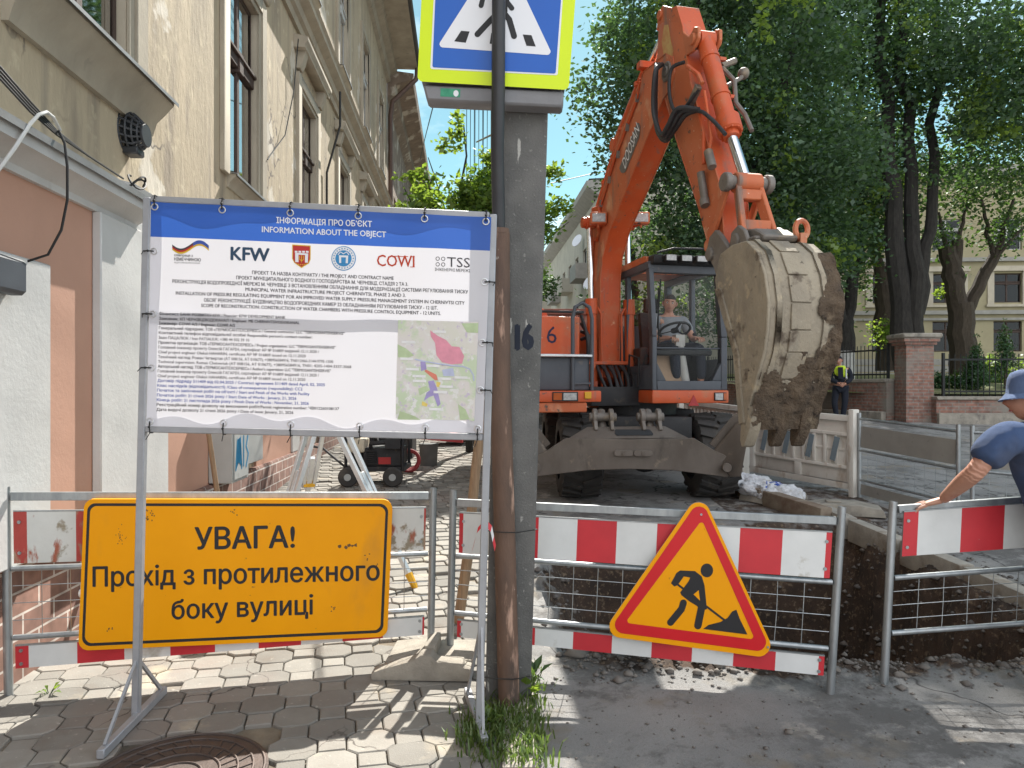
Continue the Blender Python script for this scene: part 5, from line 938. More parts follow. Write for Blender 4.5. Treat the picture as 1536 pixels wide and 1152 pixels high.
# concrete barrier foot
fx = at(556, 1031, 3.79); fx2 = at(706, 1034, 3.77); fd = (fx2 - fx); fl_ = fd.length; FF = Frame((fx.x, fx.y, .03), (fd.x, fd.y, 0), (-fd.y, fd.x, 0))
t = MB(); t.prism([(0, 0), (fl_, 0), (fl_, .07), (fl_ * .93, .075), (fl_ * .92, .10), (fl_ * .66, .105), (fl_ * .6, .14), (fl_ * .5, .14), (fl_ * .42, .11), (.05, .06), (0, .04)], 0, .10, FF, 0, 'y'); t.prism([(0.02, 0), (fl_ * .6, 0), (fl_ * .6, .10), (.06, .07)], .101, .42, FF, 0, 'y'); t.prism([(fl_ * .6, 0), (fl_, 0), (fl_, .08), (fl_ * .6, .08)], .101, .42, FF, 0, 'y'); t.box(fl_ * .5, fl_ * .62, .11, .34, .02, .15, 0, FF)
tag(t.build('concrete_block', K['foot'], bevel=.012, seg=2), 'chipped grey concrete foot holding two barrier posts left of the pole', 'concrete block')
for i, (px, py, Yd, ln, an, lb) in enumerate(((1160, 732, 8.6, .75, .5, 'flat dark barrier foot block beside the white bags'), (1262, 772, 7.9, .85, -.35, 'flat grey barrier foot block under the end post of the white barrier'))):
    p = at(px, py, Yd); z = gz(Yd); F_ = Frame((p.x, p.y, z), (math.cos(an), math.sin(an), 0), (-math.sin(an), math.cos(an), 0)); t = MB()
    t.prism([(-ln / 2, 0), (ln / 2, 0), (ln / 2 - .03, .08), (ln * .2, .12), (-ln * .2, .12), (-ln / 2 + .03, .08)], -.2, .2, F_, 0, 'y'); t.box(-.16, .0, -.08, .08, .121, .14, 0, F_); tag(t.build('concrete_block', K['foot'], bevel=.015, seg=2), lb, 'concrete block')

# white plastic barriers in a row along the far side of the excavator
def plastic(label, p, q, kind):
    a, b_ = V(p[0], p[1], gz(p[1])), V(q[0], q[1], gz(q[1])); d = b_ - a; L_ = d.length; F_ = Frame(a, d, V(-d.y, d.x, 0)); r_ = empty('plastic_barrier', tuple(a), label, 'barrier', 'white plastic barriers along the works')
    if F_.y.y > 0: F_.y = -F_.y
    t = MB(); t.box(.02, L_ - .02, -.04, -.01, .1, 1.0, 0, F_)
    t.box(0, L_, -.05, .03, .93, 1.0, 0, F_); t.box(0, L_, -.05, .03, .08, .16, 0, F_); t.box(0, .07, -.05, .03, .16, .93, 0, F_); t.box(L_ - .07, L_, -.05, .03, .16, .93, 0, F_)
    if kind == 0:
        for i in range(1, 3): t.box(.07, L_ - .07, -.009, .022, .33 + .0 * i, .37, 0, F_) if i == 1 else t.box(.07, L_ - .07, -.009, .022, .74, .78, 0, F_)
        t.box(L_ / 2 - .05, L_ / 2 + .05, -.009, .025, .16, .33, 0, F_)
        for i in range(1, 9): x = .07 + (L_ - .14) * i / 9; t.box(x - .02, x + .02, -.009, .02, .371, .739, 0, F_)
        t.box(.12, L_ - .12, -.009, .0, .55, .58, 0, F_)
    else:
        for i in range(1, 14): x = .07 + (L_ - .14) * i / 14; t.box(x - .02, x + .02, -.009, .018, .33, .88, 0, F_)
        t.box(.07, L_ - .07, -.009, .022, .27, .33, 0, F_)
    t.build('panel', K['wplastic'], r_, bevel=.008, seg=2)
    if kind == 0:
        for i in range(4): x = L_ * (.14 + .23 * i); t = MB(); t.bar(F_(x, .03, .42), F_(x + .07, .03, .72), .012, .07, 0, F_.x); t.build('slot_rib', K['slate'], r_)
    t = MB(); t.box(L_ - .035, L_ + .035, -.07, .05, -.02, 1.08, 0, F_); t.build('end_post', K['wplastic'], r_, bevel=.01, seg=2)
plastic('white plastic barrier panel with slanted blue-grey slots behind the bucket teeth', (3.42, 10.15), (4.22, 8.78), 0)
plastic('ribbed white plastic barrier panel behind the bucket, second from the end', (2.86, 11.7), (3.36, 10.28), 1)
plastic('white plastic barrier panel just right of the excavator wheel', (2.5, 13.3), (2.82, 11.85), 0)
plastic('farthest white plastic barrier panel under the excavator cab', (2.2, 15.0), (2.46, 13.45), 1)
# white bags on the kerb stones
rg = random.Random(4)
for i, (px, py, Yd, s, lb) in enumerate(((1118, 724, 8.75, (.34, .2, .12), 'white woven bag with its twisted neck up, lying behind the blade end'), (1148, 735, 8.5, (.32, .2, .12), 'white woven bag with blue print lying on the kerb stones'), (1170, 741, 8.35, (.3, .2, .13), 'small slumped white bag lying nearest the pit'))):
    p = at(px, py, Yd); t = MB(); t.sph((0, 0, 0), 1, 30, 0, s)
    r_ = t.build('white_bag', [K['bag'], K['bluetext']], disp=lambda c: c + c.normalized() * (.05 * nse(c.x * 9 + i, c.y * 9, 1, c.z * 9) - .05 * abs(nse(c.x * 15 + c.y * 9, c.y * 17, 1, c.z * 15 + i)) + .014 * nse(c.x * 45, c.y * 45, 1, c.z * 45)), smooth=180)
    if i == 1:
        for f_ in r_.data.polygons:
            if f_.normal.y < -.1 and f_.normal.z > .2 and .02 < f_.center.x < .2 and nse(f_.center.x, f_.center.z, 40) > -.05: f_.material_index = 1
    if i == 0:
        t = MB(); t.tube([(-.17, -.05, .08), (-.2, -.06, .17), (-.16, -.06, .22), (-.12, -.05, .3)], [.08, .035, .03, .06], 9); n2 = t.build('bag_neck', K['bag'], r_)
    r_.location = p; r_.rotation_euler = (0, 0, -.5); tag(r_, lb, 'bag')

# ---- survey tripod, props, lying staff
ap = at(484, 585, 5.7); feet = [at(628, 893, 5.3), at(396, 905, 5.3), at(452, 812, 6.8)]; feet[1].z = .08; feet[2].z = gz(6.8) + .03
tr_ = empty('survey_tripod', tuple(feet[0]), 'aluminium survey tripod with yellow feet and clamps standing behind the banner', 'tripod')
MB().disc(ap + V(0, 0, .03), (0, 0, 1), .09, .05).build('head', K['alu'], tr_)
for f_ in feet:
    d = f_ - ap; sd = d.cross(V(0, 0, 1)).normalized(); lo = ap + d * .55; lg = MB()
    for k in (-1, 1): lg.bar(ap + sd * .065 * k, ap + d * .62 + sd * .042 * k, .032, .04)
    lg.bar(ap + d * .42, ap + d * .93, .042, .034); o = lg.build('leg', K['alu'], tr_, bevel=.003)
    MB().bar(ap + d * .6 - sd * .05, ap + d * .6 + sd * .05, .05, .06).build('clamp', K['yplastic'], o, bevel=.006); MB().tube([ap + d * .9, ap + d * .955, f_], [.03, .026, .004], 8).build('shoe', K['yplastic'], o); MB().tube([ap + d * .59 - sd * .05, ap + d * .61 - sd * .11], .014, 6).build('lever', K['cable'], o)
for i, (p, q, r0, lb) in enumerate(((at(303, 560, 6.2), at(333, 815, 6.2), .022, 'thin wooden stick leaning upright before the pink wall behind the yellow board'), (at(727, 600, 4.75), at(686, 946, 4.65), .034, 'rough wooden prop leaning behind the barrier left of the pole'))):
    t = MB(); t.tube([q, q.lerp(p, .3) + V(.01, 0, 0), q.lerp(p, .7) - V(.006, 0, 0), p], [r0, r0 * 1.05, r0 * .95, r0], 10); tag(origin_to(t.build('wooden_prop', K['wood']), q), lb, 'wooden stick')
st = empty('survey_staff', tuple(at(150, 905, 4.3)), 'white tube with black clamps and an orange end lying slanted behind the left barrier', 'staff')
a, b_ = at(28, 866, 4.25), at(290, 934, 4.75); t = MB(); t.tube([a.lerp(b_, .12), b_], .024, 12); t.build('tube', K['signwhite'], st); d = b_ - a
for u in (.24, .45): MB().tube([a + d * u, a + d * (u + .05)], .034, 10).build('clamp', K['cable'], st)
t = MB(); t.tube([a - d * .05, a + d * .13], [.055, .045], 14); t.build('white_cap', K['signwhite'], st); t = MB(); t.tube([a - d * .05 + V(0, -.002, .012), a + d * .12 + V(0, -.002, .012)], [.05, .04], 14); t.build('orange_band', K['yplastic'], st)

# ---- things on the pavement behind
gp_ = at(545, 722, 9.3); gy = gz(9.3) + .03; GX, GY = gp_.x, 9.5
ge = empty('generator_trolley', (GX, GY, gy), 'dark engine on a wheeled frame with a cream fuel tank under the banner', 'generator')
t = MB(); t.box(GX - .25, GX + .55, GY - .25, GY + .35, gy + .2, gy + .26); t.box(GX + .0, GX + .5, GY - .2, GY + .3, gy + .27, gy + .5); t.tube([(GX - .1, GY - .1, gy + .27), (GX - .1, GY - .1, gy + .43)], .1, 14)
for x in (-.22, .52):
    for y in (-.24, .34): t.tube([(GX + x, GY + y, gy + .22), (GX + x, GY + y, gy + .8)], .022, 8)
t.tube([(GX - .22, GY - .24, gy + .8), (GX + .52, GY - .24, gy + .8)], .022, 8); t.tube([(GX - .22, GY + .34, gy + .8), (GX + .52, GY + .34, gy + .8)], .022, 8); t.bar((GX + .45, GY - .26, gy + .1), (GX + .45, GY - .26, gy + .24), .05, .05); t.build('frame', K['mdark'], ge, bevel=.006)
t = MB(); t.box(GX - .26, GX + .02, GY - .24, GY + .12, gy + .44, gy + .62); t.build('fuel_tank', K['engine'], ge, bevel=.035, seg=3); t = MB(); t.disc((GX - .12, GY - .05, gy + .64), (0, 0, 1), .04, .03); t.build('tank_cap', K['cable'], ge)
for x in (-.18, .4):
    t = MB(); t.disc((GX + x, GY - .28, gy + .13), (0, 1, 0), .13, .07, 24); o = t.build('wheel', K['tyre'], ge, bevel=.015); t = MB(); t.disc((GX + x, GY - .32, gy + .13), (0, 1, 0), .045, .02, 16); t.build('hub', K['cabinet'], o)
t = MB(); t.box(GX + .2, GX + .36, GY - .212, GY - .202, gy + .29, gy + .38); t.build('red_plate', K['redpaint'], ge)
t = MB()
for k in range(7): t.box(GX + .04, GX + .18, GY - .23, GY - .201, gy + .3 + .026 * k, gy + .312 + .026 * k)
t.tube([(GX + .1, GY - .2, gy + .5), (GX + .1, GY - .24, gy + .56), (GX + .3, GY - .24, gy + .58), (GX + .44, GY - .2, gy + .54)], .03, 10); t.box(GX + .3, GX + .5, GY - .3, GY - .1, gy + .5, gy + .63); t.build('engine_block', K['mdark'], ge, bevel=.005); t = MB(); t.tube([(GX - .26, GY - .1, gy + .24), (GX - .55, GY - .15, gy + .5), (GX - .7, GY - .15, gy + .52)], .016, 8); t.build('handle', K['mdark'], ge)
p = at(612, 684, 10.3); z = gz(10.3) + .03; t = MB()
for k in range(3): t.tube([(p.x + (.15 - .012 * k) * math.cos(a), 10.4 + .05 * k + .03 * math.sin(a), z + .17 + (.15 - .012 * k) * math.sin(a)) for a in [2 * math.pi * i / 24 for i in range(24)]], .024, 8, closed=True)
tag(t.build('hose_coil', pmat('dull red hose', (.25, .025, .03), (.17, .02, .02), 9, .7, 0, .1)), 'coil of red hose standing on the paving behind the engine', 'hose')
p = at(643, 690, 11.0); z = gz(11) + .03; t = MB(); t.tube([(p.x, 11, z), (p.x, 11, z + .3), (p.x, 11, z + .34), (p.x, 11, z + .335), (p.x, 11, z + .05)], [.13, .145, .155, .135, .12], 22, cap=False); t.disc((p.x, 11, z + .05), (0, 0, 1), .12, .02, 22); t.disc((p.x, 11, z + .24), (0, 0, 1), .138, .02, 22); tag(t.build('rubber_tub', K['binrubber']), 'dark grey round tub standing on the paving beside the red hose', 'tub')
p = at(668, 668, 13.5); z = gz(13.5) + .03; wb = empty('wheelbarrow', (p.x, 13.5, z), 'small red wheelbarrow tipped on the far paving', 'wheelbarrow')
t = MB(); t.slab([V(p.x - .45, 13.2, z + .12), V(p.x + .35, 13.2, z + .05), V(p.x + .35, 13.8, z + .05), V(p.x - .45, 13.8, z + .12)], [V(p.x - .3, 13.3, z + .3), V(p.x + .3, 13.3, z + .2), V(p.x + .3, 13.7, z + .2), V(p.x - .3, 13.7, z + .3)]); t.build('tray', K['redpaint'], wb); t = MB(); t.tube([(p.x - .7, 13.3, z + .35), (p.x + .5, 13.3, z + .08)], .02, 6); t.tube([(p.x - .7, 13.7, z + .35), (p.x + .5, 13.7, z + .08)], .02, 6); t.build('handle', K['mdark'], wb); t = MB(); t.disc((p.x + .5, 13.5, z + .14), (0, 1, 0), .14, .06, 18); t.build('wheel', K['tyre'], wb)
p = at(700, 665, 14); z = gz(14); t = MB(); t.box(p.x - .25, p.x + .3, 13.9, 14.5, z + .02, z + .55); t.box(p.x - .27, p.x + .32, 13.88, 14.52, z + .55, z + .58); tag(t.build('wooden_crate', K['wood'], bevel=.01), 'dim wooden crate standing far along the pavement left of the pole', 'crate')
p = at(585, 655, 11.6); z = gz(11.6) + .03; ru = random.Random(9); t = MB()
for k in range(9): a = V(p.x + ru.uniform(-.4, .4), 11.6 + ru.uniform(-.4, .4), z); t.bar(a, a + V(ru.uniform(-.3, .3), ru.uniform(-.2, .2), ru.uniform(.4, .9)), .05, .03)
t.box(p.x - .45, p.x + .35, 11.7, 12.2, z, z + .42); tag(t.build('scrap_pile', K['mdark']), 'dark heap of crates and bars leaning behind the engine', 'scrap')
# utility cabinet with graffiti on the wall
l0 = 3.0; cb = empty('utility_cabinet', tuple(AF(l0, .3, .3)), 'grey utility cabinet with blue graffiti against the pink wall', 'cabinet')
t = MB(); t.box(l0, l0 + .5, .031, .26, .67, 1.75, 0, AF); t.build('body', K['cabinet'], cb, bevel=.008); t = MB(); t.box(l0 + .03, l0 + .47, .261, .272, .7, 1.72, 0, AF); t.build('door', K['cabinet'], cb, bevel=.004); t = MB(); t.box(l0 + .62, l0 + 1.55, .04, .12, .75, 2.1, 0, AF); t.build('side_box', K['cabinet'], cb, bevel=.006)
t = MB()
for pts in ([(.0, .0), (.05, .3), (.1, .05), (.16, .32), (.2, .0)], [(.27, .3), (.27, .02)], [(.22, .35), (.34, .35)], [(.42, .3), (.36, .2), (.44, .12), (.36, .0)], [(.1, .45), (.2, .5), (.15, .4)]): t.add([AF(l0 + .06 + x * .9, .2745, .8 + y) for x, y in stroke(pts, .035)], [tuple(range(len(stroke(pts, .035))))])
t.build('graffiti', K['graffiti'], cb, smooth=0)
# wall vent
vp = AF(Lof(5.2), 0, 3.49); ve = empty('wall_vent', tuple(vp), 'black plastic grille vent cowl sticking out of the beige wall', 'vent'); VF_ = Frame(vp, WD, WN); VF = lambda a, b_, c=0.: VF_(a * .78, b_ * .72, c * .95)
t = MB(); 
for i in range(9): 
    a = math.pi * i / 8; t.tube([VF(-.16 * math.cos(a), .0, .17 * math.sin(a) * 1.0 - .02), VF(-.13 * math.cos(a), .1, .14 * math.sin(a) - .04), VF(-.085 * math.cos(a), .19, .08 * math.sin(a) - .05)], .010, 6)
    t.tube([VF(-.16 * math.cos(a), .0, -.17 * math.sin(a) * .9 - .02), VF(-.13 * math.cos(a), .1, -.14 * math.sin(a) - .04), VF(-.085 * math.cos(a), .19, -.08 * math.sin(a) - .05)], .010, 6)
for rr_, y_, dz in ((.165, .0, -.02), (.15, .06, -.03), (.128, .11, -.04), (.105, .155, -.05), (.08, .19, -.05)): t.tube([VF(rr_ * math.cos(a), y_, rr_ * math.sin(a) + dz) for a in [2 * math.pi * i / 24 for i in range(24)]], .009, 6, closed=True)
t.build('grille', K['blackpipe'], ve); t = MB(); t.disc(VF(0, .195, -.05), WN, .085, .02, 24); t.build('cap', K['blackpipe'], ve, bevel=.005); t = MB(); t.box(-.08, .08, .0, .15, -.21, -.15, 0, VF); t.build('drip_lip', K['blackpipe'], ve, bevel=.01); t = MB(); t.disc(VF(0, .03, -.03), WN, .1, .05, 20); t.build('duct', K['inside'], ve)
# loose cables on the ledge
t = MB()
for k in range(4): t.tube([at(-40, 68 + 9 * k, 3.2), at(0, 100 + 6 * k, 3.3), at(45, 152 + 5 * k, 3.5), at(85, 196 + 2 * k, 3.75), at(130, 232, 4.05), at(185, 268, 4.5)], .006, 6)
t.tube([at(88, 196, 3.75), at(97, 215, 3.75), at(101, 250, 3.75), at(101, 300, 3.8), at(92, 345, 3.8), at(72, 382, 3.8), at(35, 394, 3.75), at(-10, 392, 3.7)], .007, 6); t.tube([AF(.98 + .09 * math.cos(a), .27 + .04 * math.sin(a), 2.97 + .05 * math.sin(a * 1.3)) for a in np.linspace(0, 11, 30)], .007, 6)
tag(t.build('black_cables', K['cable']), 'loose black cables lying along the white ledge and drooping down the pink wall', 'cables')
t = MB(); t.tube([at(-30, 290, 3.3), at(0, 252, 3.35), at(22, 222, 3.4), at(45, 186, 3.5), at(58, 172, 3.55), at(70, 168, 3.6), at(80, 176, 3.7), at(90, 195, 3.8)], .009, 8); tag(t.build('white_cable', K['wcable']), 'single white cable curving up over the ledge at the left edge', 'cable')
t = MB(); t.tube([AF(Lof(8.75), .06, 4.4), AF(Lof(8.9), .05, 4.5), AF(Lof(9.6), .06, 5.0), AF(Lof(10.1), .06, 5.8), AF(Lof(10.2), .1, 6.6)], .008, 5); tag(t.build('black_cables', K['cable']), 'thin cable hanging on the beige wall between two tall windows', 'cables')
t = MB(); t.tube([AF(Lof(12.6), .05, 3.4), AF(Lof(12.6), .05, 5.4), AF(Lof(12.5), .3, 6.2), AF(Lof(12.5), .3, 6.8)], .022, 6); tag(t.build('cable_duct', K['cable']), 'thin black conduit running up the beige wall past the second window', 'conduit')

# ---- grass and weeds at the pole foot, rubble, leaves
K['blade_g'] = leafmat('grass blade', (.05, .10, .02), (.12, .15, .045), .3, (.2, .32, .05))
def grass(name, n_, region, hh, seed):
    rg = np.random.default_rng(seed); vs = []
    for i in range(n_):
        x, y = region(rg); h = hh * rg.uniform(.4, 1.2); a = rg.uniform(0, 6.28); b_ = rg.uniform(.1, .75) * h; w_ = .004; dx, dy = math.cos(a), math.sin(a); z = gz(y) + .02
        p = [(x - dy * w_, y + dx * w_, z), (x + dy * w_, y - dx * w_, z), (x + dx * b_ * .4 + dy * w_, y + dy * b_ * .4 - dx * w_, z + h * .6), (x + dx * b_ * .4 - dy * w_, y + dy * b_ * .4 + dx * w_, z + h * .6)]; q = (x + dx * b_, y + dy * b_, z + h * rg.uniform(.75, 1)); vs += p + [p[3], p[2], q, q]
    f = np.arange(len(vs)).reshape(-1, 4); o = npmesh(name, vs, f, K['blade_g']); tag(o, kind='stuff'); return o
def reg1(rg):
    k = rg.random()
    if k < .45: return rg.normal(-.02, .07), rg.normal(3.28, .13)
    if k < .7: return rg.normal(.1, .035), rg.uniform(3.0, 4.0)
    if k < .85: return rg.normal(-.16, .05), rg.normal(3.2, .1)
    return rg.normal(.03, .08), rg.normal(3.0, .06)
grass('grass', 1500, reg1, .075, 1)
for i, (x, y, s, n_, lb) in enumerate(((.08, 3.62, .11, 16, 'broad leaved weed growing at the right side of the pole foot'), (.11, 3.8, .09, 12, 'feathery pale weed above the broad leaved one by the pole'), (-2.36, 3.62, .05, 7, 'single small bright weed beside the left barrier post'), (-.12, 3.3, .06, 7, 'small weed in the grass between banner foot and pole'))):
    rg = random.Random(i); r_ = empty('weed', (x, y, .03), lb, 'weed'); t = MB(); st_ = MB()
    for k in range(n_):
        a = rg.uniform(0, 6.28); l = s * rg.uniform(.6, 1.2); el = rg.uniform(.3, 1.2); b0 = V(x, y, .02); tip = b0 + V(math.cos(a) * math.cos(el), math.sin(a) * math.cos(el), math.sin(el)) * l * 1.5; mid = b0.lerp(tip, .6) + V(0, 0, .02); sd = V(-math.sin(a), math.cos(a), 0) * l * .22
        st_.tube([b0, b0.lerp(mid, .6)], .002, 4); t.add([b0.lerp(mid, .5), mid + sd, tip, mid - sd], [(0, 1, 2, 3)])
    t.build('leaf_rosette', K['leafy'] if i != 1 else K['leafm'], r_, smooth=0); st_.build('stem', K['leafm'], r_)
K['rub'] = pmat('broken stone', (.2, .18, .16), (.1, .09, .085), 3, .95, 0, .4, 30)
rg = random.Random(11); vs, fs = [], []
def stone(x, y, z, s):
    n0 = len(vs); q = [(1, 0, 0), (-1, 0, 0), (0, 1, 0), (0, -1, 0), (0, 0, .8), (0, 0, -.8), (.6, .6, .4), (-.6, .5, -.3)]
    pts = [V(*p) * s * rg.uniform(.7, 1.2) for p in q[:6]]; a = rg.uniform(0, 6.28); c, d = math.cos(a), math.sin(a)
    for p in pts: vs.append((x + p.x * c - p.y * d, y + p.x * d + p.y * c, z + p.z * .7))
    for f in ((0, 2, 4), (2, 1, 4), (1, 3, 4), (3, 0, 4), (2, 0, 5), (1, 2, 5), (3, 1, 5), (0, 3, 5)): fs.append(tuple(n0 + i for i in f))
for i in range(3600):
    k = rg.random()
    if k < .34: x, y = rg.uniform(.3, 4.2), 4.05 + rg.gauss(0, .09); s = abs(rg.gauss(0, .011)) + .003
    elif k < .6: x, y = rg.uniform(.2, 4.4), rg.uniform(2.5, 4.1); s = abs(rg.gauss(0, .006)) + .002
    elif k < .8: x, y = rg.uniform(.2, 3.5), rg.uniform(4.1, 7.3); s = abs(rg.gauss(0, .03)) + .006
    else: x, y = rg.uniform(3.2, 4.0), rg.uniform(4.1, 7.5); s = abs(rg.gauss(0, .013)) + .004
    stone(x, y, ground_h(x, y)[0] + s * .3, s)
for q_ in range(70): x = rg.uniform(.5, 4.1); y = 4.02 + rg.gauss(0, .1); s = rg.uniform(.02, .05); stone(x, y, ground_h(x, y)[0] + s * .2, s)
for q_ in range(90): x = rg.uniform(3.0, 3.6); y = rg.uniform(4.2, 7.2); s = rg.uniform(.015, .05); stone(x, y, ground_h(x, y)[0] + s * .2, s)
for x, y, s in ((1.28, 3.27, .028), (1.95, 3.5, .02), (2.6, 3.35, .022), (.75, 3.3, .014)): stone(x, y, s * .4, s)
tag(npmesh('rubble', vs, fs, K['rub']), kind='stuff')
# ================================================================ EXCAVATOR
ff_ = V(.217, -.976, 0); rr_v = V(.976, .217, 0)
UF = Frame((1.36, 8.9, 0), ff_, rr_v)
GZ = gz(9.2)
ex = empty('wheeled_excavator', (1.5, 9.4, GZ), 'orange wheeled excavator with raised boom, big muddy bucket and dozer blade in the road', 'excavator')
def U(s, t, z): return UF(s, t, z)
def sp(poly, t0, t1): return MB().prism(poly, t0, t1, UF, 0, 'y')
def two(o, n_=rr_v, th=.8):
    for f in o.data.polygons: f.material_index = 1 if abs(f.normal.dot(n_)) > th else 0
    return o
OM = [K['orange'], K['orangefade']]
# boom
boomp = [(-.40, 1.72), (-.36, 3.0), (-.28, 3.28), (-.04, 3.55), (.64, 3.99), (1.1, 4.30), (1.55, 4.58), (1.72, 4.62), (1.82, 4.74), (1.78, 4.92), (1.62, 5.02), (1.05, 5.08), (.28, 4.62), (-.58, 3.9), (-.72, 3.5), (-.72, 1.9), (-.6, 1.6)]
bo = two(sp(boomp, -.135, .135).build('boom', OM, ex, bevel=.012, seg=2))
t = MB()
for tt in (-.155, .155): t.prism([(-.75, 3.62), (-.45, 3.5), (-.25, 3.72), (-.35, 3.95), (-.6, 3.98)], tt - .02, tt + .02, UF, 0, 'y')
t.disc(U(-.45, 0, 3.74), rr_v, .07, .72, 16); t.build('cylinder_pin', K['orange'], bo, bevel=.006)
pb_ = Plane(U(0, -.138, 3), U(1, -.138, 3), U(0, -.138, 4))
t = MB(); dp = [pb_.hit(*p, .002) for p in rounded([(929, 252), (957, 181), (961, 190), (959, 206), (938, 259), (932, 260)], 3, 3)]; t.add(dp, [tuple(range(len(dp)))]); t.build('decal_plate', pmat('grey decal', (.13, .12, .12), None, 5, .5, 0, 0), bo, smooth=0)
a, b_ = pb_.hit(938, 254, .003), pb_.hit(959.5, 196, .003); ex_ = (b_ - a); n_ = -rr_v; ey_ = n_.cross(ex_.normalized()); ey_ = ey_ if (pb_.hit(930, 220) - a).dot(ey_) > 0 else -ey_
vs_, fs_ = glyphs('DOOSAN'); xa, xb = min(v[0] for v in vs_), max(v[0] for v in vs_); t = MB(); hh_ = .17
t.add([a + ex_ * ((x - xa) / (xb - xa)) + ey_ * (y / .7 * hh_) for x, y in vs_], fs_); t.build('decal_lettering', K['signwhite'], bo, smooth=0)
# boom foot lugs and pipes along the back
t = MB()
for k, tt in enumerate((-.11, -.06, .06, .11)):
    t.tube([U(-.77, tt, 2.2), U(-.78, tt, 3.5), U(-.63, tt, 3.96), U(.25, tt, 4.7), U(.95, tt, 5.14)], .017, 8)
for s_2, z in ((-.77, 2.9), (-.7, 3.8), (-.3, 4.24), (.3, 4.72), (.8, 5.05)): t.bar(U(s_2, -.14, z), U(s_2, .14, z), .05, .045)
t.bar(U(.98, -.17, 5.18), U(.98, .1, 5.18), .1, .07); t.build('boom_pipe', K['orange'], bo)
# boom cylinders
for tt in (-.255, .265):
    b0, b1, b2 = U(-.32, tt, 1.42), U(-.38, tt, 2.72), U(-.45, tt, 3.74)
    t = MB(); d = (b1 - b0); t.tube([b0, b0 + d * .1, b1], .064, 18); t.tube([b0 + d * .86, b1 + d * .012], .078, 18); t.disc(b0, rr_v, .09, .12, 16); t.bar(b0 + V(0, 0, -.04), b0 + V(0, 0, .25), .1, .12)
    sd = 1 if tt < 0 else -1; t.tube([b0 + d * .93 + rr_v * .07 * sd + ff_ * .04, b0 + d * .86 + rr_v * .12 * sd + ff_ * .03, b0 + d * .5 + rr_v * .12 * sd + ff_ * .03, b0 + d * .15 + rr_v * .12 * sd + ff_ * .03, b0 + rr_v * .17 * sd + ff_ * .05], .014, 8)
    o = t.build('boom_cylinder', K['orange'], ex); t = MB(); t.tube([b1, b2], .04, 16); t.build('rod', K['chrome'], o); t = MB(); t.disc(b2, rr_v, .085, .1, 18); t.build('rod_eye', K['orange'], o, bevel=.008)
# work lamps on the boom
for px in (898, 962):
    p = at(px, 327, 8.95); t = MB(); t.bar(p + V(0, .1, 0), p + V(0, -.02, 0), .21, .15); t.bar(p + V(0, .04, -.12), p + V(0, .04, .0), .03, .03); o = t.build('work_lamp', K['orangefade'], ex, bevel=.012); t = MB(); t.bar(p + V(0, -.025, 0), p + V(0, -.03, 0), .165, .105); o2 = t.build('lamp_glass', K['lens'], o, bevel=.002)
    t = MB(); t.bar(p + V(0, .05, -.06), U(-.4, -.14 if px < 930 else .14, 3.62), .03, .03); t.build('bracket', K['orange'], o)
# arm
armp = [(1.42, 5.44), (1.37, 5.06), (1.6, 4.55), (1.84, 4.07), (2.32, 3.26), (2.56, 2.76), (2.64, 2.68), (2.74, 2.68), (2.8, 2.78), (2.71, 3.36), (2.42, 3.95), (2.14, 4.52), (1.97, 5.14), (1.84, 5.40), (1.6, 5.48)]
ar = two(sp(armp, -.125, .125).build('arm', OM, ex, bevel=.012, seg=2))
t = MB()
for tt in (-.11, .11): t.prism([(1.36, 5.38), (1.42, 5.55), (1.52, 5.57), (1.75, 5.42), (1.9, 5.24), (2.0, 5.05), (2.12, 4.95), (2.22, 5.0), (2.3, 4.96), (2.3, 4.86), (2.2, 4.78), (2.06, 4.8), (1.9, 5.2), (1.5, 5.4)], tt - .016, tt + .016, UF, 0, 'y')
t.bar(U(1.52, -.1, 5.49), U(1.52, .1, 5.49), .1, .04); t.disc(U(2.2, 0, 4.89), rr_v, .055, .3, 16); t.disc(U(1.47, 0, 5.49), rr_v, .05, .3, 16); t.build('cylinder_bracket', K['orangefade'], ar, bevel=.006)
# bucket cylinder
c0, c1, c2 = U(2.2, 0, 4.89), U(2.66, 0, 3.86), U(2.93, .0, 3.33); d = c1 - c0
t = MB(); t.tube([c0, c0 + d * .05, c1], .082, 22); t.tube([c0 + d * .86, c0 + d * .87, c1, c1 + d * .015], [.085, .112, .112, .095], 22); t.tube([c0 + d * .985, c0 + d * 1.06], .07, 20)
for u in (.2, .62): t.tube([c0 + d * u, c0 + d * (u + .03)], .09, 22); t.bar(c0 + d * u + rr_v * .09, c0 + d * u + rr_v * .16, .04, .03)
t.disc(c0, rr_v, .085, .15, 18)
for k in range(10): a = 2 * math.pi * k / 10; x = d.normalized(); y = rr_v.cross(x); q = c0 + d * .995 + (rr_v * math.cos(a) + y * math.sin(a)) * .095; t.tube([q, q + x * .03], .011, 6)
o = t.build('bucket_cylinder', K['orange'], ex, bevel=0); t = MB(); t.tube([c1, c2], .048, 18); t.build('rod', K['chrome'], o); t = MB(); t.tube([c2 - rr_v * .19, c2 + rr_v * .2], .058, 18); t.disc(c2 + rr_v * .2, rr_v, .08, .06, 18); t.disc(c2 - rr_v * .19, rr_v, .08, .06, 18); t.build('link_pin', K['steel'], o, bevel=.008)
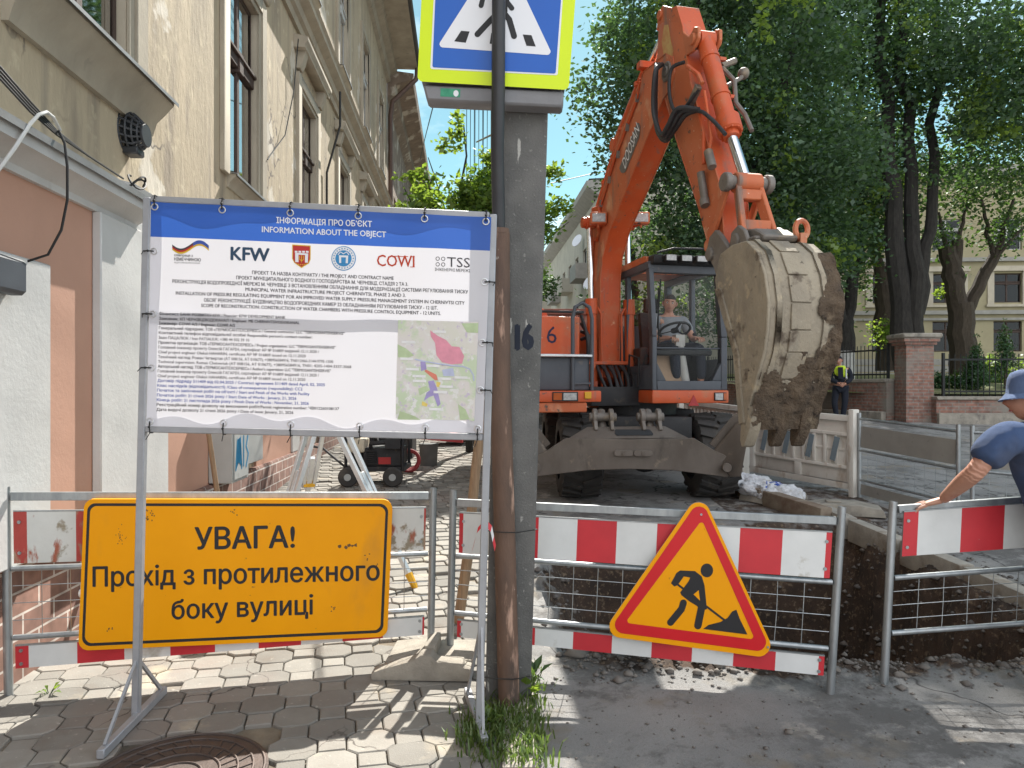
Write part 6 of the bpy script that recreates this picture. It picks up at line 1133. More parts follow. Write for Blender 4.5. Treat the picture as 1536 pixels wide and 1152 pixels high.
t = MB(); t.tube([c0 + d * .3 + rr_v * .1, c0 + d * .45 + rr_v * .17 + ff_ * .03, c0 + d * .68 + rr_v * .14, c0 + d * .8 + rr_v * .2, c0 + d * .98 + rr_v * .2 + ff_ * .03], .022, 8); t.tube([c0 + d * .5 + rr_v * .1, c0 + d * .4 + rr_v * .26, c0 + d * .36 + rr_v * .3], .02, 8); t.sph(c0 + d * .34 + rr_v * .31, .055, 7); t.tube([c0 + d * .28 + rr_v * .1, c0 + d * .2 + rr_v * .26], .03, 8); t.build('valve_pipe', K['steel'], o)
# links
bp1_, bp2_ = U(2.70, 0, 2.76), U(3.12, 0, 2.80)
t = MB()
for tt in (-.16, .16): t.bar(U(2.93, tt, 3.36), U(2.58, tt, 2.86), .03, .085); t.disc(U(2.58, tt, 2.86), rr_v, .06, .05, 14)
t.build('guide_link', K['orangefade'], ex, bevel=.006)
t = MB(); h0, h1_ = U(2.93, 0, 3.33), bp2_
for tt in (-.1, .1): t.bar(h0 + rr_v * tt * .9, h1_ + rr_v * tt * 1.4, .05, .1)
for u in (.22, .75): t.bar(h0.lerp(h1_, u) - rr_v * .12, h0.lerp(h1_, u) + rr_v * .12, .09, .09)
for e in (h0, h1_): t.disc(e, rr_v, .085, .24, 18)
t.build('bucket_link', K['orangefade'], ex, bevel=.01)
# bucket
bm_ = pmat('mud caked bucket steel', (.345, .295, .22), (.255, .22, .17), 3.2, .85, .0, .6, 26, (1, 1, .8), [((.19, .16, .125), 1.6, .56, .72, (1, 1, .6)), ((.2, .18, .15), 2.3, .54, .66, (1, 1, .4)), ((.46, .40, .31), 40, .66, .7, (3, 3, .25)), ((.40, .33, .23), 6, .6, .68), ((.10, .075, .055), 5, .57, .68), ((.06, .048, .038), 16, .66, .72)], dist=.02)
K['bucket'] = bm_
mud = pmat('wet dark earth', (.15, .108, .072), (.075, .055, .04), 7, .95, 0, 1., 40, spots=[((.26, .2, .135), 5, .56, .68), ((.03, .022, .017), 14, .6, .7)], dist=.03)
HWB = .28
outer = [(3.02, 2.70), (3.2, 2.74), (3.42, 2.73), (3.57, 2.62), (3.67, 2.43), (3.715, 2.22), (3.70, 2.02), (3.66, 1.86), (3.56, 1.66), (3.46, 1.44), (3.40, 1.30)]
mouth = [(3.33, 1.32), (3.25, 1.86), (2.95, 2.40), (2.93, 2.5), (2.98, 2.64)]
bk = empty('bucket', tuple(U(3.2, 0, 2.7)), None, None); bk.parent = ex; bk.location = U(3.2, 0, 2.7) - V(1.5, 9.4, GZ); del ORG['bucket']; ORG['bucket'] = U(3.2, 0, 2.7)
def mudd(c): return c + V(nse(c.x * 7, c.z * 7, 1, c.y * 7), nse(c.x * 7, c.z * 7, 1, c.y * 7 + 9), nse(c.x * 9, c.y * 7, 1, c.z * 7)) * .009
back = MB()
for (s0, z0), (s1, z1) in zip(outer, outer[1:]): pass
inn = [(s - .03 * (1 if i > 2 else .2), z - (.03 if i < 5 else .0)) for i, (s, z) in enumerate(outer)]
back.prism(outer + inn[::-1], -HWB, HWB, UF, 0, 'y'); back.build('back_plate', bm_, bk, bevel=.006, smooth=50)
for tt in (-HWB, HWB):
    t = MB(); t.prism(outer + mouth, tt - .016, tt + .016, UF, 0, 'y'); t.prism([(3.33, 1.3), (3.40, 1.32), (3.32, 1.86), (3.04, 2.42), (2.94, 2.42), (3.24, 1.86)], tt - .03, tt + .03, UF, 0, 'y'); o = t.build('side_plate', bm_, bk, bevel=.006)
t = MB()   # wear strips over the back
def on(i, off): s, z = outer[i]; p, q = outer[max(i - 1, 0)], outer[min(i + 1, len(outer) - 1)]; tx, tz = q[0] - p[0], q[1] - p[1]; l = math.hypot(tx, tz); return (s - tz / l * off, z + tx / l * off)
for tt, w_, i0_, st_ in ((-.205, .05, 1, 1), (-.02, .17, 2, 1), (.19, .05, 1, 1)):
    for i in range(i0_, 9):
        a0, a1 = on(i, .001), on(i + 1, .001); b0, b1 = on(i, .016), on(i + 1, .016)
        g = .012; l0 = lambda p, q, u: (p[0] + (q[0] - p[0]) * u, p[1] + (q[1] - p[1]) * u)
        t.prism([l0(a0, a1, .03 if w_ > .1 else 0), l0(a0, a1, .97 if w_ > .1 else 1), l0(b0, b1, .97 if w_ > .1 else 1), l0(b0, b1, .03 if w_ > .1 else 0)], tt - w_ / 2, tt + w_ / 2, UF, 0, 'y')
t.build('wear_strip', bm_, bk, bevel=.004)
t = MB()
for tt in (-.24, -.0, .2):
    t = MB(); t.prism([(3.45, 1.46), (3.50, 1.44), (3.45, 1.26), (3.37, 1.13), (3.33, 1.12), (3.31, 1.18), (3.33, 1.4)], tt - .05, tt + .05, UF, 0, 'y'); t.build('tooth', mud if tt > -.1 else bm_, bk, bevel=.018, seg=2)

# earth stuck to the lower back: a lumpy skin with an uneven edge
cl_ = [0]; 
for p, q in zip(outer, outer[1:]): cl_.append(cl_[-1] + math.hypot(q[0] - p[0], q[1] - p[1]))
def oc(d_):
    for i in range(len(outer) - 1):
        if d_ <= cl_[i + 1] or i == len(outer) - 2:
            u = (d_ - cl_[i]) / (cl_[i + 1] - cl_[i]); p, q = outer[i], outer[i + 1]; l = cl_[i + 1] - cl_[i]; return p[0] + (q[0] - p[0]) * u, p[1] + (q[1] - p[1]) * u, -(q[1] - p[1]) / l, (q[0] - p[0]) / l
mv, mh_ = [], {}; ND, NT = 70, 50; ds = np.linspace(cl_[3], cl_[-1] + .03, ND); ts_ = np.linspace(-.285, .31, NT)
for i, d_ in enumerate(ds):
    s_, z_, ns, nz_ = oc(float(d_)); ns, nz_ = -ns * -1, nz_ * 1
    for j, tt in enumerate(ts_):
        low_ = (d_ - cl_[7]) / (cl_[-1] - cl_[7]); rt = (tt - .12) / .18
        h = max(low_ * 1.3 - .42, rt * 1.0 - .3 + min(0, (d_ - cl_[4])) * 2) + .75 * nse(tt * 4.5, d_ * 4.5, 1, 3) + .35 * nse(tt * 13, d_ * 13)
        hh = max(-.004, min(.05, h * .045)) + (.010 * nse(tt * 26, d_ * 26) + .006 * nse(tt * 60, d_ * 60) if h > 0 else 0) + .017
        mh_[i, j] = h; nl = math.hypot(ns, nz_); mv.append(U(s_ + abs(ns) / nl * hh, tt, z_ + (-nz_) / nl * -hh * .3))
mf = [(i * NT + j, i * NT + j + 1, (i + 1) * NT + j + 1, (i + 1) * NT + j) for i in range(ND - 1) for j in range(NT - 1) if max(mh_[i, j], mh_[i + 1, j], mh_[i, j + 1], mh_[i + 1, j + 1]) > 0]
npmesh('caked_earth', [tuple(v) for v in mv], mf, mud, bk, True)
t = MB()   # ears and coupler
for tt in (-.19, .17): t.prism([(2.62, 2.80), (2.68, 2.92), (2.78, 2.96), (2.86, 2.9), (3.05, 2.72), (3.02, 2.56), (2.93, 2.42), (2.86, 2.44), (2.76, 2.62)], tt - .025, tt + .025, UF, 0, 'y'); t.prism([(3.0, 2.74), (3.04, 2.88), (3.14, 2.92), (3.24, 2.86), (3.3, 2.75)], tt - .02, tt + .02, UF, 0, 'y')
t.disc(bp1_, rr_v, .06, .48, 16); t.disc(bp2_, rr_v, .055, .46, 16); t.build('ear', K['steel'], bk, bevel=.01)
t = MB(); t.prism([(2.95, 2.76), (3.0, 2.9), (3.3, 2.86), (3.44, 2.78), (3.42, 2.742), (3.1, 2.742)], -.15, .15, UF, 0, 'y'); t.bar(U(3.28, -.2, 2.77), U(3.28, .2, 2.77), .2, .035); t.disc(U(3.02, .19, 2.84), rr_v, .1, .05, 8); t.build('coupler', K['steel'], bk, bevel=.012)
t = MB(); lc = U(3.4, .2, 2.79); t.tube([lc + V(0, 0, .055) + (rr_v * .055 * math.cos(a) + V(0, 0, .07) * math.sin(a)) for a in [2 * math.pi * i / 18 for i in range(18)]], .022, 8, closed=True); t.bar(lc + V(0, 0, -.06), lc + V(0, 0, .02), .09, .05); t.build('lifting_eye', K['orangefade'], bk)
# hoses between boom and arm
def hose(pts, r, nm='hose', par=None, m='hose'):
    P = [V(*p) for p in pts]; out = []
    for i in range(len(P) - 1):
        p0, p1, p2, p3 = P[max(i - 1, 0)], P[i], P[i + 1], P[min(i + 2, len(P) - 1)]
        for k in range(7):
            u = k / 7; out.append(.5 * ((2 * p1) + (p2 - p0) * u + (2 * p0 - 5 * p1 + 4 * p2 - p3) * u * u + (3 * p1 - p0 - 3 * p2 + p3) * u ** 3))
    MB().tube(out + [P[-1]], r, 9).build(nm, K[m], par or ex)
ap_ = Plane(U(0, -.24, 3), U(1, -.24, 3), U(0, -.24, 4)); ah = lambda px, py, o=0: ap_.hit(px, py, o)
for k, o in enumerate((0, .04, .08)): hose([ah(978 + k * 4, 96, -.05), ah(984 + k * 5, 110, o), ah(983 + k * 4, 160, o), ah(986 + k * 5, 195 - k * 4, o), ah(998 + k * 3, 211 - k * 4, o), ah(1012 + k, 195 - k * 3, o), ah(1024, 172 - k * 4, o - .03), ah(1034, 163, -.1)], .024)
hose([ah(1018, 92, -.06), ah(1010, 104, .02), ah(1007, 140, .02), ah(1012, 166, .0), ah(1022, 162, -.03), ah(1036, 132, -.08)], .018)
hose([ah(1034, 166, -.09), ah(1046, 168, -.06), ah(1058, 182, -.09), ah(1072, 200, -.1)], .018)
t = MB(); t.tube([ah(1036, 168, -.09), ah(1042, 200, -.09), ah(1042, 245, -.09)], .018, 8); t.tube([ah(1043, 135, -.09), ah(1050, 185, -.09), ah(1053, 205, -.09), ah(1049, 230, -.09)], .013, 8); t.tube([ah(1021, 98, -.07), ah(1034, 110, -.09), ah(1040, 124, -.09)], .02, 8); t.build('arm_pipe', K['orange'], ar)
t = MB(); t.tube([ah(1050, 226, -.08), ah(1056, 250, -.08)], .04, 10); t.build('pipe_joint', K['steel'], ar); t = MB(); t.tube([ah(1042, 258, -.06), ah(1045, 300, -.08)], .036, 10); t.tube([ah(1044, 298, -.08), ah(1046, 308, -.08)], .045, 10); t.build('pipe_joint', K['steel'], ar); t = MB(); t.bar(ah(1036, 128, -.08), ah(1024, 155, -.08), .05, .06); t.build('hose_clamp', K['steel'], ar)
# arm cylinder along the top of the boom
t = MB(); a0, a1, a2 = U(-.1, 0, 4.66), U(.9, 0, 5.22), U(1.47, 0, 5.48); t.tube([a0, a1], .075, 16); t.disc(a0, rr_v, .08, .16); t.tube([a1 - (a1 - a0) * .06, a1], .09, 16); o = t.build('arm_cylinder', K['orange'], ex); MB().tube([a1, a2], .042, 12).build('rod', K['chrome'], o)

t = MB()   # weld beads and inspection plates
for sgn in (-1, 1):
    for pl_ in (boomp[0:8], boomp[10:16]): t.tube([U(a, sgn * .136, b_) for a, b_ in pl_], .007, 6)
t.build('weld_bead', K['orangefade'], bo); t = MB()
for sgn in (-1, 1): t.tube([U(a, sgn * .126, b_) for a, b_ in armp[1:6]], .007, 6); t.tube([U(a, sgn * .126, b_) for a, b_ in armp[8:12]], .007, 6)
t.build('weld_bead', K['orangefade'], ar)
for c_, r_, par_ in (((1.65, 4.82), .10, ar), ((2.7, 2.76), .075, ar), ((-.45, 3.74), .10, bo), ((-.62, 1.85), .12, bo)):
    t = MB(); t.disc(U(c_[0], 0, c_[1]), rr_v, r_, .31, 20); t.disc(U(c_[0], 0, c_[1]), rr_v, r_ * .55, .335, 16); t.build('pin_boss', K['steel'], par_, bevel=.008)
t = MB(); q = [(1.5, 5.2), (1.56, 5.34), (1.66, 5.3), (1.72, 5.1), (1.78, 4.98), (1.72, 4.84), (1.66, 4.95), (1.6, 4.78), (1.56, 5.0)]
t.add([U(a, -.1268, b_) for a, b_ in q], [tuple(range(len(q)))]); t.build('worn_decal', pmat('flaking yellow decal', (.5, .36, .14), (.45, .2, .08), 14, .7, 0, .1), ar, smooth=0)
t = MB()
for k, o_2 in enumerate((.0, .035)): t.tube([U(-.68 + o_2, -.15, 2.3), U(-.66 + o_2, -.15, 3.4), U(-.55 + o_2, -.15, 3.78 - o_2), U(.2, -.15, 4.42 - o_2), U(.9, -.15, 4.86 - o_2), U(1.1, -.2, 4.98 - o_2)], .012, 7)
t.build('side_pipe', K['orange'], bo)
for k in range(5): t = MB(); a = (-.3 + .3 * k, 3.98 + .22 * k); t.bar(U(a[0], -.148, a[1] - .06), U(a[0] + .03, -.148, a[1] + .02), .05, .02); t.build('pipe_clip', K['steel'], bo)
# cab
def ub(s0, s1, t0, t1, z0, z1, nm, mat, par=None, bevel=.01, seg=2): return MB().box(s0, s1, t0, t1, z0, z1, 0, UF).build(nm, mat, par or ex, bevel=bevel, seg=seg)
S0, S1, T0, T1, Z0, Z1 = -1.15, .5, .21, 1.19, 1.56, 3.12
cb = empty('cab', tuple(U(-.3, .75, 1.5)), None, None); cb.parent = ex; cb.location = U(-.3, .75, 1.5) - V(1.5, 9.4, GZ); ORG['cab'] = U(-.3, .75, 1.5)
pk = dict(up=ff_)
t = MB()
for tt, wd in ((T0 + .03, .06), (T1 - .04, .08)):
    t.bar(U(S1 - .05, tt, Z0), U(S1 - .05, tt, 2.2), .1, wd, 0, rr_v); t.bar(U(S1 - .05, tt, 2.2), U(S1 - .16, tt, Z1 - .02), .1, wd, 0, rr_v)
    t.bar(U(-.35, tt, Z0), U(-.35, tt, Z1 - .05), .08, .06, 0, rr_v); t.bar(U(S0 + .05, tt, Z0), U(S0 + .05, tt, Z1 - .05), .1, .08, 0, rr_v)
    t.bar(U(S1 - .1, tt, Z1 - .05), U(S0, tt, Z1 - .05), .08, .09); t.box(S0, S1 - .02, tt - .03, tt + .03, Z0, Z0 + .38 if tt > .6 else Z0 + .3, 0, UF)
t.box(S1 - .09, S1, T0 + .06, T1 - .08, Z0, Z0 + .11, 0, UF); t.box(S1 - .2, S1 - .1, T0 + .05, T1 - .05, Z1 - .14, Z1, 0, UF); t.box(S0, S0 + .06, T0, T1, Z0, Z0 + .9, 0, UF); t.box(S1 - .07, S1 - .03, T0 + .06, T1 - .08, 2.055, 2.075, 0, UF)
for tt, k in ((T0 + .06, 1), (T1 - .08, -1)): t.prism([(0, 0), (.12, 0), (0, .22)], S1 - .085, S1 - .005, Frame(U(0, tt, Z0 + .11), rr_v * k, ff_), 0, 'y')
t.build('frame', K['mgrey'], cb, bevel=.012, seg=2)
t = MB(); t.box(S0, S1 + .02, T0 - .01, T1 + .01, 1.40, Z0 - .003, 0, UF); t.build('orange_skirt', K['orange'], cb, bevel=.02, seg=2)
t = MB(); t.box(S1 - .26, S1 - .2, T0, T1, Z1 + .0, Z1 + .07, 0, UF); t.box(S0, -.55, T0, T1, Z1 + .0, Z1 + .08, 0, UF); t.box(-.55, S1 - .26, T0, T0 + .16, Z1 + .0, Z1 + .08, 0, UF); t.box(-.55, S1 - .26, T1 - .16, T1, Z1 + .0, Z1 + .08, 0, UF); t.build('roof', K['orangefade'], cb, bevel=.02, seg=2)
t = MB(); t.prism([(S1 - .18, Z1 - .06), (S1 - .02, Z1 - .04), (S1 - .0, Z1 + .06), (S1 - .18, Z1 + .07)], T0 + .02, T1 - .02, UF, 0, 'y'); t.build('light_visor', K['mdark'], cb, bevel=.012)
for i, tt in enumerate((.42, .62, .82, 1.03)):
    t = MB(); t.box(S1 - .02, S1 + .07, tt - .075, tt + .075, Z1 - .03, Z1 + .055, 0, UF); o = t.build('roof_lamp', K['mdark'], cb, bevel=.01); t = MB(); t.box(S1 + .071, S1 + .076, tt - .062, tt + .062, Z1 - .018, Z1 + .045, 0, UF); t.build('lamp_glass', K['lens'], o)
t = MB(); t.tube([U(S1 - .1, T0 + .1, Z1 + .1), U(S1 - .05, T0 + .3, Z1 + .15), U(S1 - .05, T1 - .2, Z1 + .16), U(S1 - .1, T1, Z1 + .13)], .014, 8); t.build('visor_rail', K['mdark'], cb)
def pane(pts, nm='window_pane'): MB().add(pts, [(0, 1, 2, 3)]).build(nm, K['cabglass'], cb, smooth=0)
pane([U(S1 - .05, T0 + .06, 2.08), U(S1 - .05, T1 - .08, 2.08), U(S1 - .15, T1 - .08, Z1 - .13), U(S1 - .15, T0 + .06, Z1 - .13)], 'windscreen'); pane([U(S1 - .045, T0 + .06, Z0 + .12), U(S1 - .045, T1 - .08, Z0 + .12), U(S1 - .045, T1 - .08, 2.05), U(S1 - .045, T0 + .06, 2.05)], 'lower_windscreen')
for tt in (T0 + .04, T1 - .04):
    pane([U(-.31, tt, Z0 + .32), U(S1 - .1, tt, Z0 + .32), U(S1 - .18, tt, Z1 - .1), U(-.31, tt, Z1 - .1)], 'side_window'); pane([U(S0 + .1, tt, Z0 + .32), U(-.39, tt, Z0 + .32), U(-.39, tt, Z1 - .1), U(S0 + .1, tt, Z1 - .1)], 'side_window')
pane([U(S0 + .03, T0 + .1, 2.47), U(S0 + .03, T1 - .1, 2.47), U(S0 + .03, T1 - .1, Z1 - .12), U(S0 + .03, T0 + .1, Z1 - .12)], 'rear_window')
pane([U(-.54, T0 + .17, Z1 + .05), U(S1 - .27, T0 + .17, Z1 + .05), U(S1 - .27, T1 - .17, Z1 + .05), U(-.54, T1 - .17, Z1 + .05)], 'added_roof_hatch')  # clear hatch added in the roof to let light into the cab
t = MB(); t.tube([U(S1 - .02, T0 + .09, 2.12), U(S1 - .06, T0 + .1, 2.5), U(S1 - .1, T0 + .12, 2.8)], .008, 6); t.bar(U(S1 - .04, T0 + .08, 2.3), U(S1 - .1, T0 + .15, 2.9), .012, .018); t.build('wiper', K['cable'], cb)
t = MB(); t.bar(U(S1 + .0, T1 - .02, 2.5), U(S1 + .18, T1 + .1, 2.62), .02, .02); t.box(S1 + .14, S1 + .17, T1 + .02, T1 + .2, 2.5, 2.8, 0, UF); t.build('mirror', K['mdark'], cb, bevel=.01)
t = MB(); t.box(.28, .36, T0 + .1, T1 - .12, 1.98, 2.06, 0, UF); t.box(-.3, .1, T1 - .12, T1 - .09, 2.1, 2.9, 0, UF) if 0 else None; t.build('dashboard', K['mdark'], cb, bevel=.02)
# cab interior
t = MB(); t.box(-.55, -.05, .5, 1.0, 1.9, 2.03, 0, UF); t.prism([(-.58, 2.0), (-.46, 2.0), (-.58, 2.6), (-.68, 2.6)], .5, 1.0, UF, 0, 'y'); t.box(-.72, -.62, .6, .8, 2.61, 2.8, 0, UF); t.box(-.5, -.1, .56, .94, Z0, 1.9, 0, UF); t.build('seat', K['mdark'], cb, bevel=.03, seg=2)
t = MB(); t.tube([U(.34, .72, Z0), U(.26, .66, 2.2)], [.065, .05], 12); t.box(.2, .32, .6, .72, 2.1, 2.24, 0, UF); t.build('steering_column', pmat('pale grey plastic', (.38, .36, .34), None, 5, .5), cb)
wc = U(.2, .64, 2.30); wn = (ff_ * -.45 + V(0, 0, .9)).normalized(); wx = rr_v; wy = wn.cross(wx); t = MB(); t.tube([wc + (wx * math.cos(a) + wy * math.sin(a)) * .19 for a in [2 * math.pi * i / 28 for i in range(28)]], .016, 8, closed=True)
for a in (.5, 2.6, 4.7): t.bar(wc, wc + (wx * math.cos(a) + wy * math.sin(a)) * .19, .03, .012)
t.disc(wc, wn, .05, .03); t.build('steering_wheel', K['cable'], cb)
t = MB(); t.box(-.6, .1, T1 - .2, T1 - .08, Z0, 2.05, 0, UF); t.box(-.5, -.05, .29, .4, Z0, 2.1, 0, UF); t.build('console', K['mdark'], cb, bevel=.02); t = MB(); t.tube([U(-.1, 1.05, 2.05), U(-.06, 1.04, 2.25)], .015, 8); t.sph(U(-.06, 1.04, 2.27), .03, 6); t.build('joystick', K['cable'], cb)
t = MB(); t.add([U(S1 - .12, T0 + .1, Z0 + .06), U(S1 - .12, .72, Z0 + .06), U(S1 - .3, .75, 2.05), U(S1 - .3, T0 + .12, 2.05)], [(0, 1, 2, 3)]); t.add([U(S0 + .1, T0, Z0 + .01), U(S1 - .1, T0, Z0 + .01), U(S1 - .1, T1, Z0 + .01), U(S0 + .1, T1, Z0 + .01)], [(0, 1, 2, 3)]); t.build('floor_board', pmat('dusty brown floor', (.3, .2, .13), (.22, .15, .1), 5, .8), cb)
t = MB(); t.box(S1 + .021, S1 + .035, 1.0, 1.16, 1.43, 1.53, 0, UF); o = t.build('headlight', K['mdark'], cb, bevel=.005); t = MB(); t.box(S1 + .0351, S1 + .04, 1.01, 1.11, 1.44, 1.52, 0, UF); t.build('lens', K['lens'], o); t = MB(); t.box(S1 + .0351, S1 + .04, 1.12, 1.16, 1.44, 1.52, 0, UF); t.build('indicator', K['amber'], o)
t = MB(); t.prism([(.66, 1.37), (.8, 1.37), (.73, 1.5)], S1 + .022, S1 + .03, Frame(UF.o, rr_v, ff_), 0, 'y'); t.build('reflector', K['redpaint'], cb, smooth=0)
t = MB(); t.tube([U(.2, T0 - .05, 1.62), U(.25, T0 - .07, 1.95), U(-.05, T0 - .07, 2.0), U(-.15, T0 - .04, 1.75)], .014, 8); t.build('grab_rail', K['mdark'], cb)

# hood side, step, engine deck, counterweight
ub(-.9, .05, -1.28, -.55, 1.98, 2.46, 'orange_hood', K['orange'], None, .025, 3); ub(-.9, .28, -1.26, -.5, 1.56, 1.95, 'toolbox', K['mgrey'], None, .02)
t = MB(); t.box(.0, .36, -1.27, -.49, 1.951, 1.985, 0, UF); t.build('step_plate', K['alu'], ex, bevel=.008)
ub(-.9, .5, -1.3, -.43, 1.42, 1.553, 'front_sill', K['orange'], None, .02); t = MB(); t.box(.0, .48, -1.28, -.6, 1.30, 1.417, 0, UF); t.build('lower_sill', K['orangefade'], ex, bevel=.01)
t = MB(); t.box(.501, .515, -1.03, -.72, 1.43, 1.54, 0, UF); o = t.build('headlight', K['mdark'], ex, bevel=.004); t = MB(); t.box(.5151, .522, -.9, -.74, 1.445, 1.527, 0, UF); t.build('lens', K['lens'], o); t = MB(); t.box(.5151, .522, -1.02, -.92, 1.445, 1.527, 0, UF); t.build('indicator', K['amber'], o)
t = MB(); t.box(.501, .52, -.64, -.56, 1.46, 1.54, 0, UF); t.build('yellow_box', K['yplastic'], ex, bevel=.004)
t = MB(); hs = [U(.3, -.72, 1.56), U(.3, -.72, 2.42), U(.3, -.69, 2.55), U(.3, -.6, 2.6), U(.3, -.51, 2.55), U(.3, -.48, 2.42), U(.3, -.48, 1.56)]; t.tube(hs, .024, 10); t.bar(U(.3, -.72, 1.64), U(.3, -.48, 1.64), .03, .02); t.build('handrail', K['mgrey'], ex)
t = MB(); vs_, fs_ = glyphs('6'); pn = U(.052, -.985, 2.13); t.add([pn + rr_v * (x * .30) + V(0, 0, y * .30) for x, y in vs_], fs_); t.build('fleet_number', pmat('dark blue numerals', (.01, .012, .05), None, 4, .6, 0, 0), ex, smooth=0)
t = MB(); t.prism([(0, 0), (.42, 0), (.38, .1), (.3, .17), (.12, .17), (.04, .1)], -.5, -.45, Frame(U(0, -1.22, 2.47), rr_v, ff_), 0, 'y'); t.build('lifting_lug', K['orange'], ex, bevel=.01)
ub(-3.1, -.95, -1.27, -.0, 1.5, 2.36, 'engine_cover', K['orange'], None, .05, 3); ub(-2.9, -1.2, -.3, 1.2, 1.5, 2.3, 'rear_cover', K['orangefade'], None, .05, 3); ub(-3.45, -3.11, -1.25, 1.2, 1.45, 2.3, 'counterweight', K['mgrey'], None, .1, 4)
t = MB(); t.tube([U(-1.3, -.75, 2.35), U(-1.3, -.75, 2.55), U(-1.35, -.75, 2.6)], .06, 12); t.build('exhaust', K['steel'], ex); t = MB(); t.tube([U(-.9, -1.1, 2.52), U(.0, -1.1, 2.52), U(.02, -.5, 2.52), U(-.6, -.4, 2.56)], .018, 8); t.build('deck_rail', K['mdark'], ex)
ub(-.95, .1, -.42, .24, 1.36, 1.6, 'swing_deck', K['mdark'], None, .02); t = MB()
for tt in (-.2, .2): t.prism([(-.95, 1.6), (-.55, 1.6), (-.5, 1.8), (-.7, 2.0), (-.9, 1.9)], tt - .02, tt + .02, UF, 0, 'y')
t.box(-.5, -.28, -.34, .34, 1.88, 1.93, 0, UF); t.build('boom_mount', K['orange'], ex, bevel=.01)
rg = random.Random(8)
for k in range(9): tt = -.2 + .05 * k; hose([U(-.35, tt, 1.9), U(-.1, tt + rg.uniform(-.04, .04), 1.72), U(-.02, tt * .8, 1.5), U(-.25, tt * .7, 1.38)], .02)
for k in range(4): hose([U(-.2, -.45, 2.5 - .1 * k), U(-.05, -.42 + .02 * k, 2.2), U(-.1, -.4, 1.9), U(-.15, -.4, 1.6)], .022)
# undercarriage
XC = Frame((1.62, 9.55, GZ), (1, .03, 0), (-.03, 1, 0))
def xb(x0, x1, y0, y1, z0, z1, nm, mat, par=None, bevel=.015): return MB().box(x0, x1, y0, y1, z0, z1, 0, XC).build(nm, mat, par or ex, bevel=bevel, seg=2)
t = MB(); t.tube([XC(0, 0, .98), XC(0, 0, 1.14)], .58, 36); t.build('swing_ring', K['mdark'], ex)
xb(-.48, .48, -1.15, 1.9, .62, .98, 'chassis', K['mdark']); t = MB(); t.tube([XC(-.9, -.75, .5), XC(.9, -.75, .5)], .13, 14); t.sph(XC(0, -.75, .5), .22, 8); t.tube([XC(-.9, 1.6, .5), XC(.9, 1.6, .5)], .13, 14); t.build('axle', K['mdark'], ex)
xb(.5, .78, -.2, .9, .8, 1.04, 'side_tank', K['mdark']); xb(-.78, -.5, -.2, .9, .8, 1.04, 'side_tank', K['mdark'])
for y in (-.75, 1.6):
    for sx in (-1, 1):
        t = MB(); c = XC(sx * .82, y, .5); ax_ = XC.x; prof = [(-.25, .30), (-.255, .42), (-.22, .475), (-.1, .492), (.1, .492), (.22, .475), (.255, .42), (.25, .30)]; n = 44; vs_ = []
        for u, r_ in prof:
            for j in range(n): a = 2 * math.pi * j / n; vs_.append(c + ax_ * u + XC.y * (r_ * math.cos(a)) + V(0, 0, r_ * math.sin(a)))
        t.add(vs_, [(i * n + j, (i + 1) * n + j, (i + 1) * n + (j + 1) % n, i * n + (j + 1) % n) for i in range(7) for j in range(n)])
        for j in range(20):
            for sd in (-1, 1):
                a = 2 * math.pi * (j + .5 * (sd > 0)) / 20; a2 = a + .16
                p = lambda u, an, r_: c + ax_ * u * sd + XC.y * (r_ * math.cos(an)) + V(0, 0, r_ * math.sin(an))
                t.bar(p(.01, a2, .500), p(.235, a, .487), .055, .05, 0, (p(.1, a, 1) - c).normalized())
        o = t.build('wheel', K['tyre'], ex, bevel=.0); t = MB(); t.disc(c, ax_, .30, .3, 28); t.disc(c + ax_ * sx * .16, ax_, .14, .12, 20); t.build('rim', K['orange'], o, bevel=.012)
# dozer blade
BF = Frame((1.275, 7.62, 0), (.9995, .0, 0), (0, 1, 0)); bl = empty('dozer_blade', tuple(BF(0, 0, .7)), None, None); bl.parent = ex; bl.location = BF(0, 0, .7) - V(1.5, 9.4, GZ); ORG['dozer_blade'] = BF(0, 0, .7)
half = [(0, 1.03), (.69, 1.045), (.90, .915), (1.0, .87), (1.12, .80), (1.15, .66), (1.05, .62), (.87, .645), (.45, .70), (0, .715)]
full = half + [(-x, z) for x, z in half[::-1] if x > 0]
t = MB(); n_ = len(full); cur = lambda z: .10 * ((z - .85) / .25) ** 2
fr_ = [BF(x, cur(z) - .02, z) for x, z in full]; bk_ = [BF(x, cur(z) + .03, z) for x, z in full]; t.slab(fr_, bk_); t.build('blade_plate', K['blade'], bl, bevel=.006)
for k in (-1, 1):
    t = MB(); w0 = [(.91, .0, .91), (1.17, -.1, 1.26), (1.215, -.1, .99), (1.17, -.05, .64), (1.08, .0, .63)]; f_ = [BF(x * k, y, z) for x, y, z in w0]; t.slab(f_, [p + V(-.02 * k, .035, 0) for p in f_]); t.bar(BF(.93 * k, .06, .93), BF(1.19 * k, -.02, 1.27), .18, .02, 0, V(0, 1, 0)); t.disc(BF(1.02 * k, -.03, .735), (0, 1, 0), .05, .04, 16); t.build('wing', K['blade'], bl, bevel=.005)
t = MB(); pl_ = [(-.68, 1.035), (-.44, 1.155), (.42, 1.165), (.64, 1.045)]; t.slab([BF(x, (z - 1.03) * 1.6 + .04, z) for x, z in pl_], [BF(x, (z - 1.03) * 1.6 + .08, z - .01) for x, z in pl_])
t.build('top_bracket', K['blade'], bl, bevel=.008); t = MB(); q = rounded([(-.16, 1.07), (.28, 1.07), (.24, 1.13), (-.14, 1.13)], .02); t.slab([BF(x, (z - 1.03) * 1.6 + .032, z) for x, z in q], [BF(x, (z - 1.03) * 1.6 + .0385, z) for x, z in q]); t.build('bracket_slot', K['inside'], bl)
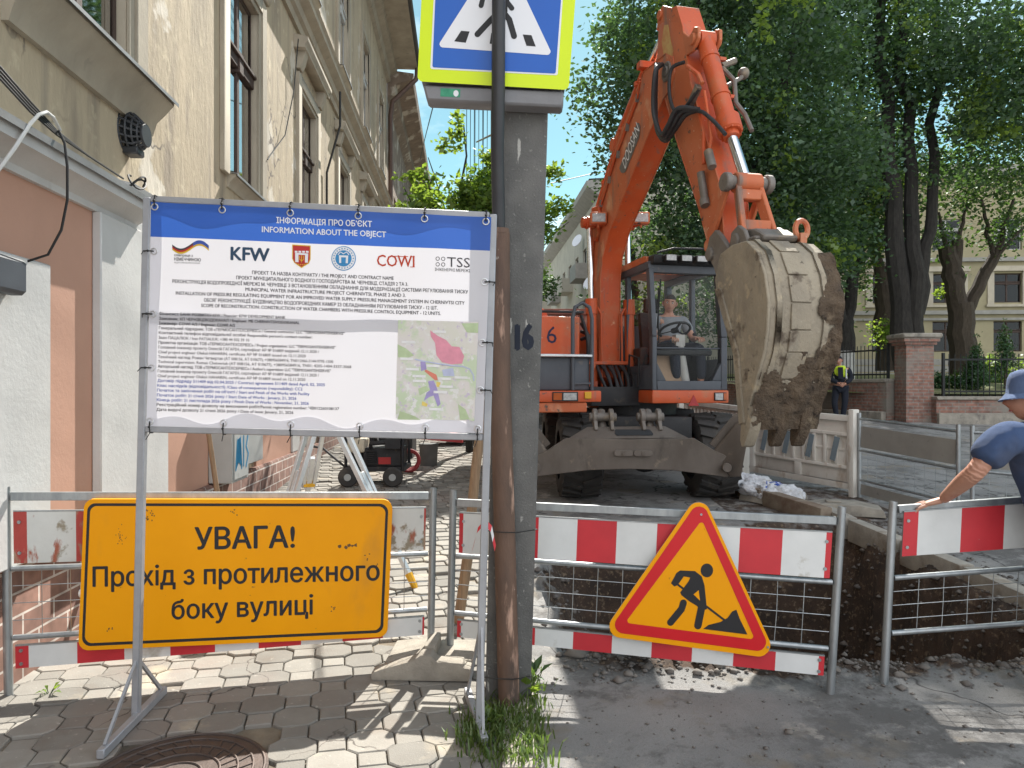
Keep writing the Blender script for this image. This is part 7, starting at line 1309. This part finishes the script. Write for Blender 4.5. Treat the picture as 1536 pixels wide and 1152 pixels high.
t = MB()
for x in (-.08, .13): t.slab([BF(x + u, cur(z) - .028, z) for u, z in rounded([(-.1, .86), (.1, .86), (.1, .92), (-.1, .92)], .03)], [BF(x + u, cur(z) - .0, z) for u, z in rounded([(-.1, .86), (.1, .86), (.1, .92), (-.1, .92)], .03)]); t.disc(BF(x, -.03, .89), (0, 1, 0), .02, .02)
t.build('bolt_plate', K['blade'], bl)
for x in (-.26, .27):
    t = MB(); t.tube([BF(x, .3, 1.1), BF(x, .5, 1.32)], .05, 12)
    for dx in (-.09, .09): t.disc(BF(x + dx, .32, 1.26), (1, 0, 0), .095, .05, 18); t.bar(BF(x + dx, .2, 1.1), BF(x + dx, .34, 1.28), .04, .1)
    t.disc(BF(x, .32, 1.26), (1, 0, 0), .05, .3, 14); t.build('lift_lug', K['steel'], bl, bevel=.006); t = MB(); t.bar(BF(x, .1, .8), BF(x, 1.3, .9), .09, .12); t.build('push_arm', K['mdark'], bl)
# truck behind
TY = 16; tg = gz(TY); tk = empty('dump_truck', (1.4, TY, tg), 'rusty red ribbed truck bed standing behind the excavator', 'truck')
t = MB(); t.box(.1, 2.7, TY, TY + .06, tg + 1.25, tg + 2.72); t.box(.1, .16, TY + .06, TY + 4, tg + 1.25, tg + 2.72); t.box(2.64, 2.7, TY + .06, TY + 4, tg + 1.25, tg + 2.72); t.box(.16, 2.64, TY + .06, TY + 4, tg + 1.2, tg + 1.3)
t.box(.06, 2.74, TY - .06, TY - .001, tg + 2.62, tg + 2.75); t.box(.06, 2.74, TY - .06, TY - .001, tg + 1.2, tg + 1.32)
for x in (.1, .75, 1.4, 2.05, 2.62): t.box(x, x + .08, TY - .05, TY - .001, tg + 1.321, tg + 2.619)
t.build('bed', K['truck'], tk, bevel=.008)
t = MB(); t.box(.9, 1.9, TY + .3, TY + 6, tg + .75, tg + 1.1); t.build('chassis', K['mdark'], tk)
t = MB(); t.box(.2, 2.6, TY + 4.2, TY + 5.9, tg + .9, tg + 2.9); t.build('driver_cab', K['truck'], tk, bevel=.08, seg=3)
for x in (.35, 2.45):
    for y in (.9, 2.2, 5.2): t = MB(); t.disc((x, TY + y, tg + .5), (1, 0, 0), .5, .32, 28); o = t.build('wheel', K['tyre'], tk, bevel=.03); t = MB(); t.disc((x, TY + y, tg + .5), (1, 0, 0), .26, .34, 20); t.build('rim', K['steel'], o)
for x in (.3, 2.3): t = MB(); t.box(x, x + .3, TY + .1, TY + .13, tg + .95, tg + 1.1); t.build('tail_lamp', K['redpaint'], tk)
# ================================================================ PEOPLE
def skin(nodes, edges, lv=2, root=0):
    me = bpy.data.meshes.new('s'); me.from_pydata([n_[0] for n_ in nodes], edges, []); o = bpy.data.objects.new('s', me); col.objects.link(o)
    m1 = o.modifiers.new('s', 'SKIN'); m1.use_smooth_shade = True; m1.branch_smoothing = .6
    if not me.skin_vertices: me.skin_vertices.new()
    for i, n_ in enumerate(nodes):
        r_ = n_[1]; me.skin_vertices[0].data[i].radius = r_ if isinstance(r_, tuple) else (r_, r_); me.skin_vertices[0].data[i].use_root = i == root
    m2 = o.modifiers.new('u', 'SUBSURF'); m2.levels = lv; m2.render_levels = lv
    ev = bpy.data.meshes.new_from_object(o.evaluated_get(bpy.context.evaluated_depsgraph_get()))
    out = ([v.co.copy() for v in ev.vertices], [tuple(p.vertices) for p in ev.polygons]); bpy.data.objects.remove(o); bpy.data.meshes.remove(ev); return out
def chain(mb, pts, mi=0, lv=2):
    vs_, fs_ = skin(pts, [(i, i + 1) for i in range(len(pts) - 1)], lv); mb.add(vs_, fs_, mi)
def head(mb, c, f, up, sc_=1., skin_i=0, eye_i=1, dark_i=2, lip_i=3):
    """head with brow, nose, mouth, ears; c = centre, f = facing, up"""
    f, up = V(*f).normalized(), V(*up).normalized(); up = (up - f * up.dot(f)).normalized(); r_ = f.cross(up); P = lambda x, y, z: V(*c) + (r_ * x + f * y + up * z) * sc_
    vs_, fs_ = [], []; n1, n2 = 22, 32
    for i in range(n1 + 1):
        th = math.pi * i / n1
        for j in range(n2):
            ph = 2 * math.pi * j / n2; x, y, z = math.sin(th) * math.cos(ph), math.sin(th) * math.sin(ph), math.cos(th)
            k = max(0, -z); wx_ = .077 * (1 - .30 * k ** 1.6); wy = .097 * (1 - .16 * k ** 2); X, Y_, Z_ = x * wx_, y * wy + .008 * k, z * .118
            if y > 0:
                g = lambda a, b_, s1, s2: math.exp(-((X - a) / s1) ** 2 - ((Z_ - b_) / s2) ** 2)
                Y_ += .024 * g(0, -.018, .012, .018) + .012 * g(0, .005, .010, .02) - .010 * g(.031, .012, .016, .012) - .010 * g(-.031, .012, .016, .012) + .006 * g(0, .036, .05, .012) + .006 * g(0, -.055, .025, .012) + .008 * g(0, -.095, .025, .016)
            vs_.append(P(X, Y_, Z_))
    for i in range(n1):
        for j in range(n2): fs_.append((i * n2 + j, (i + 1) * n2 + j, (i + 1) * n2 + (j + 1) % n2, i * n2 + (j + 1) % n2))
    mb.add(vs_, fs_, skin_i)
    for k in (-1, 1):
        mb.sph(P(.031 * k, .079, .010), .0125 * sc_, 6, eye_i); mb.sph(P(.031 * k, .0885, .010), .006 * sc_, 5, dark_i); mb.bar(P(.016 * k, .092, .029), P(.046 * k, .084, .031), .006 * sc_, .006 * sc_, dark_i)
        mb.tube([P(.074 * k, -.002, -.03), P(.083 * k, -.012, -.012), P(.086 * k, -.018, .012), P(.08 * k, -.006, .024)], [.008 * sc_, .013 * sc_, .014 * sc_, .009 * sc_], 8, skin_i)
    mb.tube([P(-.024, .088, -.056), P(0, .094, -.057), P(.024, .088, -.056)], [.003 * sc_, .0065 * sc_, .003 * sc_], 6, lip_i)
    return P
def hair_cap(c, f, up, sc_, mat, par, low=-.02, name='hair'):
    f, up = V(*f).normalized(), V(*up).normalized(); up = (up - f * up.dot(f)).normalized(); r_ = f.cross(up); t = MB(); vs_, fs_ = [], []; n1, n2 = 12, 28
    for i in range(n1 + 1):
        for j in range(n2):
            ph = 2 * math.pi * j / n2; y = math.sin(ph); lim = 1.12 if y > .3 else (1.95 if y < -.2 else 1.12 + (.3 - y) / .5 * .83); th = lim * i / n1; q = (math.sin(th) * math.cos(ph) * .082, math.sin(th) * y * .103 - .004, math.cos(th) * .126); w2 = 1 + .03 * nse(q[0] * 60, q[1] * 60, 1, q[2] * 60); vs_.append(V(*c) + (r_ * q[0] + f * q[1] + up * q[2]) * sc_ * w2)
    for i in range(n1):
        for j in range(n2): fs_.append((i * n2 + j, (i + 1) * n2 + j, (i + 1) * n2 + (j + 1) % n2, i * n2 + (j + 1) % n2))
    return t.add(vs_, fs_).build(name, mat, par, smooth=180)
def hand(mb, wrist, d, nrm, side, curl=.5, s=1., mi=0):
    """palm and five separate bent fingers; d = pointing, nrm = back of the hand, side=+1 puts the thumb on +d x nrm"""
    d, nrm = V(*d).normalized(), V(*nrm).normalized(); nrm = (nrm - d * nrm.dot(d)).normalized(); x = d.cross(nrm) * side; w_ = V(*wrist); P = lambda a, b_, c: w_ + (x * a + d * b_ + nrm * c) * s
    chain(mb, [(P(0, -.015, 0), (.03 * s, .021 * s)), (P(0, .03, 0), (.037 * s, .018 * s)), (P(0, .07, 0), (.042 * s, .016 * s)), (P(0, .095, -.003), (.038 * s, .012 * s))], mi)
    for k, (ox, ln) in enumerate(((.031, .072), (.0105, .082), (-.0105, .076), (-.031, .060))):
        pts = [P(ox * .85, .075, 0)]; a = 0; p = V(0, .095, 0)
        pts.append(P(ox, .097, 0)); py, pz = .097, 0.
        for j, fr in enumerate((.45, .32, .23)): a += curl * (.55 if j == 0 else .75); py += ln * fr * math.cos(a); pz -= ln * fr * math.sin(a); pts.append(P(ox * (1 + .12 * (j + 1)), py, pz))
        chain(mb, [(q, r_ * s) for q, r_ in zip(pts, (.0095, .0095, .0088, .0082, .0066))], mi, 1)
    chain(mb, [(P(.022, .018, -.004), .013 * s), (P(.043, .042, -.010), .0115 * s), (P(.056, .066, -.018), .0098 * s), (P(.060, .088, -.024), .0078 * s)], mi, 1)
SK = [K['skin'], K['eye'], K['hair'], K['lip']]
def limbs(mb, segs, mi=0, lv=2):
    """one connected skin graph from joint chains sharing their first node index"""
    nodes, edges, idx = [], [], {}
    for ch_ in segs:
        prev = None
        for key, p, r_ in ch_:
            if key not in idx: idx[key] = len(nodes); nodes.append((V(*p), r_))
            if prev is not None: edges.append((prev, idx[key]))
            prev = idx[key]
    vs_, fs_ = skin(nodes, edges, lv); mb.add(vs_, fs_, mi)

# --- driver in the cab
dr = empty('person', tuple(U(-.3, .75, 2.05)), 'man in a grey t-shirt sitting behind the steering wheel in the excavator cab', 'person')
UD = lambda a, b_, c: U(a + .26, b_ + .04, c - .045)
hip, chest, nk, hd = UD(-.50, .72, 2.14), UD(-.52, .72, 2.48), UD(-.5, .72, 2.60), UD(-.46, .72, 2.725)
Lsh, Rsh = UD(-.5, .92, 2.53), UD(-.5, .52, 2.53); Le, Re = UD(-.34, .99, 2.26), UD(-.34, .44, 2.27); Lw, Rw = UD(-.06, .90, 2.25), UD(-.06, .55, 2.25)
t = MB(); limbs(t, [[('h', hip, .13), ('c', chest, (.13, .1)), ('n', nk, .055), ('t', hd, .05)], [('c', chest, 0), ('ls', Lsh, .06), ('le', Le, .045), ('lw', Lw, .028)], [('c', chest, 0), ('rs', Rsh, .06), ('re', Re, .045), ('rw', Rw, .028)], [('h', hip, 0), ('lh', UD(-.42, .84, 2.13), .085), ('lk', UD(.0, .9, 2.14), .06), ('la', UD(.05, .9, 1.66), .04)], [('h', hip, 0), ('rh', UD(-.42, .6, 2.13), .085), ('rk', UD(.0, .56, 2.14), .06), ('ra', UD(.05, .56, 1.66), .04)]])
hf = ff_ * 1. + rr_v * -.45 + V(0, 0, -.08); head(t, hd, hf, (.12, 0, 1), 1.02); hand(t, Lw, ff_ + V(0, 0, .0), V(0, 0, 1), 1, 1.0); hand(t, Rw, ff_, V(0, 0, 1), -1, 1.0); t.build('body', SK, dr, smooth=180)
hair_cap(hd, hf, (.12, 0, 1), 1.02, K['hair'], dr)
t = MB(); limbs(t, [[('h', hip - V(0, 0, .02), (.175, .14)), ('m', UD(-.5, .72, 2.3), (.175, .135)), ('c', chest - V(0, 0, .0), (.165, .12)), ('n', nk - V(0, 0, .045), .075)], [('c', chest, 0), ('ls', Lsh, .085), ('le', Lsh.lerp(Le, .72), .075)], [('c', chest, 0), ('rs', Rsh, .085), ('re', Rsh.lerp(Re, .72), .075)]]); t.build('t_shirt', K['teegrey'], dr, smooth=180)
t = MB(); limbs(t, [[('h', hip - V(0, 0, .04), .15), ('lh', UD(-.4, .84, 2.12), .1), ('lk', UD(.02, .9, 2.13), .078), ('la', UD(.06, .9, 1.72), .06)], [('h', hip, 0), ('rh', UD(-.4, .6, 2.12), .1), ('rk', UD(.02, .56, 2.13), .078), ('ra', UD(.06, .56, 1.72), .06)]]); t.build('trousers', K['navy'], dr, smooth=180)
t = MB()
for tt in (.9, .56): chain(t, [(UD(.02, tt, 1.63), .045), (UD(.12, tt, 1.62), .045), (UD(.2, tt, 1.61), .036)])
t.build('shoes', K['mdark'], dr, smooth=180)

# --- man in the blue bucket hat leaning on the barrier
F_m = V(-.62, .78, 0); L_m = V(-.78, -.62, 0)
Ls = at(1512, 645, 3.56); Le = at(1463, 708, 3.56); Lw = at(1413, 750, 3.82)
Rs = Ls - L_m * .40 + V(0, 0, -.02); chest = at(1566, 692, 3.68); nk = at(1556, 622, 3.72); hd = at(1546, 597, 3.76)
hip = V(chest.x + .10, chest.y - .04, .93); G = .02
mn = empty('person', (hip.x, hip.y, 0), 'man in a faded navy t-shirt and blue bucket hat resting his arm on the barrier', 'person')
Re, Rw = Rs + V(.1, -.02, -.28), Rs + V(.08, .12, -.5)
lk, la = hip + L_m * .1 + F_m * .05 + V(0, 0, -.44), hip + L_m * .13 - F_m * .02 + V(0, 0, -.86); rk, ra = hip - L_m * .12 + F_m * .03 + V(0, 0, -.44), hip - L_m * .18 + V(0, 0, -.86)
t = MB(); limbs(t, [[('h', hip, (.10, .08)), ('w', hip.lerp(chest, .5), (.14, .11)), ('c', chest, (.15, .11)), ('n', nk, .058), ('t', hd - V(0, 0, .03), .055)], [('c', chest, 0), ('ls', Ls, .065), ('lu', Ls.lerp(Le, .5), .052), ('le', Le, .047), ('lf', Le.lerp(Lw, .35), .046), ('lg', Le.lerp(Lw, .7), .036), ('lw', Lw, (.03, .024))], [('c', chest, 0), ('rs', Rs, .065), ('re', Re, .046), ('rw', Rw, .029)], [('h', hip, 0), ('lh', hip + L_m * .08 + V(0, 0, -.14), .075), ('lk', lk, .06), ('la', la, .042)], [('h', hip, 0), ('rh', hip - L_m * .08 + V(0, 0, -.14), .075), ('rk', rk, .06), ('ra', ra, .042)]], 0, 4)
head(t, hd, F_m + V(-.5, -.25, -.12), (0, 0, 1), 1.04); hand(t, Lw, V(-.75, .35, -.28), V(-.15, -.15, 1), 1, .35, 1.0); hand(t, Rw, V(-.2, .5, -.8), V(.9, .3, 0), -1, .5)
ax3 = (Lw - Ls).normalized()
def wrk(c):
    d = (c - (Le + V(0, 0, .01))).length; u = (c - Le).dot(ax3); f_ = math.exp(-(d / .07) ** 2); return c + V(-.3, -.9, .2) * (.0045 * f_ * math.sin(u * 260 + 3 * nse(c.x * 40, c.z * 40, 1)) + .0025 * nse(c.x * 45, c.z * 45, 1, c.y * 45))
t.build('body', SK, mn, smooth=180, disp=wrk)
t = MB(); limbs(t, [[('h', hip + V(0, 0, -.12), (.21, .18)), ('w', hip.lerp(chest, .45), (.21, .18)), ('c', chest + V(0, 0, .0), (.215, .17)), ('n', nk - V(0, 0, .03), .11)], [('c', chest, 0), ('ls', Ls + V(.02, 0, -.015), .098), ('lu', Ls.lerp(Le, .45), .092), ('le', Ls.lerp(Le, .84), .088)], [('c', chest, 0), ('rs', Rs + V(0, 0, -.01), .095), ('re', Rs.lerp(Re, .75), .085)]], 0, 4)
t.build('t_shirt', K['teeblue'], mn, smooth=180, disp=lambda c: c + (lambda q: V(-.6, -.8, .1) * q)(.013 * nse(c.x * 6 + c.z * 9, c.z * 4 - c.x * 5, 1) + .009 * abs(nse(c.x * 14 - c.z * 9, c.z * 8 + c.x * 10 + 4, 1)) + .004 * nse(c.x * 40, c.z * 30, 1, c.y * 30)))
t = MB(); limbs(t, [[('b', hip + V(0, 0, .14), (.16, .13)), ('h', hip + V(0, 0, -.06), (.185, .15)), ('lh', hip + L_m * .085 + V(0, 0, -.2), .105), ('lk', lk, .082), ('la', la, .07)], [('h', hip, 0), ('rh', hip - L_m * .085 + V(0, 0, -.2), .105), ('rk', rk, .082), ('ra', ra, .07)]]); t.build('trousers', K['navy'], mn, smooth=180)
t = MB()
for a in (la, ra): chain(t, [(V(a.x, a.y, .06) - F_m * .06, .05), (V(a.x, a.y, .05) + F_m * .08, .05), (V(a.x, a.y, .04) + F_m * .17, .04)])
t.build('shoes', K['mdark'], mn, smooth=180); hair_cap(hd, F_m + V(-.5, -.25, -.12), (0, 0, 1), 1.04, K['hair'], mn)
hc = hd + V(0, .0, .035); hu = V(-.1, .0, 1).normalized(); hx = hu.orthogonal().normalized(); hy = hu.cross(hx); vs_, fs_ = [], []; prof = [(.0, .118), (.05, .117), (.082, .104), (.098, .075), (.106, .03), (.110, .0), (.126, -.016), (.146, -.034), (.145, -.038), (.125, -.022), (.106, -.006)]; n = 36
for r_, z in prof:
    for j in range(n): a = 2 * math.pi * j / n; w2 = (1 + .05 * math.sin(a * 3 + 1) * (r_ > .12)); vs_.append(hc + (hx * math.cos(a) + hy * math.sin(a)) * r_ * w2 * 1.0 + hu * (z + (.012 * math.sin(a * 2 + 2) if r_ > .12 else 0)))
for i in range(len(prof) - 1):
    for j in range(n): fs_.append((i * n + j, (i + 1) * n + j, (i + 1) * n + (j + 1) % n, i * n + (j + 1) % n))
t = MB(); t.add(vs_, fs_); o = t.build('bucket_hat', K['hat'], mn, smooth=60)

# --- man in the hi-vis vest by the brick wall
B0 = at(1261, 600, 18.6); B0.z = gz(18.6); f_ = V(-.35, -.93, 0); l_ = V(.93, -.35, 0)
vm = empty('person', tuple(B0), 'man in dark workwear and a hi-vis yellow vest standing by the brick wall', 'person')
W = lambda a, b_, z: B0 + l_ * a + f_ * b_ + V(0, 0, z * .97)
hd = W(-.05, .09, 1.60); cs_ = [[('h', W(0, 0, .92), (.13, .11)), ('w', W(0, .02, 1.1), (.13, .11)), ('c', W(-.02, .03, 1.32), (.15, .11)), ('n', W(-.03, .05, 1.45), .055), ('t', hd, .05)], [('c', 0, 0), ('ls', W(.19, .02, 1.38), .065), ('le', W(.25, .0, 1.1), .048), ('lw', W(.1, .17, .98), .03)], [('c', 0, 0), ('rs', W(-.22, .02, 1.38), .065), ('re', W(-.28, .04, 1.12), .048), ('rw', W(-.08, .2, 1.0), .03)], [('h', 0, 0), ('lh', W(.1, 0, .84), .09), ('lk', W(.1, .06, .48), .06), ('la', W(.05, .0, .08), .045)], [('h', 0, 0), ('rh', W(-.1, 0, .84), .09), ('rk', W(-.16, .09, .48), .06), ('ra', W(-.1, .04, .08), .045)]]
def grow(cs, g, keep):
    return [[(k, p, (tuple(x + g for x in r_) if isinstance(r_, tuple) else (r_ + g if r_ else 0))) for k, p, r_ in ch_ if k in keep] for ch_ in cs]
z0 = [[(k, p if p else V(0, 0, 0), r_) for k, p, r_ in ch_] for ch_ in cs_]
t = MB(); limbs(t, z0); head(t, hd, f_ + V(-.4, 0, -.2), (0, 0, 1)); hand(t, W(.1, .17, .98), V(-.7, -.3, -.3), V(0, -1, .3), 1, .6); hand(t, W(-.08, .2, 1.0), V(.6, -.3, -.4), V(0, -1, .3), -1, .6); t.build('body', SK, vm, smooth=180)
t = MB(); limbs(t, grow(z0, .025, ('h', 'w', 'c', 'ls', 'le', 'lw', 'rs', 're', 'rw'))); t.build('jacket', K['navy'], vm, smooth=180)
t = MB(); limbs(t, grow(z0, .022, ('h', 'lh', 'lk', 'la', 'rh', 'rk', 'ra'))); t.build('trousers', K['navy'], vm, smooth=180)
t = MB(); limbs(t, [[('w', W(.0, .02, 1.1), (.185, .155)), ('c', W(-.01, .03, 1.32), (.205, .155)), ('n', W(-.03, .04, 1.44), (.13, .11))], [('c', 0, 0), ('ls', W(.15, .02, 1.38), .095)], [('c', 0, 0), ('rs', W(-.18, .02, 1.38), .095)]][:1] + [[('c', W(-.01, .03, 1.32), (.185, .145)), ('ls', W(.18, .02, 1.38), .12)], [('c', W(-.01, .03, 1.32), (.185, .145)), ('rs', W(-.21, .02, 1.38), .12)]]); o = t.build('hi_vis_vest', K['hivis'], vm, smooth=180)
t = MB(); t.slab([W(-.07, .21, 1.1), W(.05, .21, 1.1), W(.04, .21, 1.42), W(-.08, .2, 1.42)], [W(-.07, .17, 1.1), W(.05, .17, 1.1), W(.04, .17, 1.42), W(-.08, .16, 1.42)]); t.build('open_front', K['navy'], o); t = MB(); t.tube([W(.12, .16, 1.12), W(.12, .17, 1.38)], .02, 6); t.build('reflective_band', K['silver'], o)
t = MB()
for x, y in ((.05, .0), (-.1, .04)): chain(t, [(W(x, y - .05, .06), .05), (W(x, y + .08, .05), .05), (W(x, y + .16, .04), .038)])
t.build('shoes', K['mdark'], vm, smooth=180); hair_cap(hd, f_ + V(-.4, 0, -.2), (0, 0, 1), 1.06, K['navy'], vm, 0, 'cap')
